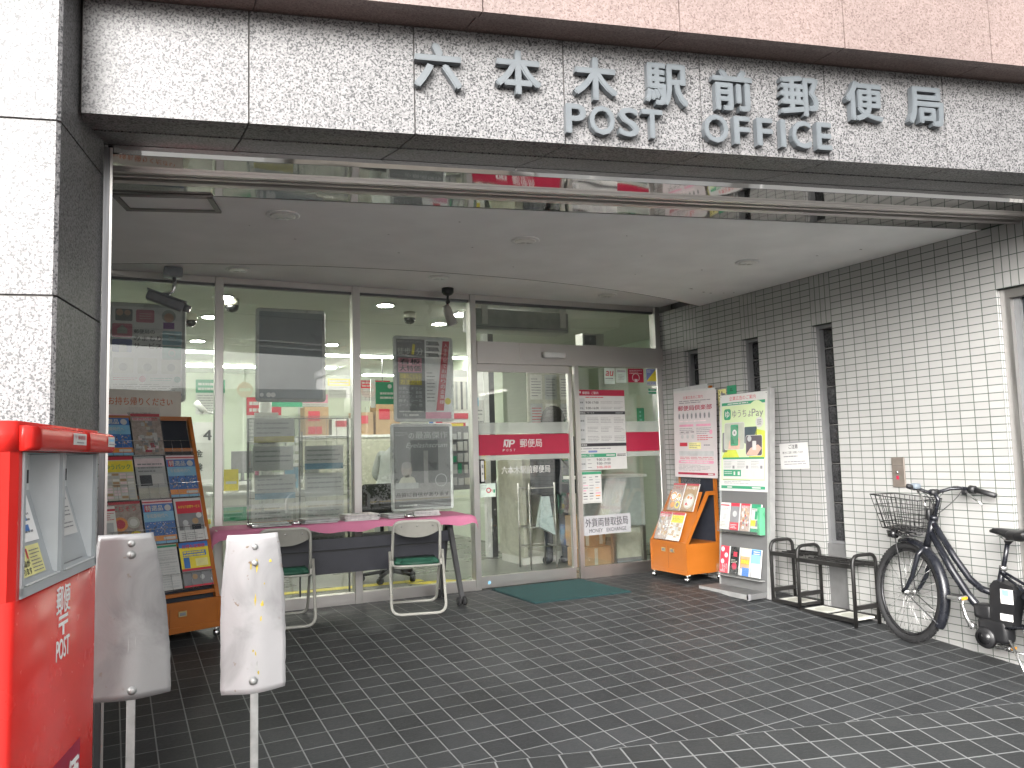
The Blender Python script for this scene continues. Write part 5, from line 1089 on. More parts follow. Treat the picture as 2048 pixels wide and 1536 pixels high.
def pay(M):
    M.rect(0, 0, .575, .83, .0005, 'paper'); W_ = .575
    M.text('企業広告のご案内', .12, .775, .44, .812, Z1, 'red_ink', .005); M.rect(.025, .735, W_-.025, .76, Z1, 'green_ink'); M.lines(.1, .74, .46, .755, 1, Z2, 'paper', .6)
    M.rect(.025, .09, W_-.025, .73, Z1, P('pale_lime', (.56, .66, .38), .5, var=.06, scale=3)); M.disc(.45, .66, Z1+.0002, .10, 'pale_lime', 20)
    M.rrect(.055, .61, .14, .705, Z2, 'green_ink', .02); M.text('ゆ', .07, .625, .125, .69, Z3, 'paper', .03); M.text('ゆうちょ', .16, .625, .39, .69, Z2, 'ink_grey', .02); M.text('Pay', .395, .605, .53, .69, Z2, 'ink_grey', .01)
    M.add([(.36, .28, Z2), (.55, .28, Z2), (.55, .5, Z2), (.45, .52, Z2)], [(0, 1, 2, 3)], P('lime', (.55, .60, .08), .5)); M.add([(.03, .28, Z2), (.25, .28, Z2), (.2, .36, Z2), (.08, .36, Z2)], [(0, 1, 2, 3)], 'lime')
    M.rrect(.035, .33, .1, .5, Z2, 'ink_grey', .01)
    M.rrect(.06, .35, .31, .585, Z2+.0002, 'paper', .02); M.rrect(.066, .356, .304, .579, Z3, P('photo_grey', (.42, .44, .38), .5), .016); M.rrect(.14, .385, .235, .565, Z3+.0004, 'green_ink', .01); M.rrect(.146, .40, .229, .552, Z3+.0008, P('phone_green', (.05, .22, .12), .3), .006); M.disc(.19, .495, Z4+.001, .028, 'paper', 16); M.rect(.18, .485, .2, .507, Z4+.0014, 'ink_grey')
    M.add([(.11, .356, Z3+.0002), (.25, .356, Z3+.0002), (.255, .43, Z3+.0002), (.236, .46, Z3+.0002), (.20, .38, Z3+.0002), (.14, .44, Z3+.0002), (.12, .42, Z3+.0002)], [tuple(range(7))], P('photo_skin', (.62, .40, .32), .6))
    M.rrect(.31, .40, .455, .54, Z2, P('slate', (.06, .085, .10), .5), .01); M.disc(.485, .575, Z3, .045, 'paper', 20); M.lines(.46, .55, .51, .6, 3, Z4, 'ink_grey', .5)
    M.rrect(.325, .295, .52, .47, Z3, 'paper', .02); M.rrect(.33, .30, .515, .465, Z4, P('photo_dark', (.10, .085, .10), .5), .016); M.add([(.33, .305, Z4+.0003), (.46, .30, Z4+.0003), (.515, .36, Z4+.0003), (.47, .39, Z4+.0003), (.38, .36, Z4+.0003)], [(0, 1, 2, 3, 4)], 'photo_skin'); M.rrect(.405, .345, .45, .42, Z4+.0006, 'paper', .006); M.disc(.37, .44, Z4+.0005, .025, 'paper_grey', 12)
    M.rect(.045, .105, W_-.035, .27, Z2+.0003, 'paper'); M.rect(.045, .27, W_-.035, .285, Z2+.0003, 'green_ink')
    for k in range(3): M.lines(.06+k*.165, .19, .15+k*.165, .255, 5, Z3, 'ink_grey', .25); M.rect(.165+k*.165, .19, .19+k*.165, .215, Z3, 'ink_grey')
    M.rect(.055, .125, .27, .18, Z3, 'green_ink'); M.lines(.065, .14, .16, .17, 2, Z4, 'paper', .4); M.rect(.18, .135, .2, .165, Z4, 'paper'); M.rect(.23, .135, .255, .165, Z4, 'paper'); M.lines(.29, .12, .52, .18, 6, Z3, 'paper_grey', .3)
    M.rect(.045, .092, .38, .096, Z3, 'ink'); M.lines(.06, .06, .36, .085, 2, Z1, 'ink_grey', .3); M.rect(.025, .02, W_-.025, .045, Z1, 'green_ink'); M.rect(.4, .027, .5, .038, Z2, 'paper'); M.rect(.1, .027, .16, .038, Z2, 'paper')
    for x in (.012, W_-.012): M.disc(x, .815, Z2, .004, 'ink', 8)
oo = TP @ Vector((-.002, .845, .006))
sheet_thing('payment_poster', 'white and lime poster reading Pay with a green phone, on the grey stand', 'poster', oo, (0, -1, 0), tilt, .575, .83, 'paper', pay, .004)
for row, (zb, ks2) in enumerate([(.50, ['pager', 'darkphoto', 'catalog', 'greenleaf']), (.135, ['pinkleaf', 'black', 'brown', 'skyleaf'])]):
    for i, k in enumerate(ks2):
        lab = {'pager': 'white leaflet with a grey square', 'darkphoto': 'dark photo leaflet with red ends', 'catalog': 'catalogue leaflet in mixed colours', 'greenleaf': 'green and white leaflet', 'pinkleaf': 'bright red leaflet with pale circles', 'black': 'black leaflet with a red mark', 'brown': 'brown gift leaflet with yellow lettering', 'skyleaf': 'sky blue leaflet'}[k]
        w_ = .105; h_ = .225
        o = TP @ Vector((.045+i*.124, zb+.02, .045))
        booklet('leaflet', lab + (' in the upper pocket row of the grey stand', ' in the lower pocket row of the grey stand')[row], 'leaflet', o, (0, -1, 0), tilt+Vector((.10, 0, 0)), w_, h_, k, 200+row*4+i, 'leaflets on the grey stand', th=.014)
    M = MB(T0 @ TP); M.box(.03, .54, zb-.002, zb+.004, .0, .06, 'alu' if row else 'chrome'); M.quad((.03, zb, .062), (.54, zb, .062), (.54, zb+.09, .066), (.03, zb+.09, .066), 'plastic_sleeve')
    if row == 0: M.box(.515, .545, zb+.0, zb+.22, .005, .06, P('holder_green', (.10, .36, .20), .3))
    M.build('pocket', root)

# ================================================================== papers on the tiled wall
def onwall(name, label, cat, y1, z0, w_, h_, base, draw, x=-.004, th=.002, rot=0.): return sheet_thing(name, label, cat, (x, y1, z0), (0, -1, rot), (0, 0, 1), w_, h_, base, draw, th)
def yellow_notice(M):
    for i, (t, x) in enumerate((('あなたのまちの窓口', .052), ('下車する前に', .018))):
        for j, ch in enumerate(t): M.text(ch, x-.012, .285-j*.031, x+.012, .308-j*.031, Z1, 'ink', .03)
    M.disc(.085, .27, Z1, .016, 'ink_grey', 10)
onwall('yellow_notice', 'narrow yellow notice with black upright characters between the two poster stands', 'notice', 1.335, 1.52, .105, .325, 'pale_yellow', yellow_notice)
onwall('green_notice', 'small green square notice above the grey stand', 'notice', 1.213, 1.785, .12, .085, 'green_ink', lambda M: M.lines(.04, .03, .08, .06, 2, Z1, 'ink', .4))
def caution(M):
    M.text('ご注意', .10, .165, .20, .20, Z1, 'ink', .03); M.text('置引きにご注意！が多発しています', .03, .125, .25, .145, Z1, 'ink', .02); M.lines(.04, .095, .19, .112, 1, Z1, 'ink_grey', .5); M.lines(.04, .03, .28, .07, 2, Z1, 'ink_grey', .3)
    M.rect(-.03, .212, .315, .22, Z1, 'ink_grey')
onwall('caution_sheet', 'white caution sheet taped to the tiled wall above the umbrella stand', 'notice', .605, 1.12, .305, .21, 'paper', caution, -.006, rot=.03)
root = thing('intercom_plate', 'bronze metal call plate set in the tiled wall above the bicycle', 'call plate', (-.004, -.51, 1.0)); T0 = inv_local(root)
P('bronze', (.22, .19, .165), .45, .5); M = MB(T0); M.bbox(-.012, .0, -.562, -.461, 1.0, 1.21, 'bronze', .002, 1, False); M.box(-.013, -.011, -.55, -.475, 1.15, 1.153, 'joint_dark'); M.build('plate', root)
M = MB(T0); M.lathe([(.009, 0), (.009, .006), (.004, .008)], (-.012, -.505, 1.105), 'chrome', (-1, 0, 0), 12); M.build('button', root); M = MB(T0); M.box(-.014, -.012, -.515, -.495, 1.055, 1.08, 'deep_red'); M.build('call_button', root)

# ================================================================== umbrella stand
root = thing('umbrella_stand', 'black steel umbrella stand with white drip trays along the tiled wall', 'umbrella stand', (-.15, .1, .05)); T0 = inv_local(root)
P('stand_black', (.012, .0115, .011), .45, var=.3, bmp=.08)
xf, xb = -.27, -.035
for y in (.50, .225, -.29):
    zb = zf(-.2, y)-.0; zt = .565 if y > .3 else .545 if y > 0 else .52; r = .055
    M = MB(T0); pts = [(xf, y, zb), (xf, y, zt-r)] + [(xf+r-r*math.cos(a), y, zt-r+r*math.sin(a)) for a in (R_(30), R_(60), R_(90))] + [(xb-r+r*math.sin(a), y, zt-r+r*math.cos(a)) for a in (0, R_(30), R_(60), R_(90))] + [(xb, y, zb)]
    M.tube(pts, .0135, 'stand_black', 8); M.build('end_frame', root)
    M = MB(T0); M.box(xf, xb, y-.012, y+.012, .165 if y > 0 else .14, .195 if y > 0 else .17, 'stand_black'); M.build('cross_rail', root)
ztop = .478
for y0, y1 in ((.225, .50), (-.29, .225)):
    M = MB(T0); zt = ztop if y0 > 0 else .455; za = .112 if y0 > 0 else .078
    for x in (xf, xb): M.box(x-.012, x+.012, y0, y1, zt-.026, zt+.004, 'stand_black')
    ny = max(3, int((y1-y0)/.075))
    for k in range(1, ny): y = y0+(y1-y0)*k/ny; M.box(xf, xb, y-.004, y+.004, zt-.014, zt, 'stand_black')
    for k in range(1, 4): x = xf+(xb-xf)*k/4; M.box(x-.003, x+.003, y0, y1, zt-.012, zt-.002, 'stand_black')
    M.build('top_grid', root)
    M = MB(T0); M.box(xf, xb, (y0+y1)/2-.012 if y0 < 0 else y0, (y0+y1)/2+.012 if y0 < 0 else y0+.01, za-.02, za, 'stand_black')
    for x in (xf, xb): M.box(x-.012, x+.012, y0, y1, za-.025, za+.002, 'stand_black')
    M.build('base_frame', root)
for y0, y1, z in ((.245, .48, .096), (-.02, .205, .066), (-.27, -.045, .062)):
    M = MB(T0); M.box(xf+.02, xb-.02, y0, y1, z, z+.012, P('tray_white', (.66, .66, .60), .5, var=.1)); a = [(xf+.03, y0+.01, z+.013), (xb-.03, y0+.01, z+.013), (xb-.03, y1-.01, z+.013), (xf+.03, y1-.01, z+.013)]; M.disc((xf+xb)/2, (y0+y1)/2, z+.0135, .075, P('tray_shade', (.50, .50, .44), .5, var=.1), 18); M.build('drip_tray', root)

# ================================================================== table, cloth, piles, chairs
root = thing('folding_table', 'long folding table with a dark front panel under the pink cloth', 'table', (-3.3, 1.9, .125)); T0 = inv_local(root)
P('table_dark', (.035, .036, .045), .45, var=.1); P('pink_cloth', (.47, .155, .255), .9, var=.07, scale=5, bmp=.1, bscale=250); P('leg_grey', (.045, .045, .047), .4)
M = MB(T0); M.bbox(-4.31, -2.32, 1.72, 2.12, .792, .818, 'beige_panel', .006, 2); M.build('tabletop', root)
M = MB(T0); M.box(-4.22, -2.5, 1.80, 1.83, .615, .70, 'table_dark'); M.box(-4.2, -2.52, 1.835, 1.845, .43, .63, 'table_dark'); M.box(-4.2, -2.52, 1.828, 1.836, .60, .61, 'leg_grey'); M.build('modesty_panel', root)
for x in (-4.15, -2.49):
    M = MB(T0)
    M.loft([(x-.018, 1.80, .78), (x+.018, 1.80, .78), (x+.018, 1.85, .78), (x-.018, 1.85, .78)], [(x-.016, 1.565, .20), (x+.016, 1.565, .20), (x+.016, 1.605, .20), (x-.016, 1.605, .20)], 'leg_grey')
    M.loft([(x-.018, 1.85, .78), (x+.018, 1.85, .78), (x+.018, 1.90, .78), (x-.018, 1.90, .78)], [(x-.016, 2.00, .20), (x+.016, 2.00, .20), (x+.016, 2.04, .20), (x-.016, 2.04, .20)], 'leg_grey'); M.build('leg', root)
    for y in (1.585, 2.02):
        M = MB(T0)
        for s in (-.022, .022): M.lathe([(.01, -.011), (.034, -.010), (.036, 0), (.034, .010), (.01, .011)], (x+s, y, .162), 'rubber', (1, 0, 0), 16)
        M.rod((x, y, .16), (x, y, .205), .012, 'leg_grey', 8); M.build('caster', root)
# cloth: draped sheet with a wavy hem
M = MB(); nx_, ny_ = 60, 22; X0, X1_, Y0, Y1 = -4.40, -2.265, 1.645, 2.14; vs = []
rnd = random.Random(4)
for j in range(ny_+1):
    for i in range(nx_+1):
        u, v = i/nx_, j/ny_; x = X0+(X1_-X0)*u; y = Y0+(Y1-Y0)*v
        fx = max(0, -4.315-x, x+2.315); fy = max(0, 1.712-y)
        drop = 0; yy = y; xx = x
        if fy > 0: drop += fy*(.85+.25*math.sin(7*x)+.12*math.sin(23*x+1)); yy = 1.712-.010-.12*fy+.006*math.sin(17*x)
        if fx > 0: drop += fx*(1.25+.3*math.sin(9*y)); xx = (-4.315-.012-.25*fx) if x < -3 else (-2.315+.012+.35*fx)
        z = .822-drop + .0025*math.sin(5*x+3*y)+.002*math.sin(11*y-4*x) + (.016*max(0, math.sin((x+2.85)*5))*math.exp(-((x+2.5)/.25)**2)*math.exp(-((y-2.0)/.2)**2))
        vs.append((xx, yy, z))
M.add(vs, [(j*(nx_+1)+i, j*(nx_+1)+i+1, (j+1)*(nx_+1)+i+1, (j+1)*(nx_+1)+i) for j in range(ny_) for i in range(nx_)], 'pink_cloth', True)
tag(M.build('tablecloth'), 'pink cloth draped over the long folding table', 'tablecloth')
P('magazine_grey', (.28, .285, .28), .35, var=.3, scale=30); P('magazine_pale', (.50, .48, .47), .35, var=.25, scale=40)
for i, (xa, xb_, y, n, m, lab) in enumerate([(-4.06, -3.78, 1.84, 3, 'magazine_grey', 'thin pile of grey newsletters at the end of the table by the orange rack'), (-3.68, -3.42, 1.86, 6, 'magazine_grey', 'dark topped pile of newsletters on the table, second from the orange rack'), (-3.36, -3.10, 1.86, 9, 'magazine_pale', 'tallest pile of pale sleeved papers in the middle of the table'), (-3.02, -2.82, 1.88, 6, 'magazine_grey', 'pile of grey newsletters with a greenish sheet, right of the tallest pile'), (-2.80, -2.58, 1.90, 8, 'magazine_pale', 'pile of white sleeved papers at the door end of the table')]):
    L = Vector((xa, y-.1, .822)); M = MB(Matrix.Translation(-L)); rnd = random.Random(30+i); z = .826
    for k in range(n):
        a = rnd.uniform(-.05, .05); dx, dy = rnd.uniform(-.01, .01), rnd.uniform(-.01, .01); h_ = .0055; c = Vector(((xa+xb_)/2+dx, y+dy, 0)); hw, hd = (xb_-xa)/2, .105
        p = [(c.x+(sx*hw)*math.cos(a)-(sy*hd)*math.sin(a), c.y+(sx*hw)*math.sin(a)+(sy*hd)*math.cos(a)) for sx, sy in ((-1, -1), (1, -1), (1, 1), (-1, 1))]
        M.prism(p, z, z+h_-.0008, m if k % 3 or k == n-1 else 'paper_grey'); z += h_
    B = MB(Matrix.Translation(-L) @ frame(((xa+xb_)/2-.09, y-.08, z+.0002), (1, 0, 0), (0, 1, 0))); B.lines(.01, .02, .17, .15, 6, 0, 'ink_grey' if m != 'magazine_grey' else 'paper_grey', .35, rnd=rnd); merge(M, B)
    tag(M.build('newsletter_pile', None, L), lab, 'paper pile', 'piles of papers on the table')
for i, (x, lab) in enumerate([(-4.06, 'black clip holder beside the thin pile of newsletters'), (-3.76, 'black clip holder leaning between the first two piles'), (-2.86, 'black clip holder in front of the last piles on the table')]):
    L = Vector((x, 1.76, .826)); M = MB(Matrix.Translation(-L)); M.tube([(x-.035, 1.755, .842), (x+.04, 1.735, .835)], .012, 'chrome', 8); M.tube([(x-.03, 1.77, .838), (x+.05, 1.75, .831)], .008, 'black_gloss', 8); tag(M.build('clip_holder', None, L), lab, 'clip', 'clip holders on the table')
# folding chairs
P('chair_cream', (.36, .355, .32), .4, var=.05); P('chair_green', (.02, .085, .055), .5, var=.15, bmp=.1); P('chair_back', (.30, .295, .265), .4, var=.05)
def chair():
    root = thing('folding_chair', 'x', 'chair'); w_ = .20
    def rnd_loop(pts, r, n=5):
        out = []
        pts = [Vector(p) for p in pts]
        for i, p in enumerate(pts):
            if 0 < i < len(pts)-1:
                a = (pts[i-1]-p).normalized()*r; b = (pts[i+1]-p).normalized()*r
                for k in range(n+1): t = k/n; out.append(p + a*(1-t)**2 + b*t**2)
            else: out.append(p)
        return out
    M = MB(); M.tube(rnd_loop([(-.205, -.055, .455), (-.205, -.27, .011), (.205, -.27, .011), (.205, -.055, .455)], .075), .0115, 'chair_cream', 8); M.build('rear_leg_frame', root)
    M = MB(); M.tube(rnd_loop([(-.185, .27, .011), (-.185, -.06, .42), (-.18, -.16, .69), (.18, -.16, .69), (.185, -.06, .42), (.185, .27, .011), (-.185, .27, .011)], .07)[:-1], .0115, 'chair_cream', 8, True); M.build('back_and_front_frame', root)
    M = MB(); N = 14; A_ = []; B_ = []
    for i in range(N+1):
        x = -.172+.344*i/N; t = abs(x)/.172; top = .688-.03*t**6; bot = .565+.045*t**2.2; y = -.158-.012*(1-t*t)
        A_ += [(x, y, top)]; B_ += [(x, y+.035, bot)]
    n = N+1; M.add(A_+B_+[(x, y+.008, z) for x, y, z in A_]+[(x, y+.008, z) for x, y, z in B_], [(i, n+i, n+i+1, i+1) for i in range(N)]+[(2*n+i, 2*n+i+1, 3*n+i+1, 3*n+i) for i in range(N)]+[(i, i+1, 2*n+i+1, 2*n+i) for i in range(N)]+[(n+i, 3*n+i, 3*n+i+1, n+i+1) for i in range(N)]+[(0, 2*n, 3*n, n), (N, n+N, 3*n+N, 2*n+N)], 'chair_back', False)
    for x in (-.12, 0, .12): M.lathe([(.006, 0), (.004, .004)], (x, -.174 if x == 0 else -.166, .655), 'chrome', (0, -1, 0), 8)
    M.build('backrest', root)
    M = MB(); bm = bmesh.new(); bmesh.ops.create_cube(bm, size=1)
    for v in bm.verts: v.co = Vector((v.co.x*.34, v.co.y*.36+.03, v.co.z*.036+.375))
    bmesh.ops.bevel(bm, geom=[e for e in bm.edges if abs(e.verts[0].co.z-e.verts[1].co.z) > .01], offset=.05, segments=4, affect='EDGES'); bmesh.ops.bevel(bm, geom=[e for e in bm.edges if e.verts[0].co.z > .38 and e.verts[1].co.z > .38], offset=.012, segments=2, affect='EDGES')
    M.bm(bm, 'chair_green'); M.build('seat', root)
    M = MB(); p = rpoly(-.178, .178, -.16, .22, .05); M.tube([(x, y, .352) for x, y in p], .009, 'chair_cream', 6, True)
    for s in (-1, 1): M.box(s*.19-.012, s*.19+.012, -.10, -.05, .345, .39, 'chair_cream')
    M.build('seat_rim', root)
    return root
c1 = chair(); c1.location = (-2.83, 1.69, .122); c1.rotation_euler = (0, 0, R_(-15)); c1['label'] = 'cream and green folding chair standing clear in front of the pink table, nearer the door'; c1['group'] = 'folding chairs at the table'
c2 = copy_tree(c1); c2.location = (-3.83, 1.77, .118); c2.rotation_euler = (0, 0, R_(-8)); c2['label'] = 'cream and green folding chair half hidden behind the chipped white sign back'

# ================================================================== door mat
P('mat_green', (.008, .052, .053), .95, var=.25, scale=40, bmp=.6, bscale=300); P('mat_edge', (.008, .03, .032), .8)
M = MB(); M.prism(rpoly(-1.985, -1.06, 1.30, 2.125, .02), .1265, .134, 'mat_edge'); M.prism(rpoly(-1.975, -1.07, 1.31, 2.115, .015), .134, .138, 'mat_green')
tag(M.build('door_mat'), 'dark teal door mat lying in front of the sliding door', 'door mat')

# ================================================================== lamps and cameras under the porch ceiling
for i, (x, y, z, lab) in enumerate([(-4.163, .024, CEIL, 'unlit round ceiling lamp next to the ceiling hatch'), (-2.656, .018, CEIL, 'unlit round ceiling lamp in the middle of the outer row'), (-.85, -.03, CEIL, 'unlit round ceiling lamp of the outer row, nearest the tiled wall'), (-4.149, 1.86, CEIL2, 'unlit round ceiling lamp above the first glass pane'), (-2.62, 1.6, CEIL2, 'unlit round ceiling lamp above the hanging spotlight'), (-.871, 1.79, CEIL2, 'unlit round ceiling lamp above the sliding door')]):
    root = thing('recessed_lamp', lab, 'ceiling lamp', (x, y, z), group='recessed lamps in the porch ceiling'); T0 = inv_local(root)
    M = MB(T0); M.lathe([(.088, 0), (.092, -.006), (.086, -.010), (.072, -.008)], (x, y, z), 'white_paint', n=24); M.build('trim_ring', root)
    M = MB(T0); M.lathe([(.07, -.0095), (.06, -.0115), (.01, -.0125)], (x, y, z), P('lamp_cover', (.80, .79, .76), .3), n=20); M.build('cover', root)
root = thing('security_camera', 'grey security camera on a bent arm under the ceiling by the pale poster', 'security camera', (-4.6, 1.97, CEIL2)); T0 = inv_local(root)
P('cam_grey', (.25, .26, .28), .4); M = MB(T0); M.bbox(-4.66, -4.53, 1.92, 2.03, CEIL2-.075, CEIL2, 'cam_grey', .012, 2); M.build('ceiling_box', root)
M = MB(T0); M.tube([(-4.585, 1.975, CEIL2-.07), (-4.585, 1.975, 2.62), (-4.592, 1.98, 2.585), (-4.62, 1.99, 2.565), (-4.66, 2.0, 2.56)], .014, 'chrome', 10); M.build('arm', root)
d = Vector((.30, -.03, -.105)).normalized(); M = MB(T0 @ frame((-4.77, 2.02, 2.555), d, (0, 1, 0)) ); M.bbox(0, .27, -.038, .038, -.034, .034, 'cam_grey', .014, 3); M.box(-.01, .28, -.042, .042, .034, .042, 'cam_grey'); M.build('body', root)
M = MB(T0 @ frame((-4.77, 2.02, 2.555), d, (0, 1, 0))); M.tube([(.268, 0, 0), (.315, 0, 0)], .027, 'cam_grey', 12); M.tube([(.312, 0, 0), (.318, 0, 0)], .022, 'black_gloss', 12); M.build('lens', root)
root = thing('spotlight', 'hanging spotlight with a black base and a pale grey head', 'spotlight', (-2.386, 2.0, CEIL2)); T0 = inv_local(root)
M = MB(T0); M.lathe([(.052, 0), (.052, -.035), (.040, -.055), (.018, -.065)], (-2.386, 2.0, CEIL2), 'black_paint', n=18); M.build('base', root)
M = MB(T0); M.rod((-2.386, 2.0, CEIL2-.06), (-2.392, 2.0, 2.585), .011, 'black_paint', 8); M.lathe([(.018, -.012), (.018, .012)], (-2.388, 2.0, 2.64), 'black_paint', (0, 1, 0), 10); M.build('stem', root)
M = MB(T0); M.tube([(-2.408, 2.0, 2.60), (-2.402, 1.99, 2.575), (-2.36, 1.965, 2.435)], [.030, .038, .046], 'cam_pale' if 'cam_pale' in MATS else P('cam_pale', (.42, .41, .38), .4), 14); M.tube([(-2.361, 1.965, 2.437), (-2.359, 1.964, 2.431)], .038, 'paper', 14); M.build('head', root)

# ================================================================== framed posters behind the glass
P('snap_frame', (.62, .62, .62), .35, .15); P('frame_back', (.10, .11, .125), .6)
YF = 2.262
def framed(name, label, x0, x1, z0, z1, face, draw, faded=False):
    root = thing(name, label, 'framed poster', (x0, YF, z0)); T0 = inv_local(root); T = T0 @ frame((x0, YF, z0), (1, 0, 0), (0, 0, 1)); w_, h_ = x1-x0, z1-z0
    M = MB(T); p = rpoly(0, w_, 0, h_, .03); q = rpoly(.028, w_-.028, .028, h_-.028, .006); n = len(p)
    vs = [(x, y, 0) for x, y in p]+[(x, y, .012) for x, y in [((a[0]*.7+b[0]*.3), (a[1]*.7+b[1]*.3)) for a, b in zip(p, q)]]+[(x, y, .004) for x, y in q]
    M.add(vs, [(i, (i+1) % n, n+(i+1) % n, n+i) for i in range(n)]+[(n+i, n+(i+1) % n, 2*n+(i+1) % n, 2*n+i) for i in range(n)], 'snap_frame', False); M.add([(x, y, -.006) for x, y in p]+[(x, y, 0) for x, y in p], [tuple(range(n))[::-1]]+[(i, (i+1) % n, n+(i+1) % n, n+i) for i in range(n)], 'frame_back'); M.build('frame', root)
    M = MB(T); M.box(.02, w_-.02, .02, h_-.02, -.002, .002, face); M.T = T @ Matrix.Translation((.028, .028, .0022)); draw(M, w_-.056, h_-.056); M.build('print', root)
P('faded_grey', (.84, .82, .84), .5, var=.05); P('faded_pink', (.62, .24, .32), .5); P('faded_blue', (.16, .20, .42), .5); P('faded_sky', (.36, .56, .66), .5); P('faded_teal', (.22, .46, .42), .5)
def watch(M, w, h):
    M.rrect(.02, h*.84, w*.28, h*.97, Z1, 'ink_grey', .01); M.disc(w*.1, h*.93, Z2, .025, 'photo_skin', 12); M.disc(w*.21, h*.93, Z2, .022, 'photo_skin', 12); M.rrect(w*.33, h*.83, w*.59, h*.97, Z1, 'faded_pink', .012); M.lines(w*.38, h*.86, w*.55, h*.94, 3, Z2, 'pale_pink', .3)
    M.rrect(.0, h*.66, w*.28, h*.81, Z1, 'faded_pink', .012); M.add([(w*.07, h*.7, Z2), (w*.21, h*.7, Z2), (w*.21, h*.75, Z2), (w*.14, h*.795, Z2), (w*.07, h*.75, Z2)], [(0, 1, 2, 3, 4)], 'paper_grey')
    M.rrect(.0, h*.50, w*.28, h*.64, Z1, 'faded_blue', .012); M.rect(w*.1, h*.5, w*.2, h*.58, Z2, 'paper_grey')
    M.disc(w*.80, h*.91, Z1, .05, 'paper_grey', 16); M.disc(w*.80, h*.895, Z2, .036, 'photo_skin', 14); M.rect(w*.72, h*.77, w*.88, h*.84, Z1, P('faded_purple', (.22, .10, .30), .5))
    M.rrect(w*.71, h*.59, w*.99, h*.745, Z1, 'faded_sky', .012); M.ring(w*.85, h*.67, Z2, .022, .026, 'paper_grey', 16); M.rrect(w*.71, h*.43, w*.99, h*.575, Z1, 'faded_teal', .012); M.ring(w*.85, h*.5, Z2, .02, .025, 'paper_grey', 16)
    M.text('郵便局の', w*.30, h*.705, w*.60, h*.755, Z1, 'ink_grey', .03); M.text('みまもり', w*.30, h*.625, w*.70, h*.685, Z1, 'ink_grey', .035); M.text('サービス', w*.30, h*.545, w*.70, h*.605, Z1, 'ink_grey', .035)
    for k in range(3): M.rrect(w*(.02+k*.34), h*.27, w*(.3+k*.34), h*.44, Z1, 'off_white', .012); M.disc(w*(.16+k*.34), h*.34, Z2, .03, 'paper_grey', 12)
    M.disc(w*.43, h*.21, Z1, .024, 'faded_pink', 14); M.lines(w*.02, h*.19, w*.36, h*.23, 2, Z1, 'faded_pink', .3); M.lines(w*.54, h*.19, w*.86, h*.23, 2, Z1, 'faded_teal', .3); M.disc(w*.93, h*.21, Z1, .024, 'faded_teal', 14); M.lines(w*.02, h*.08, w*.98, h*.16, 4, Z1, 'ink_grey', .2); M.rect(0, h*.03, w, h*.055, Z1, 'faded_blue')
framed('framed_poster', 'pale framed poster of coloured tiles about a watch-over service, behind the orange rack', -5.023, -4.478, 1.775, 2.53, 'faded_grey', watch)
def plain(M, w, h):
    M.rect(0, 0, w, h, Z1, P('slate_print', (.36, .385, .42), .35, var=.12, scale=3)); M.disc(.02, .03, Z2, .016, 'faded_grey', 12); M.disc(.075, .03, Z2, .02, 'faded_grey', 12); M.disc(.11, .03, Z2, .02, 'faded_grey', 12)
framed('framed_poster', 'blank slate grey framed poster in the second glass pane', -3.958, -3.392, 1.78, 2.548, 'frame_back', plain)
def flyer(M, w, h):
    M.rect(0, 0, w*.52, h, Z1, 'ink_grey'); M.rect(w*.52, 0, w, h, Z1, 'faded_grey'); M.text('東京ミッドタウンから', w*.02, h*.955, w*.46, h*.985, Z2, 'paper', .01)
    M.text('徒歩', w*.02, h*.80, w*.26, h*.89, Z2, 'paper', .03); M.text('1', w*.26, h*.80, w*.36, h*.94, Z2, 'yellow_ink', .05, slant=.15); M.text('分', w*.36, h*.80, w*.49, h*.89, Z2, 'paper', .03)
    M.rect(w*.03, h*.58, w*.46, h*.76, Z2, 'faded_pink'); M.text('看板', w*.05, h*.68, w*.44, h*.755, Z3, 'ink', .03); M.text('大特価', w*.05, h*.595, w*.44, h*.665, Z3, 'ink', .03); M.rect(w*.05, h*.42, w*.46, h*.57, Z2, P('olive_gold', (.42, .34, .08), .5)); M.text('印刷のことなら', w*.07, h*.50, w*.44, h*.56, Z3, 'yellow_ink', .02); M.text('おまかせ', w*.07, h*.43, w*.44, h*.49, Z3, 'yellow_ink', .02)
    for i, t in enumerate(('名刺、チラシ', 'ポスター、看板', 'スタンプ、封筒', '冊子、シール', 'コースター、他')): M.text(t, w*.03, h*(.36-i*.052), w*.46, h*(.40-i*.052), Z2, 'paper_grey', .02, rot=-.0)
    M.text('TEL', w*.1, h*.03, w*.2, h*.06, Z2, 'paper', .02); M.lines(w*.22, h*.03, w*.47, h*.06, 1, Z2, 'paper', .8); M.lines(w*.04, h*.08, w*.48, h*.10, 1, Z2, 'paper', .8)
    for k in range(3): M.add([(w*.55, h*(.93-k*.075), Z2), (w*.80, h*(.93-k*.075), Z2), (w*.77, h*(.98-k*.075), Z2), (w*.55, h*(.98-k*.075), Z2)], [(0, 1, 2, 3)], 'ink_grey'); M.disc(w*.57, h*(.955-k*.075), Z3, .013, 'paper_grey', 12); M.lines(w*.62, h*(.937-k*.075), w*.76, h*(.973-k*.075), 2, Z3, 'paper_grey', .3)
    M.add([(w*.72, h*.10, Z2), (w*.86, h*.10, Z2), (w*.99, h*.99, Z2), (w*.86, h*.99, Z2)], [(0, 1, 2, 3)], 'red_ink')
    for i, ch in enumerate('人手不足でお困りの企業様'): t = .93-i*.066; M.text(ch, w*(.755+.135*t), h*(t-.02), w*(.84+.135*t), h*(t+.03), Z3, 'pale_pink', .01)
    M.rect(w*.52, 0, w, h*.08, Z2, 'pink_ink'); M.disc(w*.94, h*.22, Z2, .03, 'yellow_ink', 12); M.lines(w*.55, h*.2, w*.7, h*.6, 9, Z2, 'ink_grey', .2)
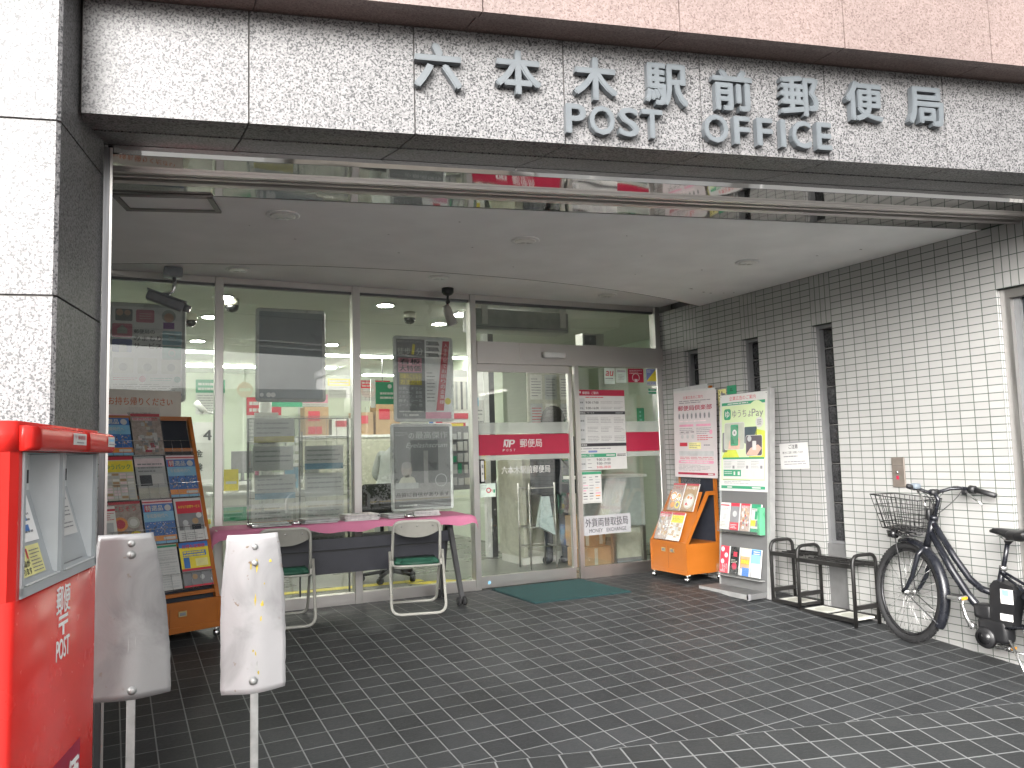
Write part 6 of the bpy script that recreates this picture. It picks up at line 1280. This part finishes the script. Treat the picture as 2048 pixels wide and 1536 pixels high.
framed('framed_poster', 'framed flyer with a slanting red ribbon and a yellow numeral, in the third glass pane', -2.803, -2.242, 1.612, 2.368, 'faded_grey', flyer)
def lash(M, w, h):
    M.rect(0, 0, w, h, Z1, P('charcoal_print', (.17, .17, .175), .35, var=.2, scale=4)); M.text('の', w*.26, h*.85, w*.36, h*.92, Z2, 'paper_grey', .01); M.text('最高傑作', w*.38, h*.85, w*.96, h*.94, Z2, 'paper_grey', .0); M.text('Eyelashscrum', w*.22, h*.72, w*.95, h*.80, Z2, 'paper_grey', -.004, slant=.35); M.lines(w*.03, h*.88, w*.24, h*.94, 3, Z2, 'paper_grey', .25)
    M.rect(0, h*.12, w, h*.30, Z2-.0002, P('mid_print', (.30, .29, .29), .4)); M.disc(w*.22, h*.47, Z2, .05, 'faded_skin' if 'faded_skin' in MATS else P('faded_skin', (.36, .32, .30), .5), 18, .07); M.disc(w*.22, h*.525, Z3, .047, 'mid_print', 16, .03); M.add([(w*.05, h*.28, Z2), (w*.40, h*.28, Z2), (w*.35, h*.37, Z2), (w*.24, h*.41, Z2), (w*.12, h*.37, Z2)], [(0, 1, 2, 3, 4)], 'beige_panel'); M.rect(w*.02, h*.24, w*.42, h*.31, Z3, 'paper_grey')
    M.rect(w*.52, h*.22, w*.60, h*.7, Z2, 'mid_print'); M.ring(w*.83, h*.33, Z2, .05, .056, 'paper_grey', 20); M.text('品質に自信があります', w*.03, h*.135, w*.97, h*.19, Z3, 'ink', .01); M.lines(w*.08, h*.02, w*.4, h*.05, 1, Z2, 'paper_grey', .5)
framed('framed_poster', 'dark framed beauty advert with white script, under the red ribbon flyer', -2.838, -2.262, .838, 1.598, 'frame_back', lash)

# ================================================================== films, stickers and notices on the doors
def onglass(name, label, cat, x0, x1, z0, z1, base, draw, y, th=.0012, kind=None, tilt_=0.):
    T = frame((x0, y, z0), (1, 0, tilt_), (0, 0, 1)); L = Vector((x0, y, z0)); M = MB(Matrix.Translation(-L) @ T); M.box(0, x1-x0, 0, z1-z0, -th, 0, base); draw(M, x1-x0, z1-z0); return tag(M.build(name, None, L), label, cat)
YL, YR = YS+.0395, YS+.0045
def jp(M, w, h):
    # post office mark: slanted square J with P, POST beneath, then the characters
    M.T = M.T @ Matrix.Translation((.262, .065, 0)); k = .074
    M.add([(x*k/10, y*k/10, Z1) for x, y in ((1.6, 10), (8.0, 10), (6.6, 3.2), (6.2, 1.6), (5.2, .6), (3.9, .6), (3.2, 1.4), (3.3, 2.6), (1.4, 2.6), (1.2, 1.0), (0, 1.0), (1.0, 8.0))], [tuple(range(12))], 'paper')
    M.add([(x*k/10, y*k/10, Z2) for x, y in ((3.2, 8.3), (6.0, 8.3), (5.0, 3.4), (4.6, 2.2), (4.0, 2.2), (4.1, 3.2), (3.9, 3.2))], [tuple(range(7))], 'door_red')
    P_ = [(x*k/10, y*k/10, Z1) for x, y in ((8.4, 9.7), (14.2, 9.7), (15.8, 8.9), (16.1, 7.2), (15.2, 5.2), (13.6, 4.2), (10.2, 4.0), (9.2, .5), (7.2, .5))]; M.add(P_, [tuple(range(9))], 'paper')
    M.add([(x*k/10, y*k/10, Z2) for x, y in ((10.9, 8.1), (13.2, 8.1), (13.9, 7.4), (13.6, 6.3), (12.8, 5.6), (10.5, 5.6))], [tuple(range(6))], 'door_red')
    for i, c in enumerate('POST'): M.text(c, -.006+i*.036, -.032, .014+i*.036, -.012, Z1, 'paper', .01, slant=.2)
    M.text('郵便局', .17, .0, .402, .078, Z1, 'paper', .012)
P('door_red', (.37, .016, .05), .4, var=.04)
onglass('red_band', 'red band with the white post mark across the sliding glass leaf', 'film', -2.048, -1.092, 1.302, 1.488, 'door_red', jp, YL)
onglass('red_band', 'plain red band across the fixed glass leaf, beyond the opening hours board', 'film', -.988, -.064, 1.305, 1.492, 'door_red', lambda M, w, h: None, YR)
for x0, x1, y, lab in ((-2.048, -1.092, YL, 'sliding leaf'), (-.988, -.064, YR, 'fixed leaf')):
    onglass('frosted_strip', 'pale frosted strip above the red band on the ' + lab, 'film', x0, x1, 1.493, 1.598, 'frosted_film', lambda M, w, h: None, y); onglass('frosted_strip', 'narrow pale frosted strip under the red band on the ' + lab, 'film', x0, x1, 1.255, 1.300, 'frosted_film', lambda M, w, h: None, y)
L = Vector((-1.81, YL, 1.125)); M = MB(Matrix.Translation(-L) @ frame(L, (1, 0, 0), (0, 0, 1))); M.text('六本木駅前郵便局', 0, .004, .505, .074, 0, 'paper', .012); tag(M.build('glass_lettering', None, L), 'white characters of the branch name on the sliding glass under the red band', 'lettering')
root = thing('door_handle_plate', 'black edged white touch strip on the sliding glass leaf', 'touch plate', (-2.0, YL, 1.06)); T0 = inv_local(root)
M = MB(T0); M.bbox(-2.036, -1.982, YL-.016, YL, 1.055, 1.268, 'black_gloss', .005, 2); M.build('plate', root); B = MB(T0 @ frame((-2.022, YL-.017, 1.07), (1, 0, 0), (0, 0, 1))); B.rect(0, 0, .03, .185, 0, 'paper'); B.rect(.006, .12, .024, .15, .0005, 'ink_grey'); B.rect(.006, .06, .024, .08, .0005, 'ink_grey'); B.build('label', root)
def zero(M, w, h):
    M.rect(0, 0, w, h, Z1, P('mint_paper', (.60, .70, .62), .5)); M.lines(.01, h*.5, w*.45, h*.9, 4, Z2, 'ink_grey', .3); M.ring(w*.55, h*.5, Z2, .015, .024, 'red_ink', 16); M.text('円', w*.68, h*.35, w*.80, h*.55, Z2, 'red_ink', .02); M.rect(w*.85, h*.3, w*.96, h*.55, Z2, 'green_ink')
onglass('zero_fee_sticker', 'mint sticker with a red zero low on the sliding leaf', 'sticker', -2.03, -1.875, .93, 1.05, 'paper', zero, YL)
def hours(M, w, h):
    W_, H_ = w, h
    M.rect(0, H_*.925, W_, H_, Z1, 'door_red'); M.text('郵便局', W_*.14, H_*.943, W_*.28, H_*.978, Z2, 'paper', .02); M.text('ご案内', W_*.32, H_*.943, W_*.46, H_*.978, Z2, 'paper', .02); M.rect(W_*.04, H_*.945, W_*.07, H_*.98, Z2, 'paper'); M.rect(W_*.08, H_*.955, W_*.11, H_*.98, Z2, 'paper')
    M.rect(W_*.01, H_*.74, W_*.18, H_*.89, Z1, 'paper_grey'); M.lines(W_*.2, H_*.895, W_*.6, H_*.915, 1, Z1, 'red_ink', .5)
    for i, (t, m_) in enumerate((('9:00-17:00', 'red_ink'), ('9:00-16:00', 'green_ink'))):
        y = H_*(.825-i*.07); M.text(t, W_*.20, y, W_*.46, y+H_*.03, Z2, 'ink', .012); M.rect(W_*.035, y+H_*.004, W_*.065, y+H_*.022, Z2, m_); M.text(('郵便', '貯金')[i], W_*.09, y+H_*.002, W_*.15, y+H_*.025, Z2, 'ink', .01); M.lines(W_*.5, y, W_*.74, y+H_*.035, 2, Z2, 'ink_grey', .25); M.lines(W_*.77, y, W_*.97, y+H_*.035, 2, Z2, 'ink_grey', .25)
    M.rect(0, H_*.69, W_, H_*.73, Z1, 'ink'); M.text('取扱商品・サービス', W_*.05, H_*.70, W_*.36, H_*.72, Z2, 'paper', .02); M.lines(W_*.8, H_*.697, W_*.96, H_*.722, 2, Z2, 'paper_grey', .3)
    M.rect(W_*.01, H_*.34, W_*.18, H_*.68, Z1, 'paper_grey')
    for j in range(3):
        y = H_*(.58-j*.115); M.rect(W_*.03, y+H_*.02, W_*.065, y+H_*.04, Z2, ('red_ink', 'green_ink', 'ink')[j]); M.text(('郵便', '貯金', '保険')[j], W_*.085, y+H_*.018, W_*.16, y+H_*.042, Z2, 'ink', .01)
        for c in range(3): M.lines(W_*(.22+c*.27), y, W_*(.45+c*.26), y+H_*.075, 4, Z2, 'ink_grey', .28)
        M.rect(0, y-H_*.014, W_, y-H_*.012, Z1, 'paper_grey')
    M.rect(0, H_*.29, W_, H_*.33, Z1, 'ink'); M.text('代理業務', W_*.05, H_*.298, W_*.2, H_*.322, Z2, 'paper', .02); M.lines(W_*.03, H_*.25, W_*.95, H_*.275, 1, Z1, 'ink_grey', .4); M.rrect(W_*.22, H_*.215, W_*.40, H_*.24, Z1, 'faded_blue', .006); M.lines(W_*.03, H_*.215, W_*.18, H_*.24, 1, Z1, 'ink_grey', .3)
    M.rect(0, H_*.155, W_*.78, H_*.20, Z1, 'green_ink'); M.text('ATMのご案内', W_*.03, H_*.163, W_*.33, H_*.193, Z2, 'paper', .02); M.lines(W_*.58, H_*.165, W_*.77, H_*.19, 1, Z2, 'paper', .7); M.lines(W_*.8, H_*.16, W_*.98, H_*.195, 2, Z1, 'ink', .6)
    M.rect(W_*.01, H_*.01, W_*.17, H_*.145, Z1, 'paper_grey'); M.text('営業時間', W_*.03, H_*.065, W_*.15, H_*.085, Z2, 'ink', .01)
    for i, (t, m_) in enumerate((('9:00-21:00', 'ink'), ('9:00-19:00', 'ink'), ('9:00-18:00', 'red_ink'))): y = H_*(.108-i*.047); M.text(t, W_*.38, y, W_*.66, y+H_*.033, Z2, m_, .012); M.lines(W_*.2, y+H_*.006, W_*.28, y+H_*.028, 1, Z2, 'ink_grey', .4)
onglass('opening_hours_board', 'large white board of opening hours on the fixed glass leaf', 'notice', -1.03, -.468, 1.137, 1.905, 'paper', hours, YS-.004, .003)
def cards(M, w, h):
    M.rect(0, h*.90, w, h*.98, Z1, 'green_ink'); rnd = random.Random(8)
    for r in range(9):
        for c in range(3): x = w*(.06+c*.31); y = h*(.80-r*.085); M.rect(x, y, x+w*rnd.uniform(.12, .26), y+h*rnd.uniform(.018, .04), Z1, rnd.choice(['ink_grey', 'ink_grey', 'ink', 'paper_grey', 'pink_ink', 'orange_ink', 'ink_grey']))
    M.rect(w*.04, h*.03, w*.96, h*.035, Z1, 'ink_grey')
onglass('card_list', 'small white list of cash cards with a green top under the hours board', 'notice', -.985, -.765, .823, 1.125, 'paper', cards, YR)
def mx(M, w, h): M.rect(0, 0, w, h, Z1, P('exchange_grey', (.40, .40, .42), .5)); M.text('外貨両替取扱局', .025, h*.42, w-.03, h*.88, Z2, 'ink', .01); M.text('MONEY', w*.12, h*.12, w*.40, h*.32, Z2, 'ink', .006); M.text('EXCHANGE', w*.48, h*.12, w*.90, h*.32, Z2, 'ink', .006)
onglass('exchange_sign', 'grey sign reading MONEY EXCHANGE on the fixed glass leaf', 'sign', -.985, -.447, .520, .70, 'paper', mx, YR, tilt_=.012)
def al(M, w, h): M.rect(0, h*.28, w, h, Z1, 'faded_blue'); M.add([(0, h*.28, Z2), (w, h*.28, Z2), (w, h, Z2)], [(0, 1, 2)], 'yellow_ink'); M.rect(0, 0, w, h*.27, Z1, 'paper_grey'); M.text('ALSOK', w*.02, h*.08, w*.98, h*.24, Z2, 'faded_blue', .04, slant=.1); M.lines(w*.06, h*.78, w*.42, h*.94, 2, Z3, 'paper', .5)
onglass('security_sticker', 'blue and yellow triangle security sticker on the fixed leaf, next to the jamb', 'sticker', -.186, -.068, 1.955, 2.122, 'paper_grey', al, YR)
def rs(M, w, h): M.rect(0, 0, w, h, Z1, 'door_red'); M.ring(w*.5, h*.35, Z2, w*.2, w*.24, 'paper', 16); M.rect(w*.35, h*.05, w*.65, h*.3, Z2+.0002, 'door_red'); M.rect(w*.4, h*.05, w*.6, h*.25, Z3, 'paper'); M.lines(w*.1, h*.6, w*.9, h*.92, 3, Z2, 'pale_pink', .3)
onglass('contactless_sticker', 'dark red sticker with white arcs at the top of the fixed leaf', 'sticker', -.410, -.222, 1.985, 2.122, 'paper', rs, YR)
def aus(M, w, h): M.rect(0, 0, w, h, Z1, 'mint_paper'); M.text('au', w*.15, h*.5, w*.85, h*.82, Z2, 'red_ink', .01, slant=.2); M.lines(w*.1, h*.3, w*.9, h*.4, 1, Z2, 'ink_grey', .5); M.rect(0, h*.2, w, h*.21, Z2, 'paper_grey')
onglass('wifi_sticker', 'pale mint sticker with two red letters at the top of the fixed leaf', 'sticker', -.688, -.566, 1.965, 2.122, 'paper', aus, YR)
onglass('service_sticker', 'pale mint sticker with small dark print beside the red lettered one', 'sticker', -.552, -.43, 1.98, 2.122, 'paper', lambda M, w, h: (M.rect(0, 0, w, h, Z1, 'mint_paper'), M.rrect(w*.1, h*.72, w*.9, h*.9, Z2, 'paper', .006), M.lines(w*.14, h*.76, w*.86, h*.86, 1, Z3, 'ink_grey', .5), M.lines(w*.2, h*.2, w*.8, h*.6, 4, Z2, 'ink_grey', .25)), YR)
onglass('green_sticker', 'small green and white striped sticker below the security sticker', 'sticker', -.17, -.072, 1.868, 1.93, 'paper', lambda M, w, h: (M.rect(0, h*.55, w, h*.9, Z1, 'green_ink'), M.rect(0, h*.1, w, h*.4, Z1, 'green_ink'), M.lines(w*.2, h*.6, w*.8, h*.85, 1, Z2, 'paper', .4)), YR)
onglass('green_strip_notice', 'upright green strip notice behind the fixed leaf', 'notice', -.21, -.12, 1.50, 1.74, 'green_ink', lambda M, w, h: M.lines(.03, .02, .06, .22, 5, Z1, 'faded_teal', .5), YS+.16)
onglass('blue_stop_disc', 'small round blue sticker at the foot of the door jamb', 'sticker', -1.985, -1.955, .165, .195, 'paper', lambda M, w, h: M.disc(w/2, h/2, Z1, w*.5, 'sky_ink', 12), YS+.0135)
# ================================================================== electric bicycle leaning by the tiled wall
BX = -.20
P('bike_black', (.012, .013, .017), .25, var=.2); P('tyre_black', (.016, .016, .017), .8, var=.3, bmp=.5, bscale=260); P('alloy', (.55, .55, .54), .28, .9); P('grip_grey', (.16, .19, .22), .5); P('amber', (.75, .32, .02), .3); P('battery_black', (.012, .012, .013), .4); P('label_white', (.70, .70, .68), .4)
root = thing('bicycle', 'black electric city bicycle with a front wire basket parked by the tiled wall', 'bicycle', (BX, -1.2, zf(-.2, -1.2))); T0 = inv_local(root)
FH = Vector((BX, -.668, .317)); RH = Vector((BX, -1.77, .27)); RAD = .328
HT, HB = Vector((BX, -.900, .815)), Vector((BX, -.838, .640))
ST = R_(-15)                                                           # bars turned a little
axis = (HT-HB).normalized()
def steer(p):
    p = Vector(p); q = Matrix.Rotation(ST, 4, axis); return HB + (q.to_3x3() @ (p-HB))
def wheel(c, turn, name):
    w_ = bpy.data.objects.new(name, None); 
    S = steer if turn else (lambda p: Vector(p))
    def circ_(r, n=48, dx=0.): return [S((c.x+dx, c.y+r*math.cos(6.28318*k/n), c.z+r*math.sin(6.28318*k/n))) for k in range(n)]
    M = MB(T0); M.tube(circ_(RAD-.024, 56), .0235, 'tyre_black', 10, True)
    for k in range(72):
        a = 6.28318*k/72
        for s in (-.013, .013, 0):
            r0 = RAD-.004+(.003 if s == 0 else -.002); p = Vector((c.x+s, c.y+r0*math.cos(a), c.z+r0*math.sin(a))); t = Vector((0, -math.sin(a), math.cos(a))); n_ = Vector((0, math.cos(a), math.sin(a))); q = [p+t*.007+Vector((.005, 0, 0)), p+t*.007-Vector((.005, 0, 0)), p-t*.007-Vector((.005, 0, 0)), p-t*.007+Vector((.005, 0, 0))]
            M.loft([tuple(S(x-n_*.004)) for x in q], [tuple(S(x+n_*.003)) for x in q], 'tyre_black')
    o = M.build(name, root)
    M = MB(T0); M.tube(circ_(RAD-.054, 56), .010, 'rim_black' if 'rim_black' in MATS else P('rim_black', (.03, .03, .032), .3, .5), 8, True); M.build('rim', o)
    M = MB(T0); M.tube([S((c.x-.045, c.y, c.z)), S((c.x+.045, c.y, c.z))], .017, 'alloy', 12); M.tube([S((c.x-.03, c.y, c.z)), S((c.x-.026, c.y, c.z))], .028, 'alloy', 14); M.tube([S((c.x+.026, c.y, c.z)), S((c.x+.03, c.y, c.z))], .028, 'alloy', 14); M.build('hub', o)
    M = MB(T0)
    for k in range(36):
        a = 6.28318*k/36; s = .027 if k % 2 else -.027; a2 = a+(.9 if k % 4 < 2 else -.9)
        M.tube([S((c.x+s, c.y+.026*math.cos(a2), c.z+.026*math.sin(a2))), S((c.x, c.y+(RAD-.06)*math.cos(a), c.z+(RAD-.06)*math.sin(a)))], .0011, 'alloy', 4)
    M.build('spokes', o)
wheel(FH, True, 'front_wheel'); wheel(RH, False, 'rear_wheel')
def arcpts(c, r, a0, a1, n, x): return [(x, c.y+r*math.cos(R_(a0+(a1-a0)*k/n)), c.z+r*math.sin(R_(a0+(a1-a0)*k/n))) for k in range(n+1)]
def fender(c, a0, a1, turn):
    S = steer if turn else (lambda p: Vector(p)); M = MB(T0); n = 26; prof = [(-.033, -.014), (-.028, .006), (-.014, .016), (0, .019), (.014, .016), (.028, .006), (.033, -.014)]; vs = []; r = RAD+.012
    for k in range(n+1):
        a = R_(a0+(a1-a0)*k/n)
        for px, dr in prof: vs.append(tuple(S((c.x+px, c.y+(r+dr)*math.cos(a), c.z+(r+dr)*math.sin(a)))))
    m_ = len(prof); M.add(vs, [(k*m_+i, k*m_+i+1, (k+1)*m_+i+1, (k+1)*m_+i) for k in range(n) for i in range(m_-1)], 'bike_black', True); return M.build('mudguard', root)
fender(FH, 78, 212, True); fender(RH, 20, 190, False)
M = MB(T0)
for s in (-1, 1): M.tube([steer((BX+s*.035, FH.y, FH.z)), steer((BX+s*.04, FH.y-.18, FH.z-.09)), steer((BX+s*.03, FH.y-.30, FH.z-.16))], .003, 'bike_black', 5)
M.build('mudguard_stay', root)
# fork, stem, bars
M = MB(T0)
for s in (-1, 1): M.tube([steer(p) for p in ((BX+s*.015, HB.y+.004, HB.z-.01), (BX+s*.05, -.815, .575), (BX+s*.052, -.765, .43), (BX+s*.05, -.705, .345), (BX+s*.05, FH.y, FH.z))], [.014, .017, .015, .012, .011], 'bike_black', 8)
M.build('fork', root)
M = MB(T0); M.tube([HB-axis*.02, HT], .023, 'bike_black', 12); M.tube([HT-axis*.005, HT+axis*.02], .028, 'bike_black', 12); M.tube([HB-axis*.03, HB-axis*.005], .028, 'bike_black', 12); M.build('head_tube', root)
BC = Vector((BX, -.915, .985))
M = MB(T0); M.tube([HT+axis*.0, HT+axis*.13, BC], [.014, .014, .016], 'bike_black', 10); M.tube([BC-Vector((.03, 0, 0)), BC+Vector((.03, 0, 0))], .021, 'black_paint', 10); M.build('stem', root)
LG = Vector((-.455, -.925, 1.035)); RG = Vector((-.065, -1.235, .968))
M = MB(T0); lp = [BC, (-.25, -.90, .99), (-.31, -.885, 1.012), (-.365, -.89, 1.02), tuple(LG.lerp(Vector((-.365, -.89, 1.02)), .3)), LG]; rp = [BC, (-.15, -.93, .99), (-.10, -.965, 1.005), (-.062, -1.02, 1.008), (-.055, -1.09, 1.0), RG]
M.tube(lp[::-1]+rp[1:], .0112, 'bike_black', 10); M.build('handlebar', root)
M = MB(T0); M.tube([(-.355, -.889, 1.018), (-.40, -.902, 1.027), LG], [.016, .0175, .0165], 'black_paint', 10); M.bbox(-.40, -.345, -.94, -.885, 1.012, 1.05, 'grip_grey', .014, 3); M.build('left_grip' if 0 else 'grip', root)
M = MB(T0); M.tube([(-.054, -1.10, .999), (-.058, -1.16, .985), RG], [.0165, .0175, .0165], 'black_paint', 10); M.tube([(-.056, -1.065, 1.003), (-.055, -1.10, .999)], .026, 'black_paint', 12); M.build('grip', root)
M = MB(T0); M.tube([(-.33, -.895, 1.0), (-.35, -.93, .975), (-.375, -.97, .93), (-.385, -.985, .905)], [.010, .007, .006, .005], 'alloy', 7); M.build('brake_lever', root)
M = MB(T0); M.tube([(-.07, -1.05, .985), (-.10, -1.09, .965), (-.115, -1.15, .935), (-.115, -1.18, .91)], [.012, .008, .006, .005], 'alloy', 7); M.bbox(-.085, -.045, -1.06, -1.02, .968, .998, 'black_paint', .008, 2); M.build('brake_lever', root)
M = MB(T0); rnd = random.Random(12)
for a, b, c_ in (((-.33, -.895, 1.005), (-.30, -.97, .98), (-.23, -.93, .86)), ((-.33, -.895, 1.005), (-.25, -.99, 1.0), (-.21, -.90, .80)), ((-.08, -1.03, 1.0), (-.10, -1.0, .93), (-.20, -.92, .84)), ((-.07, -1.03, 1.01), (-.10, -.95, 1.06), (-.20, -.91, .90)), ((-.2, -.89, .66), (-.215, -.99, .50), (-.215, -1.10, .37)), ((-.2, -.83, .60), (-.23, -.80, .45), (-.25, -.70, .36))):
    a, b, c_ = Vector(a), Vector(b), Vector(c_); M.tube([a*(1-t)**2+b*2*t*(1-t)+c_*t*t for t in [k/10 for k in range(11)]], .003, 'black_paint', 5)
M.build('cable', root)
# basket
tp = [(-.345, -.54, .968), (-.05, -.50, .958), (-.05, -.86, .935), (-.345, -.90, .935)]; bt = [(-.295, -.58, .742), (-.09, -.55, .742), (-.09, -.83, .728), (-.295, -.86, .728)]
def lerp3(a, b, t): return tuple(a[i]+(b[i]-a[i])*t for i in range(3))
M = MB(T0)
for t, r in ((0, .0042), (.3, .0028), (.58, .0028), (.82, .0028), (1, .0036)): M.tube([lerp3(a, b, t) for a, b in zip(tp, bt)], r, 'black_paint', 5, True)
for e in range(4):
    a0, a1 = tp[e], tp[(e+1) % 4]; b0, b1 = bt[e], bt[(e+1) % 4]; n = 6 if e % 2 == 0 else 9
    for k in range(n+1): t = k/n; M.tube([lerp3(a0, a1, t), lerp3(b0, b1, t)], .0022, 'black_paint', 4)
for k in range(1, 6): M.tube([lerp3(bt[0], bt[1], k/6), lerp3(bt[3], bt[2], k/6)], .002, 'black_paint', 4)
for k in range(1, 8): M.tube([lerp3(bt[0], bt[3], k/8), lerp3(bt[1], bt[2], k/8)], .002, 'black_paint', 4)
M.build('basket', root)
M = MB(T0)
for s in (-1, 1): M.tube([steer((BX+s*.05, FH.y, FH.z)), (BX+s*.055, -.66, .55), (BX+s*.06, -.64, .735)], .004, 'black_paint', 5)
M.tube([(-.3, -.62, .725), (-.12, -.62, .725)], .006, 'black_paint', 5); M.build('basket_stay', root)
M = MB(T0); M.bbox(-.225, -.175, -.89, -.855, .80, .88, 'black_paint', .012, 2); M.build('bracket', root)
M = MB(T0); M.tube([(-.25, -.60, .70), (-.25, -.65, .702)], [.026, .03], 'black_gloss', 12); M.tube([(-.25, -.594, .70), (-.25, -.60, .70)], .025, 'alloy', 12); M.build('headlamp', root)
M = MB(T0)
for k in range(5): a0 = k*1.2; M.tube([(-.24+.03*math.cos(a0+j*.7), -.64-.035*j+.01*math.sin(j*2+k), .712-.006*(k % 3)+.012*math.sin(a0+j)) for j in range(6)], .005, 'black_paint', 5)
M.build('wire_lock', root)
# frame tubes
BB = Vector((BX, -1.245, .185))
M = MB(T0); M.tube([(BX, -.875, .725), (BX, -1.0, .50), (BX, -1.10, .355), BB+Vector((0, .03, .05))], [.023, .025, .025, .024], 'bike_black', 12); M.tube([(BX, -.895, .785), (BX, -1.03, .575), (BX, -1.12, .455), (BX, -1.19, .405), (BX, -1.285, .385)], .021, 'bike_black', 12); M.build('main_tube', root)
M = MB(T0); M.tube([(BX, -1.245, .20), (BX, -1.31, .46), (BX, -1.335, .55)], .019, 'bike_black', 12); M.build('seat_tube', root)
M = MB(T0); M.tube([(BX, -1.325, .50), (BX, -1.375, .70)], .0135, 'bike_black', 10); M.tube([(BX, -1.331, .535), (BX, -1.337, .56)], .022, 'alloy', 10); M.tube([(BX-.02, -1.33, .55), (BX-.045, -1.345, .55)], .005, 'black_paint', 6); M.build('seat_post', root)
M = MB(T0)
for s in (-1, 1): M.tube([(BX+s*.016, -1.33, .52), (BX+s*.05, -1.5, .42), (BX+s*.055, RH.y, RH.z)], .009, 'bike_black', 8); M.tube([(BX+s*.03, -1.29, .19), (BX+s*.055, -1.5, .23), (BX+s*.055, RH.y, RH.z)], .010, 'bike_black', 8)
M.build('rear_stay', root)
M = MB(T0); sec = [(-1.28, .02, .765, .016), (-1.30, .03, .770, .026), (-1.34, .036, .768, .034), (-1.40, .058, .755, .045), (-1.47, .098, .757, .055), (-1.53, .115, .768, .058), (-1.57, .095, .772, .045)]; ringv = []
for y, hw, z, th in sec: ringv.append([(BX+hw*math.cos(6.28318*k/14), y, z+th*.5*math.sin(6.28318*k/14)-(.0 if math.sin(6.28318*k/14) > 0 else th*.3)) for k in range(14)])
for a, b in zip(ringv[:-1], ringv[1:]): M.loft(a, b, 'battery_black', True, False)
M.add(ringv[0], [tuple(range(14))], 'battery_black'); M.add(ringv[-1], [tuple(range(14))[::-1]], 'battery_black'); M.build('saddle', root)
M = MB(T0)
for s in (-1, 1): M.tube([(BX+s*.02, -1.33, .742), (BX+s*.02, -1.38, .715), (BX+s*.025, -1.46, .72)], .004, 'alloy', 6)
M.tube([(BX, -1.37, .70), (BX, -1.40, .73)], .02, 'black_paint', 8); M.build('saddle_rail', root)
# battery, motor, crank
TBt = T0 @ frame((BX, -1.345, .30), (0, -.97, .24), (0, .24, .97)); M = MB(T0)
p = [(-1.262, .235), (-1.27, .44), (-1.30, .475), (-1.41, .45), (-1.43, .40), (-1.385, .20)]
M.loft([(BX-.045, a, b) for a, b in p], [(BX+.045, a, b) for a, b in p], 'battery_black'); M.build('battery', root)
M = MB(T0); M.box(BX-.0462, BX-.0452, -1.41, -1.335, .345, .43, 'label_white'); M.box(BX-.0466, BX-.0460, -1.385, -1.345, .39, .425, 'sky_ink'); M.box(BX-.0462, BX-.0452, -1.40, -1.325, .245, .285, 'label_white'); M.build('battery_label', root)
M = MB(T0); M.bbox(BX-.05, BX+.05, -1.36, -1.17, .10, .245, 'battery_black', .03, 3); M.tube([(BX-.062, -1.225, .125), (BX-.045, -1.225, .125)], [.058, .066], 'battery_black', 20); M.tube([(BX-.064, -1.225, .125), (BX-.062, -1.225, .125)], .040, 'black_gloss', 18); M.bbox(BX-.045, BX+.045, -1.265, -1.15, .23, .32, 'battery_black', .02, 3); M.build('motor', root)
M = MB(T0); CB = Vector((BX-.085, -1.165, .19)); CT = Vector((BX-.085, -1.125, .355)); M.tube([CB, (BX-.088, -1.135, .24), (BX-.09, -1.118, .31), CT], [.016, .012, .011, .011], 'alloy', 10); M.lathe([(.02, 0), (.02, .016), (.008, .018)], CB+Vector((.006, 0, 0)), 'alloy', (-1, 0, 0), 12); M.tube([(BX-.05, CB.y, CB.z), CB], .012, 'alloy', 8)
M.build('crank', root)
M = MB(T0); M.tube([(BX+.045, -1.19, .19), (BX+.085, -1.205, .19), (BX+.09, -1.245, .06)], .011, 'alloy', 8); M.build('crank', root)
def pedal(c):
    M = MB(T0); M.bbox(c.x-.06, c.x+.02, c.y-.045, c.y+.05, c.z-.012, c.z+.012, 'alloy', .008, 2); M.box(c.x-.05, c.x+.01, c.y-.032, c.y+.036, c.z-.013, c.z+.014, 'black_paint'); M.box(c.x-.045, c.x+.005, c.y-.0475, c.y-.045, c.z-.008, c.z+.008, 'amber'); M.box(c.x-.045, c.x+.005, c.y+.050, c.y+.0525, c.z-.008, c.z+.008, 'amber'); M.build('pedal', root)
pedal(CT+Vector((-.035, 0, .004))); pedal(Vector((BX+.125, -1.25, .055)))
M = MB(T0); M.tube([(BX-.03, -1.36, .13), (BX-.11, -1.50, -.05)], .009, 'alloy', 8); M.tube([(BX-.045, -1.345, .075), (BX-.045, -1.47, .07)], .007, 'alloy', 8); M.build('kickstand', root)
M = MB(T0); n = 20; c = RH; vs = [(BX-.055, c.y+.30*math.cos(R_(10+170*k/n)), c.z+.30*math.sin(R_(10+170*k/n))) for k in range(n+1)]+[(BX-.057, c.y+.13*math.cos(R_(10+170*k/n)), c.z+.10*math.sin(R_(10+170*k/n))) for k in range(n+1)]
M.add(vs, [(k, k+1, n+2+k, n+1+k) for k in range(n)], P('skirt_net', (.03, .032, .036), .6, var=.4, scale=200)); M.build('skirt_guard', root)
